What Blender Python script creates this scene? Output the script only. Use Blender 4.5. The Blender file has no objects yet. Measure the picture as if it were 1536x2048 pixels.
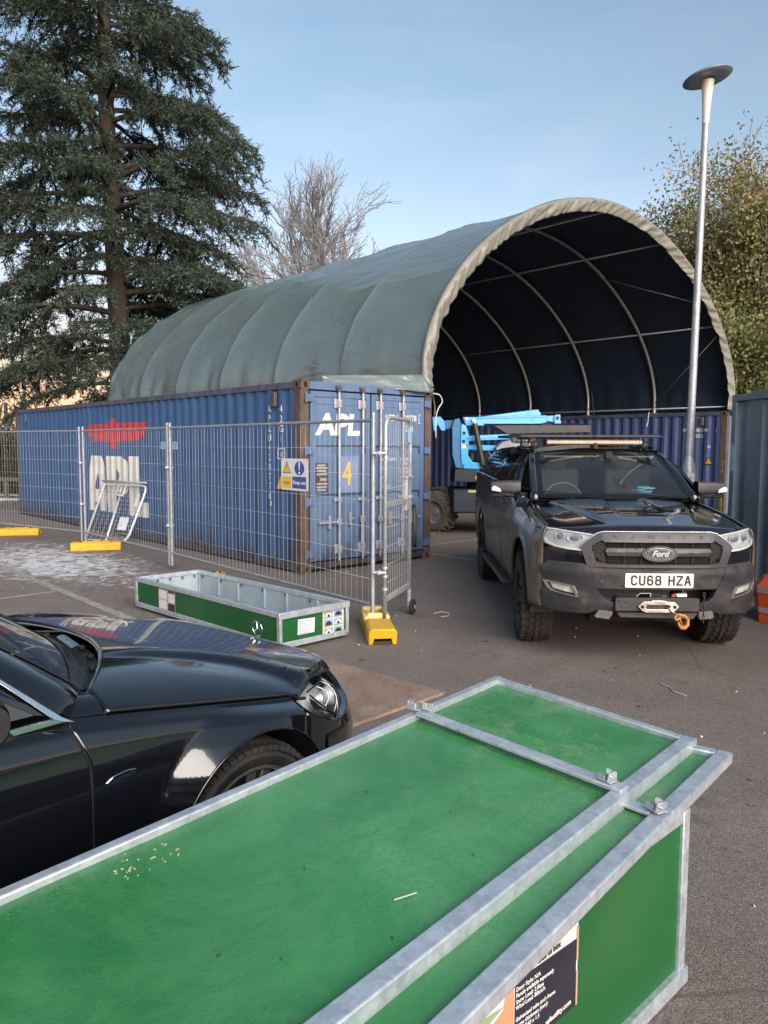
import bpy, bmesh, math, random
import numpy as np
from mathutils import Vector, Matrix, noise as mnoise
R = math.radians
sc = bpy.context.scene
COL = sc.collection
rnd = random.Random(7)

# ------------------------------------------------------------------ camera
cam = bpy.data.cameras.new('camera')
cam.sensor_fit = 'HORIZONTAL'; cam.sensor_width = 36.0
cam.lens = 36.0 * 1553.8 / 1536.0
cam.clip_start = 0.05; cam.clip_end = 2000
camo = bpy.data.objects.new('camera', cam); COL.objects.link(camo)
PITCH, ROLL, CAMH = 0.08428, 0.004234, 1.7206
_f = Vector((0, math.cos(PITCH), -math.sin(PITCH)))
_u = Vector((0, math.sin(PITCH), math.cos(PITCH))); _r = Vector((1, 0, 0))
_rr = _r * math.cos(ROLL) + _u * math.sin(ROLL)
_uu = -_r * math.sin(ROLL) + _u * math.cos(ROLL)
camo.matrix_world = Matrix(((_rr.x, _uu.x, -_f.x, 0), (_rr.y, _uu.y, -_f.y, 0), (_rr.z, _uu.z, -_f.z, CAMH), (0, 0, 0, 1)))
sc.camera = camo

# ------------------------------------------------------------------ world, sun, exposure
SUN_ELEV, SUN_ROT = 4.0, 156.0
w = bpy.data.worlds.new("World"); sc.world = w; w.use_nodes = True
nt = w.node_tree; N = nt.nodes; L = nt.links
bg = N['Background']; bg.inputs[1].default_value = 0.082
sky = N.new('ShaderNodeTexSky'); sky.sky_type = 'NISHITA'; sky.sun_disc = False
sky.sun_elevation = R(SUN_ELEV); sky.sun_rotation = R(SUN_ROT)
sky.dust_density = 0.35; sky.ozone_density = 1.6; sky.air_density = 1.0
tc = N.new('ShaderNodeTexCoord'); sep = N.new('ShaderNodeSeparateXYZ'); L.new(tc.outputs['Generated'], sep.inputs[0])
ramp = N.new('ShaderNodeValToRGB'); L.new(sep.outputs['Z'], ramp.inputs[0])
cr = ramp.color_ramp
cr.elements[0].position = 0.0; cr.elements[0].color = (0.76, 0.52, 0.75, 1)
cr.elements[1].position = 0.6; cr.elements[1].color = (0.88, 0.80, 0.82, 1)
for p, c in ((0.06, (0.78, 0.48, 0.58)), (0.10, (0.74, 0.51, 0.60)), (0.15, (0.79, 0.60, 0.67)), (0.25, (1.00, 0.83, 0.90)), (0.37, (0.90, 0.81, 0.83))):
    e_ = cr.elements.new(p); e_.color = (*c, 1)
mul = N.new('ShaderNodeMixRGB'); mul.blend_type = 'MULTIPLY'; mul.inputs[0].default_value = 1
L.new(sky.outputs[0], mul.inputs[1]); L.new(ramp.outputs[0], mul.inputs[2])
# thin cirrus wisps, stretched along the horizon, all round the sky
mp = N.new('ShaderNodeMapping'); mp.inputs['Scale'].default_value = (1.6, 1.6, 7.0); mp.inputs['Rotation'].default_value = (0.10, 0.06, 0.3)
L.new(tc.outputs['Generated'], mp.inputs[0])
nz = N.new('ShaderNodeTexNoise'); nz.inputs['Scale'].default_value = 2.1; nz.inputs['Detail'].default_value = 7; nz.inputs['Roughness'].default_value = 0.55
nz.inputs['Distortion'].default_value = 0.5
L.new(mp.outputs[0], nz.inputs['Vector'])
cl = N.new('ShaderNodeMapRange'); cl.inputs['From Min'].default_value = 0.42; cl.inputs['From Max'].default_value = 0.82
cl.inputs['To Max'].default_value = 0.25; L.new(nz.outputs['Fac'], cl.inputs['Value'])
mixc = N.new('ShaderNodeMixRGB'); L.new(cl.outputs[0], mixc.inputs[0]); L.new(mul.outputs[0], mixc.inputs[1])
hsv = N.new('ShaderNodeHueSaturation'); hsv.inputs['Saturation'].default_value = 0.45; hsv.inputs['Value'].default_value = 1.18
L.new(mul.outputs[0], hsv.inputs['Color']); L.new(hsv.outputs[0], mixc.inputs[2])
L.new(mixc.outputs[0], bg.inputs[0])

sun = bpy.data.lights.new('sun', 'SUN'); sun.energy = 1.1; sun.angle = R(58); sun.color = (1.0, 0.91, 0.82)
suno = bpy.data.objects.new('sun', sun); COL.objects.link(suno)
_sd = Vector((math.sin(R(SUN_ROT)) * math.cos(R(SUN_ELEV + 20)), math.cos(R(SUN_ROT)) * math.cos(R(SUN_ELEV + 20)), math.sin(R(SUN_ELEV + 20))))
suno.rotation_euler = _sd.to_track_quat('Z', 'Y').to_euler()
vs = sc.view_settings
vs.view_transform = 'Standard'; vs.look = 'None'; vs.gamma = 1; vs.use_curve_mapping = False
vs.exposure = 2.62
sc.cycles.max_bounces = 6; sc.cycles.transparent_max_bounces = 12
sc.cycles.glossy_bounces = 4; sc.cycles.diffuse_bounces = 3; sc.cycles.transmission_bounces = 4
sc.cycles.caustics_reflective = False; sc.cycles.caustics_refractive = False

# ------------------------------------------------------------------ helpers: nodes and materials
class NB:
    def __init__(s, name):
        s.m = bpy.data.materials.new(name); s.m.use_nodes = True
        s.t = s.m.node_tree; s.N = s.t.nodes; s.L = s.t.links
        s.b = s.N['Principled BSDF']
        s.tc = s.N.new('ShaderNodeTexCoord')
    def n(s, k, **kw):
        x = s.N.new('ShaderNode' + k)
        for a, v in kw.items(): setattr(x, a, v)
        return x
    def val(s, sock, v):
        if hasattr(v, 'is_output'): s.L.new(v, sock)
        else: sock.default_value = v
    def noise(s, scale, detail=4, rough=.55, dist=0, vec=None, stretch=None, coord='Object', col=False):
        x = s.n('TexNoise'); x.inputs['Scale'].default_value = scale; x.inputs['Detail'].default_value = detail
        x.inputs['Roughness'].default_value = rough; x.inputs['Distortion'].default_value = dist
        v = vec or s.tc.outputs[coord]
        if stretch:
            m = s.n('Mapping'); m.inputs['Scale'].default_value = stretch; s.L.new(v, m.inputs[0]); v = m.outputs[0]
        s.L.new(v, x.inputs['Vector']); return x.outputs['Color' if col else 'Fac']
    def voro(s, scale, feature='F1', stretch=None, coord='Object', out='Distance', rand=1.0):
        x = s.n('TexVoronoi'); x.feature = feature; x.inputs['Scale'].default_value = scale; x.inputs['Randomness'].default_value = rand
        v = s.tc.outputs[coord]
        if stretch:
            m = s.n('Mapping'); m.inputs['Scale'].default_value = stretch; s.L.new(v, m.inputs[0]); v = m.outputs[0]
        s.L.new(v, x.inputs['Vector']); return x.outputs[out]
    def rng(s, v, a, b, c=0., d=1., smooth=False):
        x = s.n('MapRange'); x.clamp = True
        if smooth: x.interpolation_type = 'SMOOTHSTEP'
        for k, q in (('From Min', a), ('From Max', b), ('To Min', c), ('To Max', d)): x.inputs[k].default_value = q
        s.L.new(v, x.inputs['Value']); return x.outputs[0]
    def math(s, op, a, b=0.):
        x = s.n('Math', operation=op); s.val(x.inputs[0], a); s.val(x.inputs[1], b); return x.outputs[0]
    def mix(s, f, a, b, mode='MIX'):
        x = s.n('MixRGB', blend_type=mode); s.val(x.inputs[0], f)
        for i, v in ((1, a), (2, b)):
            if hasattr(v, 'is_output'): s.L.new(v, x.inputs[i])
            else: x.inputs[i].default_value = (*v, 1) if len(v) == 3 else v
        return x.outputs[0]
    def xyz(s, coord='Object'):
        x = s.n('SeparateXYZ'); s.L.new(s.tc.outputs[coord], x.inputs[0]); return x.outputs
    def bump(s, h, strength=.3, dist=.01):
        x = s.n('Bump'); x.inputs['Strength'].default_value = strength; x.inputs['Distance'].default_value = dist
        s.L.new(h, x.inputs['Height']); s.L.new(x.outputs[0], s.b.inputs['Normal']); return x
    def set(s, **kw):
        al = dict(col='Base Color', rough='Roughness', metal='Metallic', coat='Coat Weight', crough='Coat Roughness', spec='Specular IOR Level',
                  trans='Transmission Weight', ior='IOR', emis='Emission Color', estr='Emission Strength', alpha='Alpha', sheen='Sheen Weight', sub='Subsurface Weight')
        for k, v in kw.items():
            i = s.b.inputs[al[k]]
            if hasattr(v, 'is_output'): s.L.new(v, i)
            elif isinstance(v, tuple): i.default_value = (*v, 1) if len(v) == 3 else v
            else: i.default_value = v
        return s

def simple(name, col, rough=.5, metal=0., var=.15, vs_=6., bump=0., bs=60., bd=.002, coat=0., dirt=None, dirtamt=.4, dscale=3., spec=.5, crough=.05):
    b = NB(name)
    c = b.noise(vs_, 5)
    dk = tuple(x * (1 - var) for x in col); lt = tuple(min(1, x * (1 + var)) for x in col)
    o = b.mix(b.rng(c, .3, .7), dk, lt)
    rr = b.rng(b.noise(vs_ * 2.3, 4), .3, .7, max(.02, rough - .07), min(1, rough + .07))
    if dirt:
        f = b.rng(b.noise(dscale, 8, .65), .48, .72, 0, dirtamt)
        o = b.mix(f, o, dirt); rr = b.mix(f, rr, (.85, .85, .85))
    b.set(col=o, rough=rr, metal=metal, coat=coat, spec=spec, crough=crough)
    if bump: b.bump(b.noise(bs, 3), bump, bd)
    return b.m

# ------------------------------------------------------------------ helpers: geometry
class MB:
    """collects geometry and links it as ONE mesh object"""
    def __init__(s): s.v = []; s.f = []; s.mi = []; s.cur = 0
    def add(s, vs_, fs, mi=None):
        o = len(s.v); s.v.extend([tuple(x) for x in vs_])
        for f in fs: s.f.append(tuple(i + o for i in f)); s.mi.append(s.cur if mi is None else mi)
        return s
    def box(s, c, d, rot=None, taper=1.0):
        x, y, z = d[0] / 2, d[1] / 2, d[2] / 2
        P = [(-x, -y, -z), (x, -y, -z), (x, y, -z), (-x, y, -z), (-x * taper, -y * taper, z), (x * taper, -y * taper, z), (x * taper, y * taper, z), (-x * taper, y * taper, z)]
        M = rot if rot is not None else Matrix.Identity(3)
        c = Vector(c); P = [tuple(M @ Vector(p) + c) for p in P]
        return s.add(P, [(0, 3, 2, 1), (4, 5, 6, 7), (0, 1, 5, 4), (1, 2, 6, 5), (2, 3, 7, 6), (3, 0, 4, 7)])
    def bx(s, a, b):
        return s.box([(a[i] + b[i]) / 2 for i in range(3)], [abs(b[i] - a[i]) for i in range(3)])
    def beam(s, p0, p1, w_, h_, up=(0, 0, 1)):
        p0 = Vector(p0); p1 = Vector(p1); d = (p1 - p0); l_ = d.length; d.normalize(); up = Vector(up)
        x = d.cross(up)
        if x.length < 1e-4: x = d.cross(Vector((1, 0, 0)))
        x.normalize(); z = x.cross(d).normalized()
        M = Matrix((x, d, z)).transposed()
        return s.box((p0 + p1) / 2, (w_, l_, h_), M)
    def tube(s, pts, r, n=8, caps=True, closed=False):
        pts = [Vector(p) for p in pts]; m = len(pts)
        rs = r if hasattr(r, '__len__') else [r] * m
        V = []; ref = None
        for i, p in enumerate(pts):
            if closed: t = (pts[(i + 1) % m] - pts[i - 1])
            else: t = (pts[min(i + 1, m - 1)] - pts[max(i - 1, 0)])
            t.normalize()
            if ref is None:
                ref = Vector((0, 0, 1)) if abs(t.z) < .9 else Vector((1, 0, 0))
            a = (ref - t * ref.dot(t))
            if a.length < 1e-5: a = t.orthogonal()
            a.normalize(); b = t.cross(a); ref = a
            for k in range(n):
                an = 2 * math.pi * k / n
                V.append(p + (a * math.cos(an) + b * math.sin(an)) * rs[i])
        F = []
        for i in range(m if closed else m - 1):
            j = (i + 1) % m
            for k in range(n):
                F.append((i * n + k, i * n + (k + 1) % n, j * n + (k + 1) % n, j * n + k))
        if caps and not closed:
            F.append(tuple(range(n - 1, -1, -1))); F.append(tuple((m - 1) * n + k for k in range(n)))
        return s.add(V, F)
    def cyl(s, p0, p1, r, n=16, r1=None):
        return s.tube([p0, p1], [r, r if r1 is None else r1], n)
    def lathe(s, prof, c=(0, 0, 0), ax='Z', n=32, a0=0, a1=2 * math.pi):
        """prof: list of (r, h)"""
        full = abs(a1 - a0 - 2 * math.pi) < 1e-6; m = n if full else n + 1
        V = []
        for r, h in prof:
            for k in range(m):
                a = a0 + (a1 - a0) * k / n; x, y = r * math.cos(a), r * math.sin(a)
                p = {'Z': (x, y, h), 'X': (h, x, y), 'Y': (x, h, y)}[ax]
                V.append((p[0] + c[0], p[1] + c[1], p[2] + c[2]))
        F = []
        for i in range(len(prof) - 1):
            for k in range(n):
                k2 = (k + 1) % m if full else k + 1
                F.append((i * m + k, i * m + k2, (i + 1) * m + k2, (i + 1) * m + k))
        return s.add(V, F)
    def prism(s, poly, fn0, fn1):
        """poly 2D list; fn0/fn1 map (a,b)->3D for the two faces"""
        n = len(poly); V = [fn0(*p) for p in poly] + [fn1(*p) for p in poly]
        F = [tuple(range(n)), tuple(range(2 * n - 1, n - 1, -1))]
        for i in range(n): j = (i + 1) % n; F.append((i, i + n, j + n, j))
        return s.add(V, F)
    def grid(s, fn, us, vs_, flip=False):
        nu, nv = len(us), len(vs_); V = [fn(u, v) for u in us for v in vs_]; F = []
        for i in range(nu - 1):
            for j in range(nv - 1):
                q = (i * nv + j, (i + 1) * nv + j, (i + 1) * nv + j + 1, i * nv + j + 1)
                F.append(q[::-1] if flip else q)
        return s.add(V, F)
    def build(s, name, mats, parent=None, smooth=False, bevel=0., bseg=2, solid=0., auto=None, fix=True, kind=None, loc=None, rot=None, angle=40):
        me = bpy.data.meshes.new(name); me.from_pydata(s.v, [], s.f)
        if not isinstance(mats, (list, tuple)): mats = [mats]
        for m in mats: me.materials.append(m)
        if len(mats) > 1: me.polygons.foreach_set('material_index', s.mi)
        if fix:
            bm = bmesh.new(); bm.from_mesh(me)
            if fix == 'weld': bmesh.ops.remove_doubles(bm, verts=bm.verts, dist=1e-5)
            bmesh.ops.recalc_face_normals(bm, faces=bm.faces); bm.to_mesh(me); bm.free()
        me.update()
        o = bpy.data.objects.new(name, me); COL.objects.link(o)
        if parent is not None: o.parent = parent
        if loc is not None: o.location = loc
        if rot is not None: o.rotation_euler = rot
        if smooth or auto:
            me.polygons.foreach_set('use_smooth', [True] * len(me.polygons))
            if auto: me.set_sharp_from_angle(angle=R(auto))
        if solid:
            md = o.modifiers.new('solid', 'SOLIDIFY'); md.thickness = solid; md.offset = -1
        if bevel:
            md = o.modifiers.new('bevel', 'BEVEL'); md.width = bevel; md.segments = bseg; md.limit_method = 'ANGLE'; md.angle_limit = R(angle)
            md.harden_normals = False
            if not (smooth or auto):
                me.polygons.foreach_set('use_smooth', [True] * len(me.polygons)); me.set_sharp_from_angle(angle=R(30))
        if kind: o['kind'] = kind
        return o

def empty(name, loc=(0, 0, 0), rz=0., label=None, cat=None, group=None, mat=None):
    o = bpy.data.objects.new(name, None); COL.objects.link(o); o.empty_display_size = .2
    if mat is not None: o.matrix_world = mat
    else: o.location = loc; o.rotation_euler = (0, 0, rz)
    if label: o['label'] = label
    if cat: o['category'] = cat
    if group: o['group'] = group
    return o
def tag(o, label, cat, group=None):
    o['label'] = label; o['category'] = cat
    if group: o['group'] = group
    return o
def frame(origin, xax, yax):
    x = Vector(xax).normalized(); y = Vector(yax).normalized(); z = x.cross(y)
    return Matrix(((x.x, y.x, z.x, origin[0]), (x.y, y.y, z.y, origin[1]), (x.z, y.z, z.z, origin[2]), (0, 0, 0, 1)))

def text_mesh(s, size=1., align='CENTER', res=3, spacing=1., shear=0., linesp=1., bold=0.):
    """2-D text as (verts, faces) in the xy plane"""
    cu = bpy.data.curves.new('t', 'FONT'); cu.body = s; cu.size = size; cu.align_x = align; cu.align_y = 'CENTER'
    cu.resolution_u = res; cu.space_character = spacing; cu.shear = shear; cu.space_line = linesp; cu.offset = bold
    o = bpy.data.objects.new('t', cu); me = bpy.data.meshes.new_from_object(o)
    V = [tuple(v.co) for v in me.vertices]; F = [tuple(p.vertices) for p in me.polygons]
    bpy.data.objects.remove(o); bpy.data.curves.remove(cu); bpy.data.meshes.remove(me)
    return V, F
def lettering(name, s, size, mat, parent, fn, cuts=None, **kw):
    """flat lettering mapped by fn(x, y) -> 3D; cuts = x positions to split at"""
    wx = kw.pop('wx', 1.)
    V, F = text_mesh(s, size, **kw)
    bm = bmesh.new(); vv = [bm.verts.new((x * wx, y, 0)) for x, y, z in V]
    for f in F:
        try: bm.faces.new([vv[i] for i in f])
        except Exception: pass
    if cuts is not None:
        for c in cuts: bmesh.ops.bisect_plane(bm, geom=bm.verts[:] + bm.edges[:] + bm.faces[:], plane_co=(c, 0, 0), plane_no=(1, 0, 0), dist=1e-6)
    for v in bm.verts: v.co = fn(v.co.x, v.co.y)
    me = bpy.data.meshes.new(name); bm.to_mesh(me); bm.free(); me.materials.append(mat)
    o = bpy.data.objects.new(name, me); COL.objects.link(o); o.parent = parent
    return o
def polycut(polys, cuts_x=(), cuts_y=()):
    """list of 2-D polygons -> (verts, faces) split at the cut lines"""
    bm = bmesh.new()
    for p in polys:
        try: bm.faces.new([bm.verts.new((x, y, 0)) for x, y in p])
        except Exception: pass
    bmesh.ops.triangulate(bm, faces=bm.faces)
    for c in cuts_x: bmesh.ops.bisect_plane(bm, geom=bm.verts[:] + bm.edges[:] + bm.faces[:], plane_co=(c, 0, 0), plane_no=(1, 0, 0), dist=1e-6)
    for c in cuts_y: bmesh.ops.bisect_plane(bm, geom=bm.verts[:] + bm.edges[:] + bm.faces[:], plane_co=(0, c, 0), plane_no=(0, 1, 0), dist=1e-6)
    bmesh.ops.remove_doubles(bm, verts=bm.verts, dist=1e-5)
    bm.verts.index_update()
    V = [(v.co.x, v.co.y) for v in bm.verts]; F = [tuple(v.index for v in f.verts) for f in bm.faces]
    bm.free(); return V, F
def smoothstep(a, b, x):
    t = max(0., min(1., (x - a) / (b - a))) if b != a else float(x > a)
    return t * t * (3 - 2 * t)
def lerp_tab(tab, x):
    """tab: sorted [(x, y)] piecewise linear"""
    if x <= tab[0][0]: return tab[0][1]
    for (a, b), (c, d) in zip(tab, tab[1:]):
        if x <= c: return b + (d - b) * (x - a) / (c - a)
    return tab[-1][1]
def spl(tab, x):
    """tab: sorted [(x, y)], Catmull-Rom"""
    if x <= tab[0][0]: return tab[0][1]
    if x >= tab[-1][0]: return tab[-1][1]
    for i in range(len(tab) - 1):
        if x <= tab[i + 1][0]:
            x0, y0 = tab[i]; x1, y1 = tab[i + 1]; h = x1 - x0; t = (x - x0) / h
            m0 = (y1 - tab[i - 1][1]) / (x1 - tab[i - 1][0]) if i > 0 else (y1 - y0) / h
            m1 = (tab[i + 2][1] - y0) / (tab[i + 2][0] - x0) if i + 2 < len(tab) else (y1 - y0) / h
            return ((2 * t ** 3 - 3 * t * t + 1) * y0 + (t ** 3 - 2 * t * t + t) * h * m0 + (-2 * t ** 3 + 3 * t * t) * y1 + (t ** 3 - t * t) * h * m1)
def linspace(a, b, n): return [a + (b - a) * i / (n - 1) for i in range(n)]
# ------------------------------------------------------------------ materials
def m_asphalt():
    b = NB('asphalt')
    big = b.noise(.35, 6, .6); mid = b.noise(2.2, 6, .6); fine = b.noise(220, 3, .7)
    agg = b.voro(150, out='Color'); aggd = b.voro(150)
    base = b.mix(b.rng(big, .35, .65), (.118, .095, .081), (.170, .138, .116))
    base = b.mix(b.rng(mid, .35, .7, 0, .55), base, (.205, .172, .152))
    base = b.mix(b.rng(fine, .45, .75, 0, .7), base, (.24, .215, .205))
    sp = b.n('SeparateXYZ'); b.L.new(agg, sp.inputs[0])
    base = b.mix(b.rng(sp.outputs[0], .80, .9, 0, .42), base, (.34, .31, .30))
    base = b.mix(b.rng(sp.outputs[1], .78, .86, 0, .5), base, (.022, .02, .02))
    # reddish worn patches and darker damp spots
    base = b.mix(b.rng(b.noise(.5, 7, .65), .52, .68, 0, .45), base, (.155, .112, .095))
    base = b.mix(b.rng(b.noise(.9, 8, .7, .6), .60, .66, 0, .5), base, (.072, .064, .062))
    crk = b.n('TexVoronoi'); crk.feature = 'DISTANCE_TO_EDGE'; crk.inputs['Scale'].default_value = .33
    wv = b.mix(.12, b.tc.outputs['Object'], b.noise(1.5, 5, .6, col=True)); b.L.new(wv, crk.inputs['Vector'])
    ck = b.math('MULTIPLY', b.rng(crk.outputs['Distance'], .0035, .0008), b.rng(b.noise(.35, 3), .48, .60)); base = b.mix(b.math('MULTIPLY', ck, .75), base, (.022, .02, .02))
    oil = b.math('MULTIPLY', b.rng(b.noise(1.9, 4, .5), .66, .74), .55); base = b.mix(oil, base, (.036, .033, .034))
    # frost: lies in one worn area of its own
    P = b.xyz()
    def gauss(cx, cy, sx, sy, ang):
        c, s_ = math.cos(ang), math.sin(ang)
        dx = b.math('SUBTRACT', P[0], cx); dy = b.math('SUBTRACT', P[1], cy)
        u = b.math('ADD', b.math('MULTIPLY', dx, c / sx), b.math('MULTIPLY', dy, s_ / sx))
        v = b.math('ADD', b.math('MULTIPLY', dx, -s_ / sy), b.math('MULTIPLY', dy, c / sy))
        return b.math('SUBTRACT', 1., b.math('ADD', b.math('POWER', b.math('ABSOLUTE', u), 2.), b.math('POWER', b.math('ABSOLUTE', v), 2.)))
    g = b.math('MAXIMUM', gauss(-4.9, 11.4, 3.0, 1.35, R(-50)), gauss(-2.75, 9.2, .55, .16, R(-20)))
    g = b.math('MAXIMUM', g, gauss(-7.2, 13.0, 1.6, .9, R(-60)))
    fr = b.math('ADD', b.rng(g, -.3, .9), b.math('MULTIPLY', b.rng(b.noise(5, 8, .75, 1.2), .3, .7, -1, .6), 1.))
    frm = b.math('MULTIPLY', b.rng(fr, .46, .92), b.rng(b.noise(48, 4, .8, 1.5), .38, .6, .25, 1))
    frm = b.math('MULTIPLY', frm, b.rng(g, -.6, .2))
    b.set(col=b.mix(frm, base, (.78, .80, .84)), rough=b.rng(mid, .3, .7, .72, .92))
    h = b.math('ADD', b.math('MULTIPLY', aggd, -.8), b.math('MULTIPLY', fine, .8))
    b.bump(h, .55, .005); return b.m
def m_contpaint(name, col, rust=.25, streak=.35, fade=(.22, .27, .42)):
    b = NB(name)
    big = b.noise(.9, 6, .6); st = b.noise(3.5, 6, .6, stretch=(3, 3, .18))
    c = b.mix(b.rng(st, .35, .75, 0, streak), col, fade)
    c = b.mix(b.rng(big, .35, .7, 0, .4), c, tuple(x * .75 for x in col))
    P = b.xyz(); low = b.rng(P[2], .55, .10)
    f = b.math('MULTIPLY', b.rng(b.noise(4, 8, .7, stretch=(1, 1, .5)), .42, .62), b.math('ADD', b.math('MULTIPLY', low, .9), .08))
    c = b.mix(f, c, (.035, .025, .02))
    rs = b.math('MAXIMUM', b.rng(b.noise(2.6, 9, .72, .3), .65, .69, 0, 1), b.math('MULTIPLY', b.rng(b.noise(5.0, 8, .7, .2, stretch=(1, 1, .10)), .66, .74), .6))
    c = b.mix(b.math('MULTIPLY', rs, rust * 3), c, (.13, .05, .025))
    b.set(col=c, rough=b.rng(big, .3, .7, .42, .62), spec=.35)
    b.bump(b.noise(6, 4, .6), .25, .012); return b.m
def m_ruststeel():
    b = NB('rusty_brown_steel')
    c = b.mix(b.rng(b.noise(5, 7, .7), .35, .65), (.050, .036, .030), (.115, .080, .062))
    c = b.mix(b.rng(b.noise(2, 7, .7, stretch=(1, 1, .25)), .5, .7, 0, .7), c, (.13, .14, .15))
    c = b.mix(b.rng(b.noise(14, 5, .7), .62, .7), c, (.30, .22, .15))
    b.set(col=c, rough=.75); b.bump(b.noise(40, 4), .4, .004); return b.m
def m_galv(name='galvanised_steel', lo=(.30, .33, .36), hi=(.58, .62, .66), rough=.42):
    b = NB(name)
    v = b.voro(55, out='Color'); sp = b.n('SeparateXYZ'); b.L.new(v, sp.inputs[0])
    f = b.math('ADD', b.math('MULTIPLY', sp.outputs[0], .4), b.rng(b.noise(9, 7, .7), .3, .7, 0, .7))
    c = b.mix(f, lo, hi)
    c = b.mix(b.rng(b.noise(24, 6, .75), .62, .72, 0, .6), c, (.85, .87, .9))
    c = b.mix(b.rng(b.noise(3.5, 9, .75, .6), .60, .72, 0, .45), c, (.20, .19, .18))
    c = b.mix(b.rng(b.noise(8, 9, .8, 1.), .68, .73, 0, .6), c, (.22, .12, .07))
    b.set(col=c, metal=.55, rough=b.rng(b.noise(20, 5), .3, .7, rough - .1, rough + .15)); b.bump(b.noise(120, 3), .15, .002); return b.m
def m_cloth():
    b = NB('green_grey_pvc_cloth')
    c = b.mix(b.rng(b.noise(.35, 4), .3, .7), (.104, .144, .150), (.122, .164, .170))
    P = b.xyz()
    st = b.rng(b.noise(1.1, 5, .6, .4, stretch=(1, .35, .10)), .55, .75, 0, .22)     # faint rain streaks
    c = b.mix(st, c, (.20, .22, .21))
    d = b.math('MULTIPLY', b.rng(P[2], 3.4, 2.7), b.rng(b.noise(1.6, 7, .65, stretch=(1, 1, .6)), .40, .75))
    c = b.mix(b.math('MULTIPLY', d, .10), c, (.27, .25, .21))
    b.set(col=c, rough=b.rng(b.noise(1.2, 4), .3, .7, .27, .36), spec=.8)
    wr = b.noise(.8, 4, .5, .5, stretch=(1.6, .55, 1.6)); fold = b.rng(b.noise(2.6, 3, .5, .8, stretch=(1.4, .45, 2.0)), .52, .72, smooth=True)
    patch_ = b.rng(b.noise(.45, 3), .42, .62)
    h = b.math('ADD', b.math('MULTIPLY', wr, .8), b.math('MULTIPLY', b.math('MULTIPLY', fold, patch_), .40))
    b.bump(h, .42, .12); return b.m
def m_carpaint(name, col, flake=0., dirt=0., orange=.02):
    b = NB(name)
    c = b.mix(b.rng(b.noise(1.2, 4), .3, .7), col, tuple(x * 1.25 for x in col)); rr = .12
    if dirt:
        P = b.xyz()
        low = b.rng(P[2], 1.20, .55, 0, 1)
        f = b.math('MULTIPLY', b.math('POWER', low, .8), b.rng(b.noise(2.2, 8, .68, .4), .28, .62, .35, 1))
        f = b.math('MULTIPLY', f, dirt)
        f = b.math('MAXIMUM', f, b.math('MULTIPLY', b.rng(b.noise(7, 7, .7), .55, .8), .16))
        c = b.mix(f, c, (.17, .135, .105))
        rr = b.rng(f, 0, .8, .12, .8); b.set(coat=b.rng(f, 0, .7, 1., 0.))
    else: b.set(coat=1.)
    b.set(col=c, rough=rr, spec=.5, crough=.03); b.b.inputs['Coat IOR'].default_value = 1.5
    b.bump(b.noise(3.0, 3), orange, .05); return b.m
def m_green(name, col=(.020, .19, .055), droplets=True):
    b = NB(name)
    c = b.mix(b.rng(b.noise(1.3, 6, .6), .35, .7), col, tuple(x * 1.30 for x in col))
    if droplets:
        P = b.xyz()
        film = b.rng(b.noise(2.0, 8, .68, .6), .38, .66)
        far_ = b.rng(P[0], 1.9, 2.75)                       # the dry dusty far end
        c = b.mix(b.math('MULTIPLY', film, .38), c, (.155, .41, .175))
        c = b.mix(b.math('MULTIPLY', b.rng(b.noise(3.2, 9, .75, .4), .50, .72), b.math('MULTIPLY', far_, .75)), c, (.26, .36, .20))
        dr = b.noise(34, 4, .58, .5, stretch=(1, 1.7, 1)); drops = b.rng(dr, .515, .555)
        fine = b.rng(b.voro(150), .30, .12)
        zone = b.rng(b.noise(1.9, 4, .6), .36, .60)
        wet = b.math('MULTIPLY', drops, zone)
        c = b.mix(b.math('MULTIPLY', wet, .22), c, (.014, .15, .042))
        c = b.mix(b.math('MULTIPLY', fine, .10), c, (.30, .52, .36))
        scuff = b.rng(b.noise(11, 7, .8, 1.2, stretch=(.35, 1, 1)), .68, .74, 0, .30)
        c = b.mix(scuff, c, (.34, .46, .34))
        b.set(col=c, rough=b.rng(wet, 0, 1, .30, .14), spec=.6)
        b.bump(b.math('ADD', b.math('MULTIPLY', wet, .8), b.math('MULTIPLY', fine, .3)), .28, .004)
    else:
        scr = b.rng(b.noise(9, 8, .75, 2.0, stretch=(1, 1, 3)), .68, .74, 0, .35)
        c = b.mix(scr, c, (.12, .24, .13))
        c = b.mix(b.rng(b.noise(1.4, 5), .5, .7, 0, .35), c, (.05, .12, .05))
        b.set(col=c, rough=.38, spec=.35); b.bump(b.noise(3, 3), .15, .01)
    return b.m
def m_leaf(name, cols, rough=.6):
    b = NB(name)
    gi = b.n('NewGeometry').outputs['Random Per Island']
    rp = b.n('ValToRGB'); rp.color_ramp.interpolation = 'LINEAR'; b.L.new(gi, rp.inputs[0])
    e = rp.color_ramp.elements
    e[0].position = 0; e[0].color = (*cols[0], 1); e[1].position = 1; e[1].color = (*cols[-1], 1)
    for i, c in enumerate(cols[1:-1]): x = e.new((i + 1) / (len(cols) - 1)); x.color = (*c, 1)
    c = b.mix(b.rng(b.noise(.5, 3), .35, .65, 0, .5), rp.outputs[0], tuple(x * .55 for x in cols[0]))
    b.set(col=c, rough=rough, spec=.3)
    tl = b.n('BsdfTranslucent'); b.L.new(c, tl.inputs[0]); ms = b.n('MixShader'); ms.inputs[0].default_value = .25
    b.L.new(b.b.outputs[0], ms.inputs[1]); b.L.new(tl.outputs[0], ms.inputs[2]); b.L.new(ms.outputs[0], b.N['Material Output'].inputs[0])
    return b.m
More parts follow.
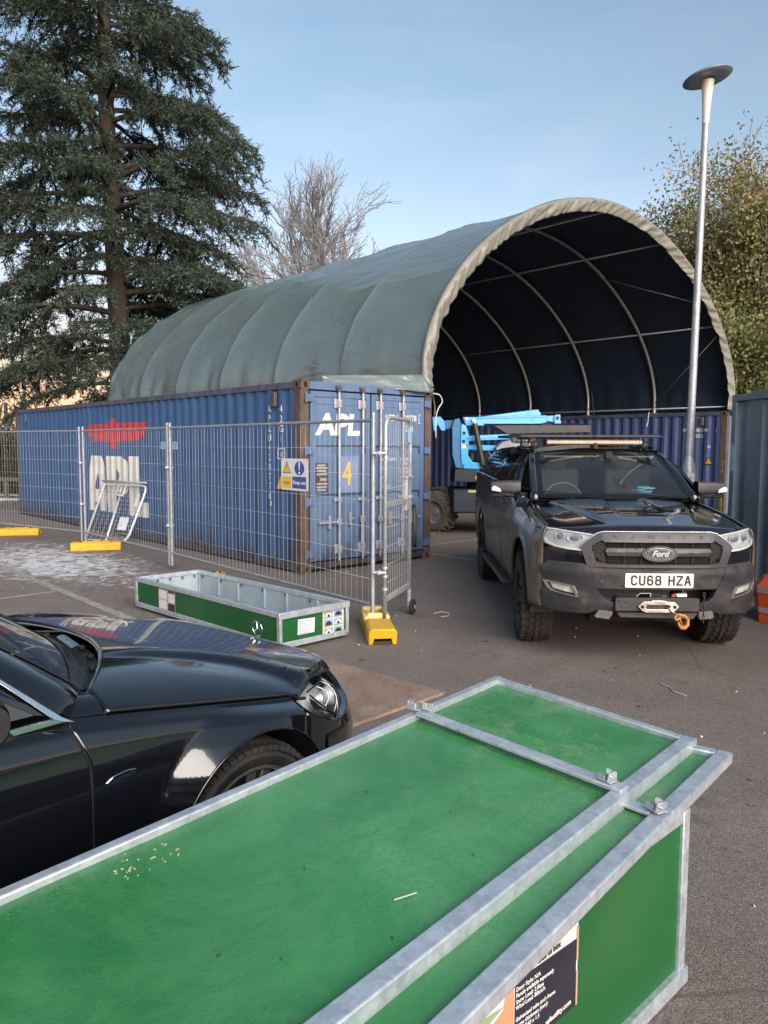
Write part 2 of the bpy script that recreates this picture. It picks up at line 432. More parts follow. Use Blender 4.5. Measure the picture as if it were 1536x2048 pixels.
def m_bark(name, a, c2):
    b = NB(name)
    c = b.mix(b.rng(b.noise(7, 7, .7, stretch=(1, 1, .22)), .35, .65), a, c2)
    b.set(col=c, rough=.9, spec=.2); b.bump(b.noise(14, 6, .7, stretch=(1, 1, .25)), .8, .03); return b.m
def m_tyre():
    b = NB('tyre_rubber'); d = b.rng(b.noise(6, 7, .7), .40, .68, 0, .55)
    b.set(col=b.mix(d, (.018, .018, .019), (.085, .070, .058)), rough=.82, spec=.3); b.bump(b.noise(60, 3), .2, .002); return b.m
def m_glass(name, tint=(.86, .93, .91), rough=.01, dusty=.0):
    """window pane: thin tinted glass with a film of dust"""
    b = NB(name); out = b.N['Material Output']
    tr = b.n('BsdfTransparent'); tr.inputs[0].default_value = (*tint, 1)
    gl = b.n('BsdfGlossy'); gl.inputs['Roughness'].default_value = rough; gl.inputs[0].default_value = (1, 1, 1, 1)
    fr = b.n('Fresnel'); bf = b.n('NewGeometry').outputs['Backfacing']; b.L.new(b.rng(bf, 0, 1, 1.55, 1 / 1.55), fr.inputs['IOR'])
    m1 = b.n('MixShader'); b.L.new(fr.outputs[0], m1.inputs[0]); b.L.new(tr.outputs[0], m1.inputs[1]); b.L.new(gl.outputs[0], m1.inputs[2])
    df = b.n('BsdfDiffuse'); df.inputs[0].default_value = (.32, .33, .34, 1)
    m2 = b.n('MixShader'); b.L.new(b.rng(b.noise(2.5, 7, .7), .35, .75, dusty * .5, dusty), m2.inputs[0])
    b.L.new(m1.outputs[0], m2.inputs[1]); b.L.new(df.outputs[0], m2.inputs[2]); b.L.new(m2.outputs[0], out.inputs[0]); return b.m

ASPH = m_asphalt()
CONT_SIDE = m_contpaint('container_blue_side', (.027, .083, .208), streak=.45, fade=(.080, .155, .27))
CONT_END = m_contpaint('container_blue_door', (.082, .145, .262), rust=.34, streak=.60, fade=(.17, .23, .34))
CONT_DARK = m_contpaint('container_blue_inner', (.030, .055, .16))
CONT_RAIL = m_contpaint('container_grey_rail', (.045, .055, .085), rust=.3)
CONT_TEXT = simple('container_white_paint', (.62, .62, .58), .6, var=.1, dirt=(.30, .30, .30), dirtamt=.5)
CONT_RED = simple('container_red_paint', (.42, .035, .045), .6, var=.15, dirt=(.12, .05, .12), dirtamt=.5)
YEL_TEXT = simple('container_yellow_paint', (.62, .40, .10), .6)
PATCH = simple('pale_blue_repaint', (.17, .23, .38), .5, var=.1)
RUST = m_ruststeel()
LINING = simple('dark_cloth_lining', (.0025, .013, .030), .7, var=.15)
GALV = m_galv(); GALV_D = m_galv('dull_galvanised_tube', (.22, .24, .26), (.44, .47, .50), .5)
GALV_TRAY = m_galv('galvanised_crate_rail', (.33, .38, .42), (.62, .69, .75), .38)
BARMET = simple('pale_lock_bar_steel', (.46, .47, .50), .45, .5, var=.15, dirt=(.16, .08, .05), dirtamt=.7, dscale=6)
CLOTH = m_cloth()
SKIRT = simple('pale_cloth_hem', (.185, .190, .160), .42, var=.10, vs_=3, bump=.4, bs=9, bd=.03)
FRAME = simple('shelter_tube_steel', (.26, .28, .29), .4, .5, var=.1)
TYRE = m_tyre()
WHITE = simple('white_paint', (.74, .74, .72), .45, var=.05)
BLACKPL = simple('black_plastic', (.018, .018, .019), .55, var=.2)
LINE = None
def m_line():
    b = NB('worn_road_paint'); P = b.noise(9, 8, .75, .6)
    f = b.rng(P, .30, .52); c = b.mix(f, (.085, .075, .07), (.46, .43, .39))
    c = b.mix(b.rng(b.noise(70, 3, .7), .40, .56, 1, 0), c, (.10, .09, .085)); b.set(col=c, rough=.8); b.bump(b.noise(90, 3), .5, .004); return b.m
LINE = m_line()
YELLOW = simple('yellow_plastic_block', (.66, .38, .012), .45, var=.10, dirt=(.30, .20, .06), dirtamt=.45, dscale=7, bump=.15, bs=25, bd=.004)
YELLOW_L = simple('pale_faded_yellow_plastic', (.70, .55, .22), .55, var=.12)
# ------------------------------------------------------------------ ground and markings
def ground_part(name, x0, x1, y0, y1, z, mat):
    m = MB(); m.grid(lambda u, v: (u, v, z), linspace(x0, x1, 3), linspace(y0, y1, 3)); return m.build(name, mat, kind='structure')
GRASS_BASE = simple('frosted_turf', (.050, .062, .028), .95, var=.35, vs_=2, dirt=(.55, .57, .58), dirtamt=.9, dscale=.8)
ground_part('ground', -600, 600, -300, 900, -.012, GRASS_BASE)
# tarmac yard, a little larger than the compound
m = MB(); m.grid(lambda u, v: (u, v, 0.), linspace(-14, 26, 5), linspace(-22, 26, 5)); m.build('tarmac_yard', ASPH, kind='structure')
def strip(name, pts, w_, mat, z=.004):
    m = MB()
    for (a, b) in pts:
        a = Vector((*a, z)); b = Vector((*b, z)); d = (b - a).normalized(); n = Vector((-d.y, d.x, 0)) * w_ / 2
        k = max(2, int((b - a).length / .5)); 
        m.add([tuple(a + (b - a) * t + n * s_) for t in linspace(0, 1, k) for s_ in (-1, 1)], [(2 * i, 2 * i + 2, 2 * i + 3, 2 * i + 1) for i in range(k - 1)])
    return m.build(name, mat, kind='structure')
strip('bay_line', [((-5.45, 10.95), (-2.1, 7.12))], .11, LINE)
strip('bay_line', [((-5.6, 7.3), (-3.86, 9.02))], .10, LINE)
strip('bay_line', [((.72, 12.45), (2.6, 10.45))], .09, LINE)
strip('bay_line', [((.78, 13.45), (2.6, 15.25))], .09, LINE)
strip('bay_line', [((.95, 16.1), (2.9, 18.1))], .09, LINE)
strip('bay_line', [((3.2, 9.42), (5.2, 7.15))], .09, LINE)

# small litter and leaves on the tarmac
LEAF_G = simple('fallen_leaf_brown', (.16, .085, .04), .8)
mm = MB(); r2 = random.Random(5)
for i in range(260):
    x, y = r2.uniform(-3.5, 4.2), r2.uniform(3.0, 13)
    a = r2.uniform(0, 6.28); s_ = r2.uniform(.006, .016) * (1 if r2.random() < .9 else 1.8)
    P = [(x + s_ * 1.6 * math.cos(a + t), y + s_ * math.sin(a + t) * .8, .003 + (.006 if k % 2 else 0)) for k, t in enumerate((0, 1.2, 2.4, 3.8, 5.1))]
    mm.add(P, [(0, 1, 2, 3, 4)])
mm.build('leaf_litter', LEAF_G, kind='stuff')
mm = MB()
for i in range(150):
    x, y = r2.uniform(-3.5, 4.2), r2.uniform(2.4, 12); s_ = r2.uniform(.003, .008)
    mm.box((x, y, s_ * .6), (s_ * 2, s_ * 1.4, s_), Matrix.Rotation(r2.uniform(0, 3), 3, 'Z'))
mm.build('pale_grit', simple('pale_grit_stone', (.5, .47, .42), .9), kind='stuff')
def wisp(pts, label):
    m = MB(); m.tube([(x, y, .006) for x, y in pts], .004, 5); o = m.build('string', simple('pale_string', (.5, .47, .42), .8)); tag(o, label, 'string')
wisp([(2.02, 5.55), (2.06, 5.45), (2.05, 5.36), (2.10, 5.26)], 'short curled pale string lying on the tarmac in front of the pickup')
wisp([(.52, 7.9), (.60, 7.98), (.68, 7.92), (.66, 7.78), (.58, 7.74)], 'looped pale string lying on the tarmac beside the gate wheel')

# brown board lying on the ground
BOARD = NB('damp_plywood_board'); _c = BOARD.mix(BOARD.rng(BOARD.noise(3, 7, .65, stretch=(3, 1, 1)), .3, .7), (.19, .13, .10), (.27, .195, .15))
_c = BOARD.mix(BOARD.rng(BOARD.noise(1.6, 8, .7), .52, .7, 0, .8), _c, (.40, .30, .23))
_e = BOARD.n('TexVoronoi'); _e.feature = 'DISTANCE_TO_EDGE'; _e.inputs['Scale'].default_value = 1.3; BOARD.L.new(BOARD.noise(3, 4, .6, col=True), _e.inputs['Vector'])
_c = BOARD.mix(BOARD.rng(_e.outputs['Distance'], .006, .0, 0, .8), _c, (.07, .05, .04))
BOARD.set(col=_c, rough=.8); BOARD.bump(BOARD.noise(12, 6, .7), .4, .006)
A_, B_, C_ = Vector((-.49, 6.12)), Vector((.42, 5.27)), Vector((-.55, 4.2))
m = MB(); d1 = (B_ - A_); d2 = Vector((-d1.y, d1.x)).normalized() * -1.35 * (1)
Q = [A_, B_, B_ + d2, A_ + d2]; N_ = 10
rr_ = random.Random(3); edge = []
for i in range(4):
    a, b = Q[i], Q[(i + 1) % 4]
    for k in range(N_): p = a + (b - a) * (k / N_); j = .008; edge.append((p.x + rr_.uniform(-j, j), p.y + rr_.uniform(-j, j)))
m.prism(edge, lambda a, b: (a, b, .004), lambda a, b: (a, b, .026))
o = m.build('ground_board', BOARD.m); tag(o, 'flat brown cracked board lying on the tarmac past the car nose', 'board')

# ------------------------------------------------------------------ shipping containers
EX = Vector((math.cos(.7232), math.sin(.7232), 0)); LY = Vector((-math.sin(.7232), math.cos(.7232), 0)); O0 = Vector((-1.1057, 10.3123, 0))
WAVE = [(0, 0), (.072, 0), (.14, .036), (.21, .036), (.278, 0)]
def wave_at(y, y0):
    t = (y - y0) % .278
    return lerp_tab(WAVE, t)
def wave_cuts(a, b, y0):
    out = []; k = math.floor((a - y0) / .278)
    while y0 + k * .278 < b:
        for t, _ in WAVE[:-1]:
            y = y0 + k * .278 + t
            if a < y < b: out.append(y)
        k += 1
    return out
def holed_plate(m, c, ux, uz, n, w_, h_, ow, oh, depth, k=16, holemat=1):
    """rectangular face with an oval pocket; c centre, n outward"""
    c = Vector(c); ux = Vector(ux); uz = Vector(uz); n = Vector(n)
    out = []; inn = []; bot = []
    for i in range(k):
        a = 2 * math.pi * (i + .5) / k; ca, sa = math.cos(a), math.sin(a)
        q = max(abs(ca), abs(sa)); out.append(c + ux * (ca / q * w_ / 2) + uz * (sa / q * h_ / 2))
        p = c + ux * (ca * ow / 2) + uz * (sa * oh / 2); inn.append(p); bot.append(p - n * depth)
    o = len(out); V = out + inn + bot + [c - n * depth]
    F = []; 
    for i in range(k):
        j = (i + 1) % k; F.append((i, j, o + j, o + i))
    m.add(V, F); m.cur = holemat
    F = []
    for i in range(k):
        j = (i + 1) % k; F += [(o + i, o + j, 2 * o + j, 2 * o + i), (2 * o + i, 2 * o + j, 3 * o)]
    m.add(V, F); m.cur = 0
DARKHOLE = simple('dark_recess', (.012, .010, .010), .8)
CL, CW, CH = 12.19, 2.44, 2.59
def container(origin, label, side_mats, near=True):
    root = empty('shipping_container', mat=frame(origin, EX, LY)); tag(root, label, 'container')
    y0 = .19
    # side walls
    for sx, nm in ((0, 'side_wall'), (1, 'side_wall')):
        m = MB(); ys = [.15] + wave_cuts(.15, CL - .15, y0) + [CL - .15]
        def fn(y, z, sx=sx):
            d = .012 + wave_at(y, y0); return ((d if sx == 0 else CW - d), y, z)
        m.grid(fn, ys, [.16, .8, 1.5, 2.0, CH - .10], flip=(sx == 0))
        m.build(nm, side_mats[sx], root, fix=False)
    # rails
    m = MB()
    for x in (.0, CW - .06):
        m.bx((x, .16, CH - .10), (x + .06, CL - .16, CH - .012))
        m.bx((x + .004, .16, .035), (x + .056, CL - .16, .16))
        m.bx((x + (.0 if x == 0 else .0), .16, .028), (x + .06, CL - .16, .042))
    m.build('side_rail', CONT_RAIL, root, bevel=.006)
    # roof, floor, back wall
    m = MB(); ys = [.12] + wave_cuts(.12, CL - .12, .05) + [CL - .12]
    m.grid(lambda y, x: (x, y, CH - .03 - wave_at(y, .05) * .5), ys, [.05, CW - .05]); m.build('roof_sheet', CONT_RAIL, root, fix=False)
    m = MB(); m.bx((.06, .12, .14), (CW - .06, CL - .12, .17)); m.build('floor', BLACKPL, root)
    m = MB(); xs = [.14] + wave_cuts(.14, CW - .14, .14) + [CW - .14]
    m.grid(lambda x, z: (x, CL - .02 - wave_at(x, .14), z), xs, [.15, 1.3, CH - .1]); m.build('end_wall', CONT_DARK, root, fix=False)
    # posts
    for x in (0, 1):
        for y in (0, 1):
            m = MB(); a = 0 if x == 0 else CW - .14; b = .0 if y == 0 else CL - .13
            if y == 0:
                m.bx((a + .002, b + .004, .118), (a + .138, b + .05, CH - .118)); m.bx(((a + .002) if x == 0 else a + .09, b + .05, .118), ((a + .05) if x == 0 else a + .138, b + .158, CH - .118))
            else: m.bx((a + .002, b, .118), (a + .138, b + .128, CH - .118))
            m.build('corner_post', RUST if y == 0 else CONT_RAIL, root, bevel=.006)
            for z in (0, CH - .118):
                m = MB(); c0 = (a + (0 if x == 0 else -.022), b if y == 0 else b - .048, z); dx, dy, dz = .162, .178, .118
                V = [(c0[0] + i * dx, c0[1] + j * dy, c0[2] + k * dz) for k in (0, 1) for j in (0, 1) for i in (0, 1)]
                m.add(V, [(0, 1, 3, 2), (4, 6, 7, 5)])
                fs = {'y0': ((0, 1, 5, 4),), 'x1': ((1, 3, 7, 5),), 'y1': ((3, 2, 6, 7),), 'x0': ((2, 0, 4, 6),)}
                holes = (['y0'] if y == 0 else ['y1']) + (['x0'] if x == 0 else ['x1'])
                for k_, f in fs.items():
                    if k_ not in holes: m.add(V, f)
                cx, cy, cz = c0[0] + dx / 2, c0[1] + dy / 2, c0[2] + dz / 2
                for k_ in holes:
                    if k_ == 'y0': holed_plate(m, (cx, c0[1], cz), (1, 0, 0), (0, 0, 1), (0, -1, 0), dx, dz, .052, .08, .03)
                    if k_ == 'y1': holed_plate(m, (cx, c0[1] + dy, cz), (1, 0, 0), (0, 0, 1), (0, 1, 0), dx, dz, .052, .08, .03)
                    if k_ == 'x0': holed_plate(m, (c0[0], cy, cz), (0, 1, 0), (0, 0, 1), (-1, 0, 0), dy, dz, .06, .08, .03)
                    if k_ == 'x1': holed_plate(m, (c0[0] + dx, cy, cz), (0, 1, 0), (0, 0, 1), (1, 0, 0), dy, dz, .06, .08, .03)
                m.build('corner_casting', [RUST, DARKHOLE], root)
    # small vent boxes near both top ends of the outer side
    for y in (.62, 11.4):
        m = MB(); m.box((-.005 if True else 0, y, 2.36), (.05, .09, .20)); m.box((-.03, y, 2.27), (.02, .09, .02)); m.build('vent', RUST if y < 1 else CONT_RAIL, root, bevel=.01)
    return root

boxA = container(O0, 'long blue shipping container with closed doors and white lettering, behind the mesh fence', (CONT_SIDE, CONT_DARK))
# ---- door end of the near container
def door_end(root):
    m = MB()
    m.bx((.14, .002, CH - .115), (CW - .14, .06, CH - .008)); m.build('door_header', CONT_END, root, bevel=.006)
    m = MB(); m.bx((.14, .006, .045), (CW - .14, .07, .135)); m.build('door_sill', CONT_RAIL, root, bevel=.006)
    m = MB(); m.bx((.145, .055, .15), (CW - .145, .065, CH - .13)); m.build('door_gasket', DARKHOLE, root)
    for x0, x1 in ((.165, 1.205), (1.235, CW - .165)):
        zs = [.16, .34, .40, .92, .98, 1.055, 1.58, 1.64, 1.72, 2.27, 2.285, 2.455]
        d = MB(); z0, z1 = .155, CH - .135
        # leaf edge frame
        y = .0
        for a, b in (((x0, y, z0), (x0 + .075, y + .035, z1)), ((x1 - .075, y, z0), (x1, y + .035, z1)), ((x0 + .075, y, z1 - .075), (x1 - .075, y + .035, z1)), ((x0 + .075, y, z0), (x1 - .075, y + .035, z0 + .075))): d.bx(a, b)
        d.build('door_frame', CONT_END, root, bevel=.004)
        # pressed sheet with three inset bands
        prof = [(z0 + .075, .012), (.93, .010), (.965, .042), (1.035, .042), (1.07, .010), (1.59, .010), (1.625, .042), (1.70, .042), (1.735, .010), (2.275, .010), (2.279, .015), (2.287, .010), (z1 - .075, .012)]
        d = MB()
        for zi in range(len(prof) - 1):
            (za, ya), (zb, yb) = prof[zi], prof[zi + 1]
            d.grid(lambda x, t, za=za, zb=zb, ya=ya, yb=yb: (x, ya + (yb - ya) * t + .004 * math.sin(x * 7.1) * math.sin((za + (zb - za) * t) * 3.3), za + (zb - za) * t), linspace(x0 + .075, x1 - .075, 12), [0, .5, 1])
        dd = d.build('door_leaf', CONT_END, root, smooth=False, auto=25)
    for i, x in enumerate((.62, 1.045, 1.375, 1.815)):
        m = MB(); m.cyl((x, -.038, .10), (x, -.038, 2.50), .0175, 12); b = m.build('lock_bar', BARMET, root, auto=40)
        for z, h_ in ((2.30, .13), (.30, .13), (.98, .05)):
            m = MB(); m.bx((x - .062, -.012, z - h_ / 2), (x + .03, -.002, z + h_ / 2)); m.bx((x - .028, -.062, z - h_ * .42), (x + .028, -.004, z + h_ * .42)); m.build('bar_bracket', BARMET, b, bevel=.004)
        for z, s_ in ((2.50, 1), (.12, -1)):
            m = MB(); m.bx((x - .028, -.058, z - .045), (x + .028, -.012, z + .02)); m.bx((x - .04, -.03, z + (.0 if s_ > 0 else -.05)), (x + .04, .004, z + (.045 if s_ > 0 else -.01))); m.build('cam_lock', RUST, b, bevel=.005)
    for x, x2, z in ((.62, .27, .68), (1.045, 1.05, .70), (1.375, 1.74, .68), (1.815, 2.17, .67)):
        m = MB()
        if x == 1.045: m.beam((x - .03, -.052, z + .02), (x - .04, -.056, z - .36), .014, .03)
        else: m.beam((x, -.055, z), (x2, -.05, z), .014, .028)
        m.bx((x - .045, -.066, z - .045), (x + .02, -.02, z + .045)); m.build('lock_handle', BARMET, root, bevel=.004)
        if x != 1.045:
            xm = (x + x2) / 2; m = MB(); m.cyl((xm, -.062, z + .07), (xm, -.045, z + .07), .022, 10); m.cyl((xm, -.062, z - .07), (xm, -.045, z - .07), .022, 10); m.bx((xm - .016, -.06, z - .09), (xm + .016, -.005, z + .09)); m.build('handle_catch', BARMET, root, bevel=.003)
    m = MB(); m.bx((.80, -.05, .62), (.83, -.005, .80)); m.bx((.82, -.05, .70), (.88, -.03, .725)); m.build('handle_catch', BARMET, root, bevel=.003)
    for x in (.115, CW - .115):
        for z in (2.36, 1.66, .97, .26):
            s_ = 1 if x < 1 else -1
            m = MB(); m.bx((x - .055, -.03, z - .05), (x + .055 + .02 * s_, -.001, z + .05)); m.cyl((x - .04 * s_, -.028, z - .065), (x - .04 * s_, -.028, z + .065), .016, 10); m.build('hinge', CONT_END, root, bevel=.006)
    # markings
    f = lambda x, y, ox=0, oz=0, d=-.003: (ox + x, d, oz + y)
    m = MB(); m.add([(.635, .0055, 1.075), (.995, .0055, 1.075), (.995, .0055, 1.58), (.635, .0055, 1.58)], [(0, 1, 2, 3)]); m.build('repainted_patch', PATCH, root)
    lettering('lettering', 'APL', .39, CONT_TEXT, root, lambda x, y: (.632 + x, .0025, 2.0 + y), wx=1.12, bold=.018, shear=.12)
    lettering('lettering', '4', .47, YEL_TEXT, root, lambda x, y: (.79 + x, .002, 1.325 + y), wx=.72, bold=.006)
    lettering('lettering', 'APZU', .125, CONT_TEXT, root, lambda x, y: (1.61 + x, .0025, 2.13 + y), wx=.82, bold=.002)
    lettering('lettering', '420778', .125, CONT_TEXT, root, lambda x, y: (1.965 + x, .0025, 2.13 + y), wx=.82, bold=.002)
    lettering('lettering', '3', .115, CONT_TEXT, root, lambda x, y: (2.215 + x, .0025, 2.13 + y), wx=.8)
    m = MB()
    for a, b in (((2.165, 2.06), (2.265, 2.07)), ((2.165, 2.19), (2.265, 2.20)), ((2.165, 2.07), (2.175, 2.19)), ((2.255, 2.07), (2.265, 2.19))): m.add([(a[0], .003, a[1]), (b[0], .003, a[1]), (b[0], .003, b[1]), (a[0], .003, b[1])], [(0, 1, 2, 3)])
    m.build('check_digit_box', CONT_TEXT, root)
    lettering('lettering', '42G1', .125, CONT_TEXT, root, lambda x, y: (1.95 + x, .0025, 1.975 + y), wx=.82)
    for z, a, b in ((1.53, 'MAX.GR.WGT', '32,500 KGS'), (1.47, '', '71,650 LBS'), (1.40, 'TARE', '3,880 KGS'), (1.34, '', '8,550 LBS'), (1.27, 'NET', '28,620 KGS'), (1.21, '', '63,100 LBS'), (1.14, 'CU.CAP.', '67.7 CU.M.'), (1.085, '', '2,390 CU.FT.')):
        if a: lettering('lettering', a, .062, CONT_TEXT, root, lambda x, y, z=z: (1.42 + x, .0035, z + y), wx=.8, align='LEFT', bold=.001)
        lettering('lettering', b, .062, CONT_TEXT, root, lambda x, y, z=z: (1.78 + x, .0035, z + y), wx=.8, align='LEFT', bold=.001)
    # cluster of customs plates
    m = MB(); rp = random.Random(2)
    m.bx((.235, -.004, 1.10), (.45, .012, 1.49)); m.build('plate_board', simple('dark_plate_board', (.05, .045, .045), .6), root)
    for i, z in enumerate((1.46, 1.425, 1.385, 1.34, 1.275, 1.21, 1.165, 1.125)):
        m = MB(); a = .245 + (.06 if i in (4,) else 0) + rp.uniform(0, .02); m.bx((a, -.008, z - (.013 if i != 4 else .026)), (.44 - rp.uniform(0, .03), -.004, z + .013)); m.build('data_plate', (BARMET, simple('tan_plate', (.36, .27, .20), .6))[i == 4], root)
door_end(boxA)
# ---- lettering on the corrugated side, bent over the corrugations
def on_side(name, polys, mat, root, y0=.19, off=.0025, holes=None):
    ys = [p[0] for q in polys for p in q]
    V, F = polycut(polys, wave_cuts(min(ys), max(ys), y0))
    m = MB(); m.add([(.012 + wave_at(y, y0) - off, y, z) for y, z in V], F); return m.build(name, mat, root, fix=False)
Apol = [[(7.38, 1.51), (6.84, 1.51), (6.60, .98), (6.96, .84), (7.09, 1.16)], [(7.38, 1.51), (7.09, 1.16), (7.17, .84), (7.52, .71)], [(6.60, .98), (6.57, .67), (7.52, .71), (7.17, .84), (6.96, .84)], [(6.57, .67), (6.92, .42), (6.98, .59), (7.19, .57), (7.52, .71)], [(7.52, .71), (7.19, .57), (7.19, .41), (7.61, .39)]]
Apol[3] = [(6.57, .67), (6.60, .42), (6.92, .42), (6.98, .59), (7.19, .57), (7.52, .71)]
Ppol = [[(6.58, 1.51), (6.10, 1.51), (6.08, 1.28), (6.10, 1.0), (6.10, .76), (6.12, .42), (6.56, .41)], [(6.10, 1.51), (5.81, 1.51), (5.66, 1.42), (5.57, 1.30), (5.54, 1.15), (5.58, .95), (5.72, .80), (6.10, .76), (6.10, 1.0), (6.03, 1.04), (5.99, 1.11), (6.0, 1.21), (6.08, 1.28)]]
Lpol = [[(5.52, 1.52), (5.14, 1.52), (5.14, .68), (4.68, .70), (4.69, .42), (5.52, .41)]]
on_side('painted_letter', Apol, CONT_TEXT, boxA); on_side('painted_letter', Ppol, CONT_TEXT, boxA); on_side('painted_letter', Lpol, CONT_TEXT, boxA)
eagle = [[(7.51, 2.13), (6.37, 2.14), (6.37, 1.79), (7.20, 1.80), (7.37, 1.88), (7.43, 1.93)], [(6.37, 2.14), (6.32, 2.21), (6.18, 2.25), (6.06, 2.22), (6.03, 2.14), (6.03, 1.68), (6.18, 1.64), (6.37, 1.69)], [(6.03, 2.14), (4.67, 2.14), (4.69, 1.97), (4.86, 1.96), (5.01, 1.81), (6.03, 1.79)]]
on_side('painted_emblem', eagle, CONT_RED, boxA)
def side_text(s, size, yc, zc, root, wx=.8, vertical=False, x0=None, flip=True, mat=CONT_TEXT, y0=.19, **kw):
    body = '\n'.join(s) if vertical else s
    fn = lambda x, y: (.012 + wave_at(yc - x, y0) - .003, yc - x, zc + y)
    cuts = [yc - c for c in wave_cuts(yc - 2, yc + 2, y0)]
    return lettering('lettering', body, size, mat, root, fn, cuts=cuts, wx=wx, **kw)
side_text('APZU420778', .135, .765, 1.625, boxA, vertical=True, linesp=1.0, wx=.85)
side_text('3', .10, .745, .915, boxA, wx=.8)
side_text('42G1', .135, .475, 2.02, boxA, vertical=True, wx=.85)
side_text('ic', .13, .47, 1.615, boxA, wx=.8); side_text('81', .10, .43, 1.50, boxA, wx=.8)
m = MB()
for a, b in (((.38, 1.54), (.56, 1.555)), ((.38, 1.675), (.56, 1.69)), ((.545, 1.555), (.56, 1.675)), ((.38, 1.555), (.395, 1.675))):
    m.bx((.006, a[0], a[1]), (.010, b[0], b[1]))
m.build('code_frame', CONT_TEXT, boxA)
def warn_triangle(root, yc, zc, s_=.11, x=.004, axis='y', sgn=-1):
    YT = simple('warning_yellow', (.62, .36, .04), .5); BT = simple('warning_black', (.02, .02, .02), .5)
    for k, (mt, q, d) in enumerate(((BT, 1.0, 0), (YT, .80, -.002))):
        m = MB(); m.prism([(yc - s_ * q, zc - s_ * .8 * q), (yc + s_ * q, zc - s_ * .8 * q), (yc, zc + s_ * .95 * q)], lambda a, b: (x + d, a, b), lambda a, b: (x + d - .0015, a, b)); m.build('warning_triangle' if k == 0 else 'triangle_face', mt, root)
warn_triangle(boxA, .47, 1.22, .14)

# ---- second container, seen inside the shelter
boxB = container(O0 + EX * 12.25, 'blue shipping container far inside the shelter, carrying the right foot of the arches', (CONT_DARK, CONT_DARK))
side_text('APZU', .125, 1.0, 2.14, boxB, wx=.80); side_text('405349', .125, .62, 2.14, boxB, wx=.80); side_text('6', .125, .27, 2.14, boxB, wx=.80); side_text('42G1', .12, .66, 2.00, boxB, wx=.85); side_text('81', .10, .42, 1.74, boxB, wx=.8)
warn_triangle(boxB, .42, 1.40, .10)
lettering('lettering', '3', .44, simple('dull_ochre_paint', (.30, .22, .12), .6), boxB, lambda x, y: (-.001, .075 - x * .5, 1.27 + y), wx=.5)
m = MB(); m.bx((CW * .0 + .14, .01, .14), (CW - .14, .05, CH - .12)); m.build('door_leaf', CONT_END, boxB)

# ------------------------------------------------------------------ grey store container at the right
def grey_store():
    G = simple('grey_blue_container_paint', (.19, .25, .295), .45, var=.12, dirt=(.10, .11, .12), dirtamt=.4, dscale=1.2)
    root = empty('storage_container', mat=frame((4.315, 9.55, 0), (-.125, .992, 0), (.992, .125, 0))); root.matrix_world = frame((4.235, 9.55, 0), (.125, -.992, 0), (.992, .125, 0))
    tag(root, 'plain grey blue storage container with wide flat ribs at the right edge of the yard', 'container')
    Lg, Wg, Hg = 6.06, 2.3, 2.36   # x along side (towards the camera), y depth (negated z frame guard below)
    s = 1
    m = MB(); tab = []; x = .10; xs = [.10]; ds = [.02]
    while x < Lg - .3:
        for dx, d in ((.02, .07), (.045, .10), (.12, .10), (.045, .03), (.27, .03), (.045, .03), ): pass
        for dx, d in ((.05, .075), (.10, .075), (.05, .02), (.30, .02)): x += dx; xs.append(x); ds.append(d)
    m.add([(a, d, z) for a, d in zip(xs, ds) for z in (.14, Hg - .09)], [(2 * i, 2 * i + 2, 2 * i + 3, 2 * i + 1) for i in range(len(xs) - 1)])
    m.build('side_wall', G, root, fix=False)
    m = MB(); m.bx((0, 0, .12), (.10, .10, Hg - .08)); m.bx((Lg - .1, 0, .12), (Lg, .10, Hg - .08)); m.build('corner_post', G, root, bevel=.01)
    m = MB(); m.bx((0, 0, Hg - .08), (Lg, .1, Hg)); m.bx((.01, .002, .03), (Lg, .1, .14)); m.bx((.34, .02, Hg), (Lg, .2, Hg + .025)); m.build('side_rail', G, root, bevel=.008)
    m = MB(); m.bx((0.004, .1, Hg - .03), (Lg, Wg, Hg - .004)); m.bx((0, .1, .05), (.05, Wg, Hg - .08)); m.bx((Lg - .05, .1, .05), (Lg, Wg, Hg - .08)); m.bx((.05, Wg - .04, .05), (Lg - .05, Wg, Hg - .08)); m.build('body_shell', G, root)
    m = MB(); m.bx((.012, -.004, Hg - .92), (.088, -.001, Hg - .60)); m.build('pale_label', simple('pale_label', (.42, .48, .53), .5), root)
grey_store()
COVER_SIDE = (1, -1)
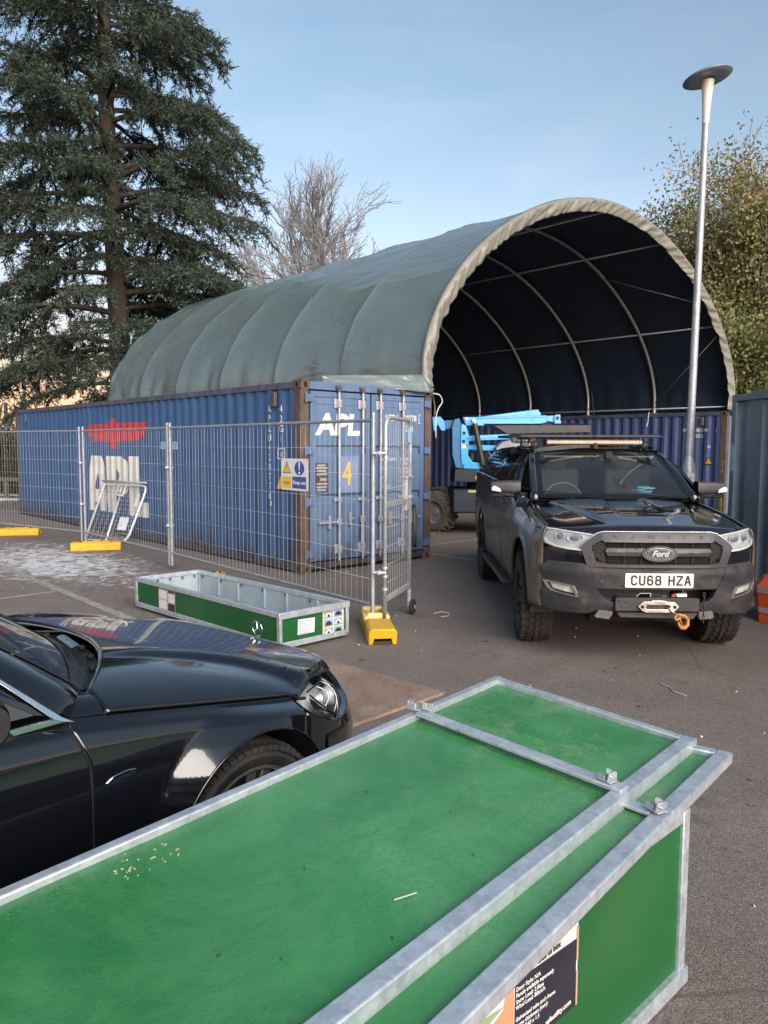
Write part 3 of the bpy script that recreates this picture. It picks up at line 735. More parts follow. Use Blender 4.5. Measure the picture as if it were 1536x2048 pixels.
# ------------------------------------------------------------------ arched cloth shelter standing on the two containers
def shelter():
    root = empty('arch_shelter', mat=frame(O0 + Vector((0, 0, 0)), EX, LY))
    tag(root, 'large green grey cloth shelter on steel arches spanning the two blue containers', 'shelter')
    CX = 7.385
    half = [(5.10, 2.62), (5.09, 3.10), (4.90, 3.66), (4.52, 4.24), (3.93, 4.84), (3.06, 5.44), (2.13, 5.88), (1.15, 6.16), (0, 6.28)]
    pts = [(-x, z) for x, z in half] + [(x, z) for x, z in half[::-1][1:]]
    # arc-length spline
    ss = [0]
    for a, b in zip(pts, pts[1:]): ss.append(ss[-1] + math.hypot(b[0] - a[0], b[1] - a[1]))
    tx = [(s, p[0]) for s, p in zip(ss, pts)]; tz = [(s, p[1]) for s, p in zip(ss, pts)]; S = ss[-1]
    def arc(t, off=0.):
        s = t * S; e = .02
        x, z = spl(tx, s), spl(tz, s); x1, z1 = spl(tx, min(S, s + e)), spl(tz, min(S, s + e)); x0, z0 = spl(tx, max(0, s - e)), spl(tz, max(0, s - e))
        nx, nz = -(z1 - z0), (x1 - x0); l_ = math.hypot(nx, nz) or 1
        return CX + x + nx / l_ * off, z + nz / l_ * off
    HOOPS = [0.02, 2.0, 3.98, 5.96, 7.94, 9.92, 11.9]
    def sag(y, t):
        for a, b in zip(HOOPS, HOOPS[1:]):
            if a <= y <= b:
                k = (y - a) / (b - a); return -math.sin(math.pi * k) ** .5 * (.050 + .012 * math.sin(a * 3 + t * 5))
        return 0.
    def puck(y, t):
        # puckers by the hoops, drawn along the arch, and long soft wrinkles
        v = mnoise.noise(Vector((y * .9, t * 30, 3.1))) * .018
        v += mnoise.noise(Vector((y * 1.6 + t * 9, t * 85, 9.0))) * .011 * smoothstep(.25, .5, math.sin(t * math.pi))
        foot = smoothstep(.09, 0, min(t, 1 - t)); v += foot * .07 * mnoise.noise(Vector((y * 3.2, t * 12, 1.0)))
        rear = smoothstep(10.4, 11.9, y); v += rear * .05 * mnoise.noise(Vector((y * 3.0, t * 40, 5.0)))
        return v
    ys = []
    for a, b in zip(HOOPS, HOOPS[1:]):
        ys += [a, a + .03, a + .08] + linspace(a + .16, b - .16, 15) + [b - .08, b - .03]
    ys += [HOOPS[-1]]
    ts = linspace(0, 1, 260)
    def cov(y, t, inner=0.):
        # the ridge line of purlins shows as a faint rib at fixed t
        rib = 0.
        for tp in (.155, .36, .64, .845): rib += .011 * math.exp(-((t - tp) / .0035) ** 2)
        s_ = sag(y, t); x, z = arc(t, .045 + s_ + rib * (1 if s_ < -.01 else 0) + puck(y, t) - inner)
        return (x, y, z)
    m = MB(); m.grid(cov, ys, ts); 
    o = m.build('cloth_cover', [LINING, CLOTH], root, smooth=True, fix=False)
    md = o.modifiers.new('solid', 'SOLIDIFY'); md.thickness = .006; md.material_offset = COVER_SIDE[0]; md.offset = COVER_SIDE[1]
    # hanging foot of the cover over the container edges
    m = MB(); m.grid(lambda y, k: (arc(0, .05)[0] - k * .10 + .03 * mnoise.noise(Vector((y * 2.5, k * 2, 0))), y, 2.64 - k * .06 + .05 * mnoise.noise(Vector((y * 1.7, 4, k)))), linspace(.0, 12, 90), linspace(0, 1, 5)); m.build('cover_foot', CLOTH, root, smooth=True, fix=False)
    for sx in (-1, 1):
        m = MB(); m.grid(lambda y, k: (CX + sx * (5.10 + .02) , y, 2.70 - k * .16), [.02, 6, 11.9], [0, 1]); m.build('foot_strip', LINING, root, fix=False)
    # corner flap that hangs forward over the door header
    m = MB()
    def flap(a, k):
        x = .55 + a * 1.78; top = 2.70 + .10 * a; y = .35 - .33 * a - .10 * k + .03 * mnoise.noise(Vector((a * 6, k * 3, 2)))
        bot = 2.60 - .08 * a + .03 * mnoise.noise(Vector((a * 5, 0, 7)))
        return (x + .04 * math.sin(k * 5 + a * 9) * k, min(y, .35) - .04, top + (bot - top) * k)
    m.grid(flap, linspace(0, 1, 30), linspace(0, 1, 8)); f_ = m.build('cover_flap', CLOTH, root, smooth=True, fix=False); f_.modifiers.new('s', 'SOLIDIFY').thickness = .005
    # pleated pale hem wrapped round the front arch
    m = MB(); ts2 = linspace(0, 1, 700)
    def hem(t, k):
        pl = .8 - 2.8 * abs(mnoise.noise(Vector((t * 74 + k * 1.1, k * .35, 0)))); pl2 = mnoise.noise(Vector((t * 38 + k * 1.3, k * .8, 4)))
        if k <= 1: a = k * math.pi / 2; off = .05 - (1 - math.cos(a)) * .07; y = .02 - math.sin(a) * .075
        else: q = (k - 1); off = -.02 - q * .15 * (1 + .10 * pl2); y = -.055 + q * .06
        y += (.030 * pl + .030 * pl2) * smoothstep(0.2, 1.2, k); off += .014 * pl * smoothstep(0, 1, k)
        x, z = arc(t, off + (.01 * mnoise.noise(Vector((t * 70, 9, 0))) if k > 1.8 else 0)); return (x, y, z)
    m.grid(hem, ts2, [0, .3, .6, .9, 1.0, 1.2, 1.4, 1.6, 1.8, 2.0, 2.15]); h_ = m.build('front_hem', SKIRT, root, smooth=True, fix=False); h_.modifiers.new('s', 'SOLIDIFY').thickness = .004
    # rear cloth wall
    m = MB()
    def rear(t, k): x, z = arc(t, .03); return (CX + (x - CX) * k, 11.93 + .05 * mnoise.noise(Vector((x, z * 2, k * 3))) * (1 - k), 2.6 + (z - 2.6) * k)
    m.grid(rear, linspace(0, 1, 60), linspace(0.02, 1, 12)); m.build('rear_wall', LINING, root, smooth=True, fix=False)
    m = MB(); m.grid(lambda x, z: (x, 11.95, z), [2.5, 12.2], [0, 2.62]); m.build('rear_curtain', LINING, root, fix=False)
    for y in HOOPS:
        m = MB(); m.tube([(arc(t, -.03)[0], y, arc(t, -.03)[1]) for t in linspace(0, 1, 70)], .038, 10); m.build('steel_arch', FRAME, root, smooth=True)
        for sx in (CX - 5.10 + .03, CX + 5.10 - .03):
            m = MB(); m.cyl((sx, y, CH - .01), (sx, y, 2.72), .05, 12); m.bx((sx - .10, y - .09, CH - .014), (sx + .10, y + .09, CH + .006)); m.bx((sx - .012, y - .05, CH), (sx + .012, y + .05, 2.70)); m.build('arch_foot', FRAME, root, auto=40)
    for t in (.155, .36, .5, .64, .845):
        m = MB(); x, z = arc(t, -.03); m.tube([(x, .02, z), (x, 11.9, z)], .022, 8); m.build('purlin', FRAME, root, smooth=True)
    for t in (0, 1):
        m = MB(); x, z = arc(t, -.02); m.tube([(x, .02, 2.70), (x, 11.9, 2.70)], .022, 8); m.build('base_tube', FRAME, root, smooth=True)
    for t0, t1 in ((.70, .80), (.985, .86)):
        a, b = arc(t0, -.05), arc(t1, -.05); m = MB(); m.tube([(a[0], 1.98, a[1]), (b[0], .05, b[1])], .011, 6); m.build('brace_wire', FRAME, root, smooth=True)
    # loose straps at the corners
    def curve(P, n=6):
        tt = list(range(len(P))); return [tuple(spl(list(zip(tt, [p[c] for p in P])), k / n) for c in range(3)) for k in range((len(P) - 1) * n + 1)]
    STR = simple('pale_strap', (.55, .53, .48), .7)
    m = MB(); m.tube(curve([(2.40, -.06, 2.52), (2.50, -.10, 2.50), (2.56, -.10, 2.40), (2.50, -.08, 2.30), (2.47, -.06, 2.15), (2.48, -.05, 1.85)]), .009, 6); m.build('strap', STR, root, smooth=True)
    m = MB(); m.tube(curve([(12.22, 2.0, 2.62), (12.18, 2.0, 2.50), (12.21, 2.02, 2.38), (12.15, 2.02, 2.25)]), .012, 6); m.build('strap', STR, root, smooth=True)
    m = MB(); m.tube([(12.35, -.02, 2.60), (12.30, -.08, 2.58), (12.28, -.10, 2.68), (12.33, -.06, 2.72)], .018, 6); m.build('strap', STR, root, smooth=True)
shelter()
# ------------------------------------------------------------------ mesh fence panels, feet, gate
WIRE = m_galv('fence_wire', (.36, .39, .42), (.60, .63, .66), .4)
def fence_panel(p0, p1, label, z0=.14, top=2.0, extra=0., n=None, posts=(1, 1)):
    p0 = Vector((*p0, 0)); p1 = Vector((*p1, 0)); d = p1 - p0; Lf = d.length; d.normalize()
    root = empty('mesh_barrier', mat=frame(p0, d, Vector((-d.y, d.x, 0)))); tag(root, label, 'fence panel', 'temporary mesh fence panels round the container')
    for x, on in ((.02, posts[0]), (Lf - .02, posts[1])):
        if on: m = MB(); m.cyl((x, 0, .06), (x, 0, top + .03), .021, 12); m.build('post', GALV_D, root, auto=40)
    m = MB(); m.tube([(.02, 0, top - .04 + extra), (Lf - .02, 0, top - .04)], .0165, 10); m.build('top_rail', GALV_D, root, auto=40)
    m = MB(); m.tube([(.02, 0, z0 + .10), (Lf - .02, 0, z0 + .10)], .0165, 10); m.build('bottom_rail', GALV_D, root, auto=40)
    hz = [.50, .74, .98, 1.22, 1.46, 1.70]
    zz = [z0 + .10 + (top - z0 - .15) * k / 7 for k in range(1, 7)]
    for z in zz: m = MB(); m.tube([(.03, .006, z), (Lf - .03, .006, z)], .0022, 5); m.build('horizontal_wire', WIRE, root, smooth=True)
    k = int(Lf / .088) if n is None else n
    vm = MB(); vm.tube([(0, 0, z0 + .10), (0, 0, top - .04)], .0017, 4, caps=False); proto = None
    for i in range(1, k):
        x = Lf * i / k
        if proto is None: proto = vm.build('vertical_wire', WIRE, root, smooth=True); proto.location.x = x
        else: c = proto.copy(); COL.objects.link(c); c.location.x = x
    return root
F0, F1, F2, F3, F4 = (-.09, 7.17), (-2.94, 10.67), (-5.11, 13.2), (-8.1, 15.2), (-11.0, 17.2)
fence_panel(F0, F1, 'mesh fence panel hung with the danger and keep out sign'); 
fence_panel((-2.97, 10.71), (-5.10, 13.18), 'mesh fence panel standing in front of the red bird emblem'); 
fence_panel((-5.17, 13.25), (-8.05, 15.18), 'mesh fence panel at the far blank end of the long container')
CLIP = m_galv('clip_steel', (.45, .47, .5), (.7, .72, .75), .35)
def clip(x, y, z, ang, label, w_=.10):
    m = MB(); M = Matrix.Rotation(ang, 3, 'Z')
    m.box((x, y, z), (w_, .055, .022), M); m.box((x, y, z), (.022, .09, .035), M); m.cyl(Vector((x, y, z)) + M @ Vector((0, -.06, 0)), Vector((x, y, z)) + M @ Vector((0, .06, 0)), .008, 8)
    o = m.build('post_coupler', CLIP, None, bevel=.003); return tag(o, label, 'clip', 'steel couplers joining the fence posts')
FA = math.atan2(10.67 - 7.17, -2.94 + .09)
for (x, y), lab in (((-2.955, 10.69), 'the post pair in the middle of the fence'), ((-5.135, 13.225), 'the post pair left of the white painted letters')):
    for z, w2 in ((1.42, 'upper'), (.62 if x > -4 else .72, 'lower')): clip(x, y, z, FA, w2 + ' steel clip on ' + lab)

def foot(x, y, ang, label, Lf=.70, mat=YELLOW, W=.235, H=.135, ribs=True):
    root = empty('ballast_block', (x, y, 0), ang, label, 'fence block', 'yellow plastic fence feet')
    m = MB(); a, b = Lf / 2, W / 2
    sec = [(-b, 0), (-b, H - .03), (-b + .035, H), (b - .035, H), (b, H - .03), (b, 0), (b - .045, 0), (b - .06, .05), (-b + .06, .05), (-b + .045, 0)]
    m.prism(sec, lambda p, q: (-a, p, q), lambda p, q: (a, p, q)); m.build('foot_body', mat, root, bevel=.012, bseg=3)
    if ribs:
        m = MB(); m.box((.0, 0, H - .004 + .008), (Lf * .55, W * .5, .016)); m.build('raised_pad', mat, root, bevel=.006)
    for k, x0 in enumerate((-.30, -.10, .10, .30)):
        m = MB(); m.cyl((x0 * Lf, 0, H + .002), (x0 * Lf, 0, H + .006 + (.014 if ribs and abs(x0) < .25 else 0)), .026, 12); m.build('socket', DARKHOLE, root)
    return root
foot(-4.74, 12.72, R(14), 'yellow block foot of the fence below the white letters', .78)
foot(-7.02, 14.78, R(10), 'yellow block foot of the fence cut by the left picture edge', .82)
foot(-2.16, 9.62, R(14), 'yellow fence foot half hidden behind the green edged trough', .34)
# the nearest foot holds fence post and gate post
def hollow_foot():
    root = empty('ballast_block', (-.065, 7.11, 0), R(97), 'bright yellow hollow foot holding the last fence post and the gate post', 'fence block', 'yellow plastic fence feet')
    m = MB(); sec = [(-.125, 0), (-.125, .12), (-.10, .145), (.10, .145), (.125, .12), (.125, 0), (.085, 0), (.075, .055), (-.075, .055), (-.085, 0)]
    m.prism(sec, lambda p, q: (-.48 - .035 * (q / .145), p, q), lambda p, q: (-.08, p, q)); m.build('foot_body', YELLOW, root, bevel=.010, bseg=3)
    m = MB()
    for s in (-1, 1): m.bx((-.08, s * .125, 0), (.42, s * .085, .125))
    m.bx((.36, -.10, 0), (.46, .10, .12)); m.bx((.10, -.09, .0), (.16, .09, .10)); m.build('foot_frame', YELLOW, root, bevel=.010, bseg=2)
    m = MB(); rr = random.Random(4)
    for s in (-1, 1): m.bx((-.05, s * .10 - .02, .12), (.34, s * .10 + .02, .165 if s < 0 else .15))
    m.bx((.36, -.10, .115), (.44, .10, .16)); m.bx((.02, -.085, .11), (.08, .085, .17)); m.build('foot_ridge', YELLOW_L, root, bevel=.014, bseg=2)
    m = MB(); m.bx((-.47, -.078, .004), (-.10, .078, .03)); m.build('rubber_pad', BLACKPL, root)
hollow_foot()

# sign on the fence
def keep_out():
    d = Vector((F1[0] - F0[0], F1[1] - F0[1], 0)).normalized(); nrm = Vector((d.y, -d.x, 0))
    if nrm.y > 0: nrm = -nrm
    right = -d
    # sign centre from the post: px 584,972
    c = Vector((-.09, 7.17, 0)) + d * 1.33 + nrm * .02; c.z = 1.42; right = right * 1.30
    M = Matrix(((right.x, 0, -0 + nrm.x, c.x), (right.y, 0, nrm.y, c.y), (right.z, 1, nrm.z, c.z), (0, 0, 0, 1)))
    root = empty('warning_sign', mat=M); tag(root, 'white square sign reading danger and keep out wired to the mesh fence', 'sign')
    W, H = .40, .335
    SW = simple('sign_white', (.70, .70, .74), .4, var=.04); SY = simple('sign_yellow', (.72, .50, .06), .4, var=.04); SB = simple('sign_blue', (.035, .085, .30), .4, var=.05); SK = simple('sign_black', (.03, .03, .03), .5); SWW = simple('sign_bright_white', (.8, .8, .82), .4, var=.02)
    m = MB(); m.box((0, 0, 0), (W, H, .004)); m.build('sign_board', SW, root, bevel=.002)
    def flat(name, poly, z, mat): m = MB(); m.add([(a, b, z) for a, b in poly], [tuple(range(len(poly)))]); return m.build(name, mat, root)
    def rect(x0, x1, y0, y1): return [(x0, y0), (x1, y0), (x1, y1), (x0, y1)]
    flat('yellow_panel', rect(-.185, -.045, -.145, -.01 - .015), .0026, SY)
    flat('blue_panel', rect(-.030, .175, -.145, -.02), .0026, SB)
    flat('triangle_border', [(-.178, .012), (-.05, .012), (-.114, .145)], .0026, SK); flat('triangle_face', [(-.167, .020), (-.061, .020), (-.114, .130)], .0032, SY)
    flat('blue_disc', [(.075 + .072 * math.cos(a), .068 + .074 * math.sin(a)) for a in linspace(0, 6.1, 28)], .0026, SB)
    flat('exclamation_bar', [(.064, .118), (.060, .126), (.066, .132), (.084, .132), (.090, .126), (.086, .118), (.080, .045), (.070, .045)], .0032, SWW)
    flat('exclamation_dot', [(.075 + .014 * math.cos(a), .020 + .014 * math.sin(a)) for a in linspace(0, 5.9, 14)], .0032, SWW)
    flat('exclamation_bar', [(-.119, .095), (-.109, .095), (-.111, .052), (-.117, .052)], .0038, SK); flat('exclamation_dot', [(-.114 + .005 * math.cos(a), .036 + .005 * math.sin(a)) for a in linspace(0, 5.5, 10)], .0038, SK)
    lettering('lettering', 'Danger', .045, SK, root, lambda x, y: (-.114 + x, -.086 + y, .0034), wx=.8)
    lettering('lettering', 'Keep out', .056, SWW, root, lambda x, y: (.074 + x, -.083 + y, .0034), wx=.9, bold=.0012)
    for sx in (-1, 1):
        for sy in (-1, 1): m = MB(); m.tube([(sx * .185, sy * .155, .008), (sx * .196, sy * .160, 0), (sx * .19, sy * .15, -.01)], .003, 6); m.build('cable_tie', BLACKPL, root)
keep_out()
def tag_plate(pt, z, w_, h_, label, d):
    m = MB(); d = Vector(d).normalized(); n = Vector((d.y, -d.x, 0)); n = n if n.y < 0 else -n
    c = Vector((*pt, z)) + n * .012; M = Matrix((d, n, Vector((0, 0, 1)))).transposed()
    m.box(c, (w_, .003, h_), M); o = m.build('name_plate', simple('pale_blue_plate', (.28, .50, .68), .5), None); tag(o, label, 'plate')
    m = MB()
    for k in range(3): m.box(c + n * .0022 + Vector((0, 0, h_ * (.25 - .25 * k))), (w_ * (.8 - .2 * k), .001, h_ * .10), M)
    m.build('plate_print', simple('plate_print', (.06, .16, .34), .5), o)
dF = Vector((F1[0] - F0[0], F1[1] - F0[1], 0)).normalized()
tag_plate((F1[0] + .13, F1[1] - .16), 1.72, .155, .10, 'small pale blue name plate on the mesh right of the middle post', dF)
tag_plate((F1[0] - .12, F1[1] + .15), 1.72, .15, .10, 'small pale blue name plate on the mesh left of the middle post', dF)

# gate leaf with wheel
def gate():
    P = Vector((.012, 7.135, 0)); Q = Vector((.262, 7.90, 0)); d = (Q - P).normalized(); Lg = (Q - P).length
    root = empty('pedestrian_gate', mat=frame(P, d, Vector((-d.y, d.x, 0)))); tag(root, 'tall steel mesh gate leaf with a small black wheel, standing ajar', 'gate')
    top = 1.985; m = MB(); r_ = .10
    path = [(0, 0, .10), (0, 0, top - r_)] + [(r_ - r_ * math.cos(a), 0, top - r_ + r_ * math.sin(a)) for a in linspace(.25, math.pi / 2, 5)] + [(Lg - r_ + r_ * math.sin(a), 0, top - r_ + r_ * math.cos(a)) for a in linspace(0, math.pi / 2, 6)] + [(Lg, 0, .22)]
    m.tube(path, .020, 12); m.build('gate_frame', GALV, root, smooth=True)
    m = MB(); m.beam((0, 0, .30), (Lg, 0, .30), .035, .045); m.build('bottom_rail', GALV, root, bevel=.004)
    m = MB(); m.beam((0, 0, 1.18), (Lg * .86, 0, 1.18), .035, .05); m.build('middle_rail', GALV, root, bevel=.004)
    m = MB(); m.bx((Lg * .80, -.02, 1.08), (Lg * .97, .02, 1.42)); m.bx((Lg * .78, -.03, 1.40), (Lg + .03, .03, 1.425)); m.bx((Lg * .9, -.03, 1.20), (Lg * 1.02, .03, 1.23)); m.build('lock_plate', GALV, root, bevel=.004)
    for z in (.45, .62, .79, .97, 1.33, 1.52, 1.74): m = MB(); m.tube([(.02, 0, z), (Lg - .02, 0, z)], .0024, 5); m.build('horizontal_wire', WIRE, root, smooth=True)
    vm = MB(); vm.tube([(0, 0, .30), (0, 0, top - .02)], .0018, 4, caps=False); pr = None
    for i in range(1, 14):
        if pr is None: pr = vm.build('vertical_wire', WIRE, root, smooth=True); pr.location.x = Lg * i / 14
        else: c = pr.copy(); COL.objects.link(c); c.location.x = Lg * i / 14
    for z in (1.62, 1.70, .52, .60, .40): m = MB(); m.cyl((0, 0, z - .012), (0, 0, z + .012), .028, 14); m.build('collar', GALV, root, auto=40)
    wl = MB(); wl.lathe([(.0, -.025), (.045, -.022), (.072, -.018), (.079, -.010), (.079, .010), (.072, .018), (.045, .022), (0, .025)], (Lg - .01, -.04, .079), 'Y', 28); w_ = wl.build('wheel', TYRE, root, auto=40)
    m = MB(); m.lathe([(0, -.032), (.022, -.030), (.022, .03), (0, .032)], (Lg - .01, -.04, .079), 'Y', 16); m.build('hub', GALV, w_)
    m = MB(); m.bx((Lg - .03, -.02, .07), (Lg + .01, .01, .26)); m.build('wheel_fork', GALV, root, bevel=.003)
    m = MB(); pts_ = [(Lg + .03, -.03, 1.12), (Lg + .06, -.05, 1.02), (Lg + .05, -.05, .86), (Lg + .02, -.05, .70), (Lg - .01, -.05, .74), (Lg + .0, -.05, .92), (Lg + .02, -.04, 1.10)]
    m.tube(pts_, .019, 8, closed=True); m.build('chain_lock', BLACKPL, root, smooth=True)
    m = MB(); m.bx((Lg - .14, -.024, 1.76), (Lg - .03, -.021, 1.88)); m.build('name_plate', simple('pale_blue_plate_b', (.30, .50, .66), .5), root)
gate()
for z in (1.66, .56): clip(-.04, 7.11, z, R(-8), ('upper' if z > 1 else 'lower') + ' steel clip tying the gate post to the last fence post', .13)

# loose white barrow gate leaning against the container
def leaning_panel():
    WP = simple('white_pale_steel', (.62, .66, .68), .4, .2, var=.06)
    b0 = Vector((-5.36, 13.85, .03)); b1 = Vector((-4.42, 13.42, .03))
    t0 = O0 + LY * 6.56 - EX * .03; t1 = O0 + LY * 4.66 - EX * .03; t0.z = .96; t1.z = 1.00
    root = empty('spare_gate_panel', tuple(b0), 0., 'white tubular mesh panel leaning on the side of the long blue container', 'gate panel')
    def P(u, v, off=0.):
        a = b0.lerp(b1, u); b = t0.lerp(t1, u); p = a.lerp(b, v) - b0; return p + Vector((-.5, -.75, .3)) * off
    def tb(name, q, r, mat, n=8, closed=False): m = MB(); m.tube([P(*p) for p in q], r, n, closed=closed); return m.build(name, mat, root, smooth=True)
    tb('panel_frame', [(0, 0), (.55, 0), (.80, .005), (.90, .05), (.94, .14), (1, .80), (1, .92), (.97, .985), (.90, 1), (.5, 1), (0, 1), (0, .5)], .021, WP, 10, True)
    tb('top_tube', [(-.05, 1.06, .03), (1.0, 1.05, .03)], .02, GALV); tb('middle_tube', [(.47, .0), (.47, .78)], .019, WP)
    tb('latch_frame', [(.38, .98, .02), (.38, .80, .02), (.55, .80, .02), (.55, .98, .02)], .018, WP); tb('latch_bar', [(.46, .97, .02), (.46, .86, .02)], .012, WP)
    for k in range(1, 14): tb('mesh_wire', [(.01, k / 14, .004), (.93 + .06 * k / 14, k / 14, .004)], .0026, WIRE, 4)
    for k in range(1, 9): tb('mesh_wire', [(k / 9, .01 if k < 8 else .1), (k / 9, .99)], .0026, WIRE, 4)
    PP = simple('pale_notice_paper', (.60, .62, .68), .6)
    def sheet_(q): m = MB(); m.add([P(u, v, .03) for u, v in q] + [P(u, v, .033) for u, v in q], [(0, 1, 2, 3), (7, 6, 5, 4), (0, 4, 5, 1), (1, 5, 6, 2), (2, 6, 7, 3), (3, 7, 4, 0)]); m.build('notice', PP, root)
    sheet_([(.66, .20), (.86, .20), (.86, .42), (.66, .42)]); sheet_([(.88, .62), (.94, .62), (.94, .84), (.88, .84)])
leaning_panel()

# ------------------------------------------------------------------ galvanised trough with green sides
GREEN_T = m_green('green_sheet_side', (.009, .082, .022), droplets=False)
GREEN_TOP = m_green('green_sheet_wet_top', (.020, .158, .040))
INNER = simple('pale_galvanised_inside', (.36, .43, .47), .5, .3, var=.08, dirt=(.25, .22, .18), dirtamt=.35, dscale=4)
PAPER = simple('white_paper', (.66, .64, .70), .55, var=.04)
TAPE = simple('brown_tape', (.46, .30, .17), .5)
def poster(root, x0, z0, w_, h_, f, near):
    """printed sheet showing shelter pictures; f(x, z, d) -> local 3D"""
    def flat(name, x, z, a, b, d, mat): m = MB(); m.add([f(x, z, d), f(x + a, z, d), f(x + a, z + b, d), f(x, z + b, d)], [(0, 1, 2, 3)]); return m.build(name, mat, P)
    BK = simple('print_black', (.03, .03, .035), .4); WH = simple('print_white', (.62, .62, .62), .4); SK = simple('print_sky', (.22, .34, .52), .4); RD = simple('print_red', (.42, .06, .04), .4); GR = simple('print_grey', (.30, .30, .31), .4); GN = simple('print_green', (.22, .32, .14), .4)
    m = MB(); m.add([f(x0, z0, .001), f(x0 + w_, z0, .001), f(x0 + w_, z0 + h_, .001), f(x0, z0 + h_, .001)], [(0, 1, 2, 3)]); P = m.build('poster', WH, root)
    flat('title_band', x0, z0 + h_ * .90, w_, h_ * .10, .002, BK); flat('title_block', x0 + w_ * .04, z0 + h_ * .925, w_ * .42, h_ * .05, .003, RD); flat('title_block', x0 + w_ * .55, z0 + h_ * .925, w_ * .38, h_ * .045, .003, WH)
    for r in range(3):
        for c in range(2):
            a, b = x0 + w_ * (.04 + .48 * c), z0 + h_ * (.04 + .285 * r); cw, ch = w_ * .44, h_ * .255
            flat('picture', a, b, cw, ch, .002, SK if (r + c) % 2 else GR if r != 1 else SK)
            flat('picture', a, b, cw, ch * .28, .003, GN if r == 1 else GR)
            m = MB(); q = [(a + cw * .5 + cw * .38 * math.cos(t), b + ch * .22 + ch * .55 * math.sin(t)) for t in linspace(0, math.pi, 14)]; m.add([f(x, z, .004) for x, z in q], [tuple(range(len(q)))]); m.build('picture', WH if (r + c) % 2 == 0 else BK, P)
            m = MB(); q = [(a + cw * .5 + cw * .16 * math.cos(t), b + ch * .22 + ch * .36 * math.sin(t)) for t in linspace(0, math.pi, 10)]; m.add([f(x, z, .005) for x, z in q], [tuple(range(len(q)))]); m.build('picture', BK, P)
    for sx in (-.03, 1.0): flat('tape', x0 + w_ * sx, z0, w_ * .03, h_, .0015, TAPE)
def trough():
    # local frame: x along the long side (towards the right front), y across, origin far-left ground corner
    A = Vector((-2.62, 8.10, 0)); B = Vector((-.865, 6.34, 0)); x = (B - A); L_ = x.length; x.normalize()
    y = Vector((-x.y, x.x, 0)); W = .77; H = .335
    root = empty('green_trough', mat=frame(A, x, y)); tag(root, 'open topped green and galvanised metal trough on the tarmac behind the car bonnet', 'crate')
    # slightly sprung walls; rails
    sh = .02
    def rail(name, a, b, w_, h_): m = MB(); m.beam(a, b, w_, h_); return m.build(name, GALV_TRAY, root, bevel=.004)
    zt = H - .02
    rail('top_rail', (0, .015, zt), (L_, .015, zt), .032, .045); rail('top_rail', (0, W - .015, zt), (L_, W - .015, zt), .032, .045)
    rail('top_rail', (.015, .032, zt), (.015, W - .032, zt), .032, .045); rail('top_rail', (L_ - .015 + .014, -.01, zt - .004), (L_ - .015 + .014, W + .01, zt - .004), .034, .055)
    zb = .055
    for a, b in (((0, .012, zb), (L_, .012, zb)), ((0, W - .012, zb), (L_, W - .012, zb)), ((.012, .03, zb), (.012, W - .03, zb)), ((L_ - .012, .03, zb), (L_ - .012, W - .03, zb))): rail('bottom_rail', a, b, .028, .05)
    for a, b in ((.012, .012), (L_ - .012, .012), (.012, W - .012), (L_ - .012, W - .012)): m = MB(); m.bx((a - .022, b - .014, .05), (a + .022, b + .014, H - .04)); m.build('corner_post', GALV_TRAY, root, bevel=.003)
    for sx, a, b in ((0, (.03, .010, .08), (L_ - .03, .014, H - .045)), (1, (.03, W - .014, .08), (L_ - .03, W - .010, H - .045)), (2, (.010, .03, .08), (.014, W - .03, H - .045)), (3, (L_ - .014, .03, .08), (L_ - .010, W - .03, H - .05))):
        m = MB(); m.bx(a, b); m.build('green_panel', GREEN_T, root)
    m = MB(); m.bx((.03, .018, .085), (L_ - .03, .020, H - .045)); m.build('inner_lining', INNER, root)
    m = MB(); m.bx((.03, W - .020, .085), (L_ - .03, W - .018, H - .045)); m.build('inner_lining', INNER, root)
    m = MB(); m.bx((.018, .03, .085), (.020, W - .03, H - .045)); m.build('inner_lining', INNER, root)
    m = MB(); m.bx((L_ - .020, .03, .085), (L_ - .018, W - .03, H - .045)); m.build('inner_lining', INNER, root)
    m = MB(); m.bx((.02, .02, .075), (L_ - .02, W - .02, .085)); m.build('bottom_sheet', INNER, root)
    for k in range(1, 6):
        xx = L_ * k / 6 + (.02 if k % 2 else -.03)
        for yy in (.028, W - .028): m = MB(); m.bx((xx - .014, yy - .008, .09), (xx + .014, yy + .008, H - .045)); m.build('inner_stud', INNER, root, bevel=.002)
    for k in range(7):
        m = MB(); xx = .12 + k * (L_ - .24) / 6; m.bx((xx - .012, W - .040, H - .075), (xx + .012, W - .030, H - .050)); m.build('bracket', RUST, root)
        if k < 5: m = MB(); m.bx((.030, .08 + k * .15, H - .075), (.040, .10 + k * .15, H - .050)); m.build('bracket', RUST, root)
    for a, b in ((.3, .2), (.3, W - .2), (L_ - .3, .2), (L_ - .3, W - .2), (L_ / 2, .3)): m = MB(); m.bx((a - .06, b - .03, 0.001), (a + .06, b + .03, .032)); m.build('skid', BLACKPL, root)
    f = lambda X, Z, d: (L_ - .010 + d, X, Z)
    # right end: paper list and poster
    m = MB(); q = [f(.20, .12, .002), f(.385, .118, .002), f(.39, .245, .002), f(.205, .252, .002)]; m.add(q, [(0, 1, 2, 3)]); m.build('paper_list', PAPER, root)
    INK = simple('grey_ink', (.16, .14, .18), .6)
    for i, t in enumerate(('Shelter kit, twelve metre', 'Metal arches', 'Base rails, bracket', 'Bags for rope', 'Steel pins, galv', 'Bolts, ratchet strap')):
        lettering('lettering', t, .017, INK, root, lambda X, Z, i=i: f(.215 + X, .235 - .021 * i + Z, .004), align='LEFT', wx=.85)
    poster(root, .485, .050, .235, .262, f, True)
    # left part of the long side: second printed sheet
    g = lambda X, Z, d: (X, .010 - d, Z)
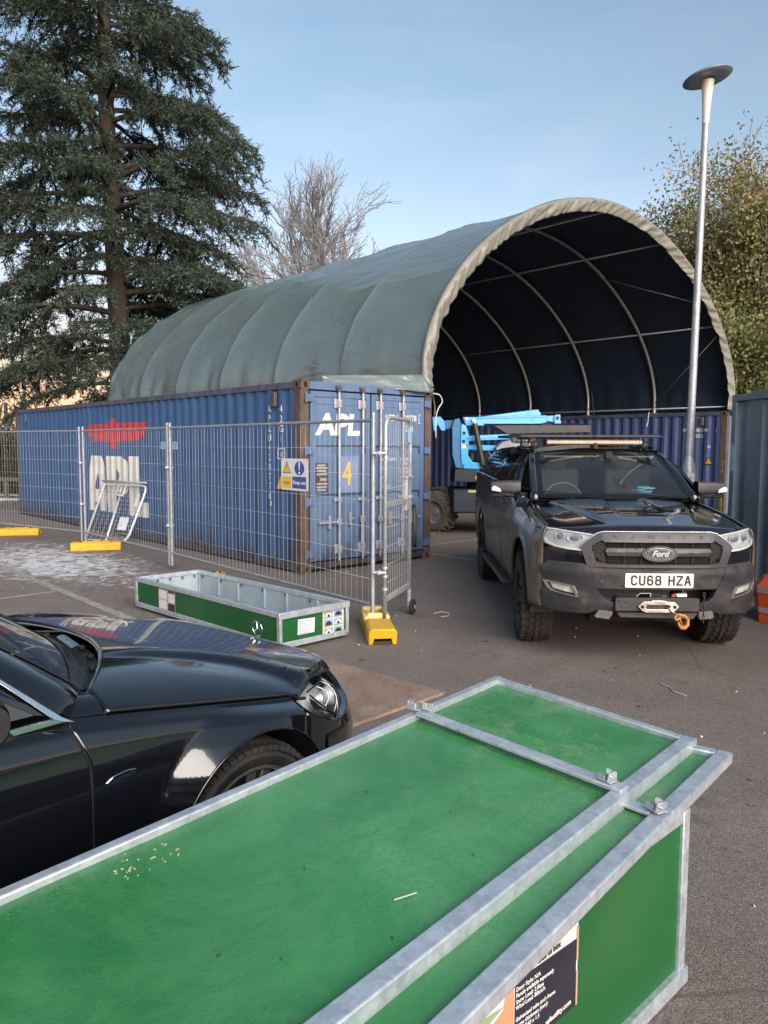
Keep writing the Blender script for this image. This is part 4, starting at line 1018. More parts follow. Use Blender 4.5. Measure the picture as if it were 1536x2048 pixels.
    BK = simple('sheet_black', (.03, .03, .035), .4)
    m = MB(); m.add([g(.475, .07, .002), g(.80, .07, .002), g(.80, .285, .002), g(.475, .285, .002)], [(0, 1, 2, 3)]); sh_ = m.build('printed_sheet', TAPE, root)
    for a, b, c, d, mt in ((.485, .085, .16, .09, PAPER), (.485, .185, .16, .085, PAPER), (.665, .075, .125, .08, BK), (.665, .165, .125, .05, PAPER), (.665, .22, .125, .05, PAPER), (.665, .252, .125, .03, BK)):
        m = MB(); m.add([g(a, b, .004), g(a + c, b, .004), g(a + c, b + d, .004), g(a, b + d, .004)], [(0, 1, 2, 3)]); m.build('print_block', mt, sh_)
trough()

# ------------------------------------------------------------------ big green crate in the foreground
def crate():
    right = Vector((math.cos(R(50.1)), math.sin(R(50.1)), 0)); across = Vector((-right.y, right.x, 0))
    # frame: x along the crate (towards the far end), y across to the left, origin at the near bottom of the visible right side
    rb = Vector((math.cos(R(44)), math.sin(R(44)), 0)); ab = Vector((-rb.y, rb.x, 0))
    far = Vector((.975, 2.372, 0)); Lb = 2.72; org = far - rb * Lb
    root = empty('green_crate', mat=frame(org, rb, ab)); tag(root, 'large green sheet metal crate with galvanised rails filling the foreground', 'crate')
    Wb = .98; Hb = .585
    ML = frame(far - right * Lb, right, across); LOC = root.matrix_world.inverted() @ ML
    inv = ML.inverted()
    def rail(name, a, b, w_, h_, up=(0, 0, 1), par=root): m = MB(); m.beam(a, b, w_, h_, up); return m.build(name, GALV_TRAY, par, bevel=.0045, bseg=2)
    m = MB(); m.bx((.02, .012, .03), (Lb - .035, .016, Hb)); m.build('side_panel', GREEN_T, root)
    m = MB(); m.bx((.02, Wb - .016, .03), (Lb - .02, Wb - .012, Hb)); m.build('side_panel', GREEN_T, root)
    m = MB(); m.bx((Lb - .020, .03, .03), (Lb - .016, Wb - .02, Hb)); m.build('end_panel', GREEN_T, root)
    m = MB(); m.bx((.016, .03, .03), (.020, Wb - .02, Hb)); m.build('end_panel', GREEN_T, root)
    for a in (.02, Lb - .02):
        for b in (.014, Wb - .014): m = MB(); m.bx((a - .022, b - .014, .05), (a + .022, b + .014, Hb)); m.build('corner_post', GALV_TRAY, root, bevel=.004)
    for b in (.008, Wb - .008): rail('bottom_rail', (.0, b, .030), (Lb + .01, b, .030), .034, .055)
    for a in (.0, Lb): rail('bottom_rail', (a, .03, .030), (a, Wb - .03, .030), .034, .055)
    for b in (.018, Wb - .018): rail('top_rail', (.02, b, Hb - .02), (Lb - .02, b, Hb - .02), .03, .04)
    # lower lid, pushed to the right and past the far end
    lid = empty('lower_lid', (0, 0, 0)); lid.parent = root; lid.matrix_local = LOC
    zt = .648; fr = inv @ Vector((1.240, 2.668, zt)); xe = fr.x; y0 = fr.y
    W2 = 1.02; x0 = xe - 2.78; th = .040
    def lr(a, b, w_=.052): m = MB(); m.beam((a[0], a[1], zt - th / 2), (b[0], b[1], zt - th / 2), w_, th); m.build('lid_rail', GALV_TRAY, lid, bevel=.005, bseg=2)
    # the lid is a little out of square
    shx = -.10
    lr((x0, y0 + .026), (xe - .004, y0 + .026)); lr((x0, y0 + W2 - .026), (xe + shx, y0 + W2 - .026)); lr((xe - .026, y0 + .052), (xe - .026 + shx, y0 + W2 - .052), .045)
    m = MB(); m.add([(x0, y0 + .04, zt - .020), (xe - .03, y0 + .04, zt - .020), (xe - .03 + shx, y0 + W2 - .04, zt - .020), (x0, y0 + W2 - .04, zt - .020)], [(0, 1, 2, 3)]); 
    m2 = MB(); m2.grid(lambda u, v: (x0 + (xe - .03 + shx * v - x0) * u, y0 + .045 + (W2 - .09) * v, zt - .018 + .004 * mnoise.noise(Vector((u * 5, v * 3, 0)))), linspace(0, 1, 60), linspace(0, 1, 24)); m2.build('lid_sheet', GREEN_TOP, lid, smooth=True, fix=False)
    # row of small rivets near the rail of the upper lid
    rv = MB(); 
    for k in range(44):
        xx = xe - .55 - k * .042; rv.lathe([(.007, 0), (.006, .003), (.003, .005), (0, .0055)], (xx, y0 + .165 + .0, zt - .017), 'Z', 8)
    rv.build('rivet_row', GREEN_TOP, lid, smooth=True, kind='stuff')
    # upper lid, tilted: left edge higher
    up = empty('upper_lid', (0, 0, 0)); up.parent = root; up.matrix_local = LOC
    FR = inv @ Vector((1.139, 2.738, .670)); FL = inv @ Vector((.506, 3.414, .700))
    R0 = inv @ Vector((-.014, 1.41, .670))            # outer right edge, near
    L0 = inv @ Vector((-.88, 1.72, .700))
    # extend both long edges towards the viewer by the same length
    FRv, FLv = Vector(FR), Vector(FL); dr = (Vector(R0) - FRv).normalized(); dl = (Vector(L0) - FLv).normalized(); K = 2.66
    NR, NL = FRv + dr * K, FLv + dl * K
    uu = (NL - NR).normalized()
    def ur(name, a, b, w_=.052, h_=.05, dz=0.): m = MB(); m.beam(a + Vector((0, 0, -h_ / 2 + dz)), b + Vector((0, 0, -h_ / 2 + dz)), w_, h_); return m.build(name, GALV_TRAY, up, bevel=.005, bseg=2)
    s_ = (FLv - FRv).normalized()
    ur('lid_rail', NR + s_ * .026, FRv + s_ * .026 - dr * 0); ur('lid_rail', NL - s_ * .018, FLv - s_ * .018, .036); ur('lid_rail', FRv + s_ * .052 + dr * .02, FLv - s_ * .036 + dr * .02, .038, .046, -.002)
    ur('lid_rail', NR + s_ * .052, NL - s_ * .036, .038, .046)
    # cross bar with end clips
    cb0 = inv @ Vector((0, 0, 0)); 
    def onup(px, py, dz=0.): return None
    def pt(t, s): return FRv + dr * (K * t) + (FLv + dl * (K * t) - FRv - dr * (K * t)) * s
    tR, tL = .224, .232
    a_, b_ = pt(tR, -.0), pt(tL, 1.0)
    up_n = Vector((0, 0, 1))
    m = MB(); m.beam(a_ + Vector((0, 0, .006)) + s_ * .012, b_ + Vector((0, 0, .004)) - s_ * .035, .052, .014); m.build('cross_bar', GALV_TRAY, up, bevel=.003)
    def sheet(u, v): p = pt(u, v); return (p.x, p.y, p.z - .022 + .004 * mnoise.noise(Vector((u * 7, v * 4, 3))))
    m2 = MB(); m2.grid(sheet, linspace(.008, .992, 70), linspace(.045, .965, 30)); m2.build('lid_sheet', GREEN_TOP, up, smooth=True, fix=False)
    def ear(p, par, ang, s=1.):
        m = MB(); M = Matrix.Rotation(ang, 3, 'Z')
        m.box(p + Vector((0, 0, .006)), (.050 * s, .034 * s, .004), M)
        m.box(p + M @ Vector((.016 * s, 0, .018)), (.006, .032 * s, .034), M @ Matrix.Rotation(.25, 3, 'Y'))
        q = p + M @ Vector((.014 * s, 0, .030)); n_ = M @ Vector((.55, .2, .8)).normalized()
        m.cyl(q - n_ * .0015, q + n_ * .0015, .017 * s, 14); m.box(p + M @ Vector((.004 * s, .016 * s, .016)), (.034 * s, .003, .028), M); m.box(p + M @ Vector((-.012, -.012, .012)), (.03, .006, .02), M)
        return m.build('end_clip', GALV, par, bevel=.0015)
    ear(a_ + s_ * .075 + Vector((0, 0, .012)), up, math.atan2(s_.y, s_.x) + 3.0, 1.1); ear(b_ + s_ * -.01 + Vector((0, 0, .008)), up, math.atan2(s_.y, s_.x) + .3, 1.15); ear(b_ - s_ * .05 + dr * -.02 + Vector((0, 0, .014)), up, 1.9, .55)
    # end of the strap on the lower lid
    c0 = Vector((a_.x - .02, y0 + .05, zt + .0)); c1 = Vector((a_.x + .01, y0 + .26, zt + .0))
    m = MB(); m.beam(c0 + Vector((0, 0, -.006)), c1 + Vector((0, 0, -.006)), .046, .012); m.build('cross_bar', GALV_TRAY, lid, bevel=.003)
    ear(c0 + Vector((0, -.01, .004)), lid, math.atan2(s_.y, s_.x) + 2.8, 1.15)
    # specks and scratches
    SPK = simple('pale_speck', (.42, .42, .28), .8); m = MB(); r3 = random.Random(8)
    for k in range(26):
        p = pt(.705 + r3.gauss(0, .022), .85 + r3.gauss(0, .035)); s2 = r3.uniform(.0015, .005); m.box(Vector((p.x, p.y, p.z - .0195)), (s2 * 2.2, s2, .002), Matrix.Rotation(r3.uniform(0, 3), 3, 'Z'))
    m.build('debris', SPK, up, kind='stuff')
    m = MB(); 
    for k in range(12): p = pt(r3.uniform(.05, .95), r3.uniform(.1, .9)); s2 = r3.uniform(.002, .004); m.box(Vector((p.x, p.y, p.z - .0195)), (s2 * 2.5, s2, .002), Matrix.Rotation(r3.uniform(0, 3), 3, 'Z'))
    m.build('debris', simple('dark_speck', (.06, .04, .02), .8), up, kind='stuff')
    p = pt(.553, .20); m = MB(); m.beam(p + Vector((-.028, .012, -.0175)), p + Vector((.030, -.010, -.0175)), .004, .0012); m.build('scratch', simple('bare_scratch', (.55, .62, .58), .5), up)
    # label sheet on the right side
    INKW = simple('label_white_print', (.75, .75, .75), .5, var=.02); LB = simple('label_black', (.022, .022, .034), .35, var=.2); LW = simple('label_white', (.58, .55, .54), .5); LO = simple('label_orange', (.52, .26, .14), .4)
    f = lambda X, Z, d: (X, .012 - d, Z)
    def flat(name, q, d, mat, par=root): m = MB(); m.add([f(a, b, d) for a, b in q], [tuple(range(len(q)))]); return m.build(name, mat, par)
    X1 = 2.092; X0 = 1.816; Z1 = .548; Z0 = .250
    s0 = flat('label_sheet', [(X0 - .35, Z0), (X1, Z0), (X1, Z1), (X0 - .35, Z1)], .001, LW)
    flat('label_block', [(X0, Z0), (X1 - .008, Z0), (X1 - .008, .436), (X0, .450)], .002, LB, s0)
    flat('label_block', [(X0 - .30, Z0), (X0 - .004, Z0), (X0 - .004, .447), (X0 - .035, .447), (X0 - .045, .40), (X0 - .11, .375), (X0 - .20, .30), (X0 - .30, .28)], .002, LO, s0)
    flat('label_block', [(X0 - .34, .26), (X0 - .20, .315), (X0 - .11, .39), (X0 - .04, .41), (X0 - .34, .44)], .0015, simple('label_green', (.24, .34, .17), .5), s0)
    for zz in ((Z0, .345), (.375, .47), (.49, Z1)): flat('label_tape', [(X1 - .008, zz[0]), (X1, zz[0]), (X1, zz[1]), (X1 - .008, zz[1])], .003, TAPE, s0)
    lettering('lettering', 'Side of box', .024, LB, root, lambda x, y: f(2.008 + x, .458 + y, .003), align='RIGHT', wx=.9, bold=.0007)
    rows = [('Door Style: N/A', .427), ('Panels available separately', .411), ('Snow Load: 2.0kpa', .395), ('Wind Load: 80km/h', .380), ('Galvanised tube arch frame', .350), ('frame thickness (mm):', .334), ('1.8 & \u03a660 x 1.5', .318)]
    for t, z in rows:
        lettering('lettering', t, .0158, INKW, root, lambda x, y, z=z: f(X0 + .003 + x, z + y - x * .06, .003), align='LEFT', wx=.96, bold=.0003)
    lettering('lettering', 'safeutility.com', .021, INKW, root, lambda x, y: f(X1 - .03 + x, .274 + y, .003), align='RIGHT', wx=.95, bold=.0005)
crate()

# ------------------------------------------------------------------ street lamp
def lamp():
    x, y = 3.90, 10.0
    root = empty('street_lamp', (x - .01, y, 0), 0, 'tall slim galvanised street lamp with a tilted round disc head', 'street lamp')
    root.rotation_euler = (0, R(.75), 0)
    m = MB(); m.lathe([(.094, 0), (.094, .3), (.092, 1.40), (.086, 1.47), (.052, 1.60), (.050, 1.62)], n=28); m.build('base_sleeve', GALV_D, root, auto=40)
    m = MB(); m.lathe([(.0505, 1.60), (.046, 3.2), (.040, 5.72), (.040, 5.735)], n=24); m.build('pole', GALV_D, root, auto=40)
    m = MB(); m.box((0, -.094, 1.15), (.10, .012, .5)); m.build('service_door', GALV, root, bevel=.006)
    m = MB(); m.cyl((0, -.097, 1.34), (0, -.102, 1.34), .010, 10); m.build('door_screw', DARKHOLE, root)
    CR = simple('cream_lamp_neck', (.58, .55, .48), .45, var=.05)
    m = MB(); m.lathe([(.041, 5.72), (.043, 5.74), (.046, 5.85), (.056, 6.0), (.066, 6.12), (.073, 6.20), (.078, 6.23)], n=28); m.build('lamp_neck', CR, root, auto=50)
    hd = empty('lamp_head', (0, 0, 6.245)); hd.parent = root; hd.rotation_euler = (R(-2), R(-11), 0)
    DG = simple('lamp_grey', (.22, .28, .34), .35, .1); m = MB(); m.lathe([(.0, .012), (.08, .006), (.2, .0), (.265, .006), (.278, .016)], n=56); m.build('reflector_dish', DG, hd, auto=40)
    m = MB(); m.lathe([(.278, .012), (.290, .020), (.290, .034), (.27, .048), (.2, .072), (.1, .085), (0, .09)], n=56); m.build('lamp_cover', simple('lamp_cover_grey', (.17, .20, .20), .45), hd, auto=40)
lamp()

# ------------------------------------------------------------------ yellow guard rail and orange barrel at the right
def yellow_rail():
    YR = simple('yellow_rail_paint', (.70, .52, .10), .35, var=.06)
    root = empty('guard_rail', (4.62, 11.0, 0), 0, 'yellow bent tube guard rail beside the grey store container', 'guard rail')
    m = MB(); m.tube([(-.13, 0, 0), (-.12, 0, .9), (-.11, 0, 1.02), (-.05, 0, 1.10), (.04, 0, 1.115), (.10, 0, 1.10), (.14, 0, 1.03), (.145, 0, .92), (.14, 0, 0)], .030, 12); m.build('rail_tube', YR, root, smooth=True)
    m = MB(); m.lathe([(0, 1.08), (.03, 1.085), (.034, 1.12), (.028, 1.15), (0, 1.155)], (-.04, 0, 0), 'Z', 14); m.build('end_cap', WHITE, root, smooth=True)
yellow_rail()
def barrel():
    OR = simple('orange_plastic', (.62, .085, .025), .4, var=.1, dirt=(.25, .05, .03), dirtamt=.3); SV = simple('silver_reflective_band', (.42, .40, .44), .35, .3)
    root = empty('traffic_barrel', (3.93, 7.62, 0), .1, 'orange faceted plastic barrier drum with grey reflective bands at the right edge', 'barrier drum')
    n = 8
    def ring(prof, name, mat): m = MB(); m.lathe(prof, n=n); return m.build(name, mat, root, bevel=.006)
    ring([(0, .0), (.205, 0), (.212, .06), (.205, .08), (.212, .10)], 'drum_base', OR)
    ring([(.216, .10), (.219, .155)], 'reflective_band', SV); ring([(.219, .155), (.232, .30)], 'drum_body', OR)
    ring([(.240, .30), (.243, .36)], 'reflective_band', SV); ring([(.243, .36), (.20, .40), (.16, .455), (.10, .475), (0, .48)], 'drum_top', OR)
barrel()

# ------------------------------------------------------------------ blue boom lift under the shelter
def boom():
    BL = simple('bright_blue_paint', (.030, .34, .78), .38, var=.06, coat=.3); BD = simple('deep_blue_paint', (.015, .13, .30), .45); BK = simple('dark_machine_grey', (.010, .012, .016), .5); GY = simple('grey_machine_cover', (.24, .26, .28), .5)
    root = empty('boom_lift', (0, 15.5, 0), 0, 'bright blue folded boom lift with black ram and chunky tyre parked under the shelter', 'boom lift')
    def slab(name, poly, y0, y1, mat, par=root, bev=.012): m = MB(); m.prism(poly, lambda a, b: (a, y0, b), lambda a, b: (a, y1, b)); return m.build(name, mat, par, bevel=bev)
    slab('main_boom', [(1.54, 2.30), (3.20, 2.345), (3.20, 2.205), (3.09, 2.17), (1.60, 2.13)], -.12, .12, BL)
    slab('boom_rib', [(1.75, 2.285), (3.18, 2.325), (3.18, 2.30), (1.75, 2.262)], -.135, -.121, BL); slab('boom_rib', [(1.78, 2.16), (3.08, 2.205), (3.08, 2.18), (1.80, 2.135)], -.135, -.121, simple('light_blue_rib', (.12, .50, .85), .4))
    slab('boom_nose', [(3.20, 2.335), (3.47, 2.35), (3.47, 2.20), (3.40, 2.20), (3.20, 2.225)], -.09, .09, BL); slab('nose_plate', [(3.33, 2.30), (3.36, 2.36), (3.46, 2.36), (3.46, 2.235), (3.48, 2.235), (3.48, 2.16), (3.34, 2.16), (3.34, 2.23)], -.13, -.10, BL)
    m = MB(); m.cyl((3.40, -.15, 2.29), (3.40, .15, 2.29), .032, 16); m.build('pivot_pin', BK, root, auto=40)
    slab('upper_boom', [(1.84, 2.31), (2.9, 2.452), (3.07, 2.47), (3.14, 2.37), (3.10, 2.335), (1.86, 2.295)], .14, .36, BL)
    pl = slab('turret_plate', [(1.50, 2.17), (1.60, 2.13), (1.655, 1.92), (1.64, 1.56), (1.73, 1.42), (2.13, 1.40), (2.16, 1.27), (1.57, 1.29), (1.51, 1.38), (1.485, 1.74)], -.26, -.23, BL)
    for x, z in ((1.555, 1.985), (1.55, 1.825)): m = MB(); m.cyl((x, -.264, z), (x, -.258, z), .032, 18); m.build('plate_hole', DARKHOLE, pl)
    for x, z in ((1.63, 1.88), (1.56, 1.37), (1.62, 1.74)): m = MB(); m.cyl((x, -.27, z), (x, -.258, z), .014, 10); m.build('bolt', BK, pl)
    m = MB(); m.bx((1.515, -.265, 1.69), (1.60, -.261, 1.76)); m.build('warning_sticker', simple('lime_sticker', (.62, .68, .12), .5), pl)
    slab('turret_side', [(1.36, 2.25), (1.46, 2.28), (1.50, 2.17), (1.485, 1.74), (1.51, 1.38), (1.57, 1.29), (1.40, 1.31), (1.33, 1.56), (1.32, 2.1)], -.24, .25, BD)
    slab('turret_plate', [(1.50, 2.17), (1.60, 2.13), (1.655, 1.92), (1.64, 1.56), (1.73, 1.42), (2.3, 1.40), (2.3, 1.27), (1.57, 1.29), (1.51, 1.38), (1.485, 1.74)], .22, .25, BD)
    slab('jib_bracket', [(.94, 2.30), (1.10, 2.31), (1.19, 2.21), (1.20, 2.03), (1.12, 2.03), (1.05, 2.16), (.99, 2.02), (.97, 2.02)], -.13, .13, BL); slab('jib_link', [(1.19, 2.24), (1.36, 2.24), (1.36, 2.08), (1.20, 2.05)], -.08, .08, BD)
    slab('lower_boom', [(1.65, 1.94), (2.46, 1.975), (2.50, 1.87), (1.66, 1.83)], -.10, .10, BL); slab('boom_rib', [(1.66, 1.905), (2.46, 1.94), (2.46, 1.915), (1.66, 1.88)], -.115, -.101, simple('pale_blue_rib', (.14, .5, .85), .4))
    slab('lower_boom', [(1.65, 1.76), (2.46, 1.745), (2.46, 1.62), (1.66, 1.66)], -.10, .10, BL)
    slab('lower_arm', [(1.8, 1.36), (2.6, 1.38), (2.6, 1.26), (1.8, 1.25)], -.19, .16, BL)
    m = MB(); m.tube([(1.755, -.30, 2.17), (1.93, -.30, 1.36)], .055, 16); m.build('ram_cylinder', simple('black_ram', (.03, .032, .022), .35), root, auto=40)
    m = MB(); m.tube([(1.74, -.30, 2.25), (1.76, -.30, 2.15)], .03, 12); m.cyl((1.735, -.36, 2.23), (1.735, -.22, 2.23), .036, 14); m.cyl((1.94, -.36, 1.32), (1.94, -.22, 1.32), .036, 14); m.build('ram_rod', BARMET, root, auto=40)
    m = MB(); m.lathe([(0, -.03), (.038, -.02), (.042, .0), (.03, .03), (0, .034)], (1.59, -.28, 2.255), 'Y', 16); m.build('work_light', simple('lamp_glass_pale', (.6, .6, .55), .2), root, smooth=True)
    for k in range(5): m = MB(); a = 1.78 + k * .07; m.tube([(a, -.1, 1.62), (a + .03, -.16, 1.55), (a + .02 + .02 * k, -.16, 1.47), (a + .05, -.12, 1.40)], .014, 6); m.build('hose', BARMET if k in (1, 4) else BK, root, smooth=True)
    m = MB(); m.bx((1.70, -.05, 1.42), (2.2, .2, 1.62)); m.build('valve_block', BK, root, bevel=.02)
    slab('engine_cover', [(2.16, 1.3), (2.16, 1.70), (2.30, 1.82), (2.50, 1.86), (2.9, 1.86), (2.9, 1.3)], -.45, .35, GY)
    slab('turntable', [(1.37, 1.29), (2.9, 1.28), (2.9, 1.02), (1.35, 1.04)], -.45, .5, BK)
    m = MB(); m.cyl((2.0, 0, .88), (2.0, 0, 1.05), .35, 24); m.build('slew_ring', BK, root, auto=40)
    m = MB(); m.bx((1.77, -.462, 1.09), (1.84, -.452, 1.16)); m.build('sticker', simple('yellow_sticker', (.55, .45, .08), .5), root)
    m = MB(); m.bx((1.33, -.55, .44), (3.4, .75, .90)); m.build('chassis', simple('chassis_dark_blue', (.012, .02, .035), .5), root, bevel=.03)
    m = MB(); m.bx((1.62, -.565, .84), (1.78, -.553, .89)); m.build('sticker', simple('olive_sticker', (.40, .40, .12), .5), root)
    for cx, cy, far in ((1.10, .25, 0), (2.9, -.75, 1), (1.25, 1.9, 1), (3.1, .95, 1)):
        w_ = empty('wheel', (cx, cy, .40)); w_.parent = root; w_.rotation_euler = (0, 0, R(-41))
        m = MB(); m.lathe([(.22, -.15), (.33, -.16), (.375, -.145), (.392, -.12), (.395, 0), (.392, .12), (.375, .145), (.33, .16), (.22, .15)], ax='Y', n=40); t = m.build('tyre', simple('dusty_solid_tyre', (.10, .085, .066), .85, dirt=(.22, .18, .14), dirtamt=.7, dscale=8), w_, auto=40)
        m = MB()
        for k in range(22):
            for s in (-1, 1):
                a = 2 * math.pi * (k + (.5 if s > 0 else 0)) / 22; M = Matrix.Rotation(-a, 3, 'Y')
                m.box(M @ Vector((0, s * .078, .405)), (.05, .135, .034), M @ Matrix.Rotation(s * .45, 3, 'Z'))
        tr = m.build('tread', t.data.materials[0], t, bevel=.006, kind='stuff')
        m = MB(); m.lathe([(0, -.10), (.06, -.10), (.08, -.07), (.20, -.075), (.225, -.14), (.245, -.155), (.25, -.15)], ax='Y', n=36); m.build('rim', simple('grey_wheel_disc', (.18, .20, .22), .5, dirt=(.2, .17, .14), dirtamt=.5), w_, auto=40)
boom()
# ------------------------------------------------------------------ vehicle helpers
CHROME = simple('chrome', (.75, .76, .78), .12, 1., var=.05)
DCHROME = simple('dull_bright_trim', (.50, .50, .49), .28, .8, var=.1, dirt=(.2, .18, .15), dirtamt=.4)
BLACKGAP = simple('shut_gap_black', (.004, .004, .005), .9)
GLASS = m_glass('windscreen_glass', (.80, .88, .86), .01, .05)
LENS = m_glass('lamp_lens', (.95, .96, .96), .02, .06)
def sheet_obj(name, V, F, mat, parent, thick=0., smooth=True, auto=35, bevel=0.):
    m = MB(); m.add(V, F); o = m.build(name, mat, parent, fix=False, auto=auto if smooth else None)
    if thick: md = o.modifiers.new('solid', 'SOLIDIFY'); md.thickness = thick; md.offset = -1
    return o
def slab_patch(name, polys, Pf, off, thick, mat, parent, step=.05, bevel=.003, auto=30, mirror=False, sub=None):
    """2-D polygons cut on a grid, mapped with Pf(a, b, offset) and closed with side walls"""
    if mirror: polys = [[(-a, b) for a, b in p[::-1]] for p in polys]
    xs = [p[0] for q in polys for p in q]; ys = [p[1] for q in polys for p in q]
    cx = [c for c in np.arange(math.floor(min(xs) / step) * step, max(xs), step) if min(xs) < c < max(xs)]
    cy = [c for c in np.arange(math.floor(min(ys) / step) * step, max(ys), step) if min(ys) < c < max(ys)]
    V, F = polycut(polys, cx, cy)
    of = off if callable(off) else (lambda a, b: off)
    n = len(V); P = [Pf(a, b, of(a, b)) for a, b in V] + [Pf(a, b, of(a, b) - thick) for a, b in V]
    cnt = {}
    for f in F:
        for i in range(len(f)):
            e = (f[i], f[(i + 1) % len(f)]); cnt[e] = cnt.get(e, 0) + 1
    G = [f for f in F] + [tuple(i + n for i in f[::-1]) for f in F]
    for (a, b) in cnt:
        if (b, a) not in cnt: G.append((a, a + n, b + n, b))
    m = MB(); m.add(P, G); o = m.build(name, mat, parent, fix=True, auto=auto)
    if bevel: md = o.modifiers.new('bevel', 'BEVEL'); md.width = bevel; md.segments = 2; md.limit_method = 'ANGLE'; md.angle_limit = R(50)
    return o
def tyre_wheel(root, c, r, w_, rim_r, side, mat_rim, tread='block', steer=0., spokes=6, rimcol=None):
    """wheel with axis along x; side = -1 outer face towards -x"""
    W = empty('wheel', c); W.parent = root; W.rotation_euler = (0, 0, steer)
    h = w_ / 2; s = side
    prof = [(rim_r, -h * .80), (rim_r + .02, -h * .92), (rim_r + (r - rim_r) * .5, -h * 1.02), (r - .045, -h * .98), (r - .018, -h * .86), (r - .008, -h * .6), (r - .006, 0), (r - .008, h * .6), (r - .018, h * .86), (r - .045, h * .98), (rim_r + (r - rim_r) * .5, h * 1.02), (rim_r + .02, h * .92), (rim_r, h * .80)]
    m = MB(); m.lathe([(a, b) for a, b in prof], ax='X', n=64); ty = m.build('tyre', TYRE, W, auto=50)
    m = MB(); rows = (-.78, -.38, 0, .38, .78) if tread == 'block' else (-.8, -.4, 0, .4, .8); nb = 34 if tread == 'block' else 60
    for ri, q in enumerate(rows):
        for k in range(nb):
            a = 2 * math.pi * (k + (.5 if ri % 2 else 0)) / nb; M = Matrix.Rotation(a, 3, 'X')
            ed = abs(q) > .7; rr_ = r - .004 - (.012 if ed else 0)
            bw = w_ * (.13 if tread == 'block' else .15); bl = 2 * math.pi * r / nb * (.74 if tread == 'block' else .78)
            yaw = (.35 if ri % 2 else -.3) * (1 if not ed else .3)
            m.box(M @ Vector((q * h * (1.03 if ed else 1), 0, rr_)), (bw * (1.3 if ed else 1), bl, .018), M @ Matrix.Rotation(yaw, 3, 'Z'))
            if ed and tread == 'block' and k % 2 == 0: m.box(M @ Vector((math.copysign(h * 1.0, q), 0, r - .052)), (.012, bl, .05), M)
    m.build('tread', TYRE, ty, kind='stuff')
    # rim: barrel, dish and spokes
    o = s * h; m = MB()
    m.lathe([(rim_r + .012, o * .93), (rim_r + .002, o * .95), (rim_r - .008, o * .86), (rim_r - .02, o * .3), (rim_r - .03, -o * .8)], ax='X', n=56); rb = m.build('rim', mat_rim, W, auto=50)
    m = MB(); m.lathe([(0, o * .15), (rim_r - .03, o * .15)], ax='X', n=40); m.build('brake_disc', simple('brake_dark', (.03, .03, .03), .5), W)
    for k in range(spokes):
        a = 2 * math.pi * k / spokes + .3; M = Matrix.Rotation(a, 3, 'X'); m = MB()
        for d in (-1, 1):
            q = [(.045, d * .018), (rim_r - .015, d * .075 * rim_r / .2), (rim_r - .01, d * .038 * rim_r / .2), (.05, d * .002)]
            if d < 0: q = q[::-1]
            m.prism([(y, z) for z, y in q], lambda y, z, M=M: tuple(M @ Vector((o * (.62 + .22 * z / rim_r), y, z))), lambda y, z, M=M: tuple(M @ Vector((o * (.40 + .30 * z / rim_r), y, z))))
        m.build('spoke', mat_rim, rb, bevel=.004)
    m = MB(); m.lathe([(.062, o * .45), (.060, o * .68), (.04, o * .74), (0, o * .75)], ax='X', n=24); m.build('hub_cap', mat_rim, rb, auto=40)
    return W

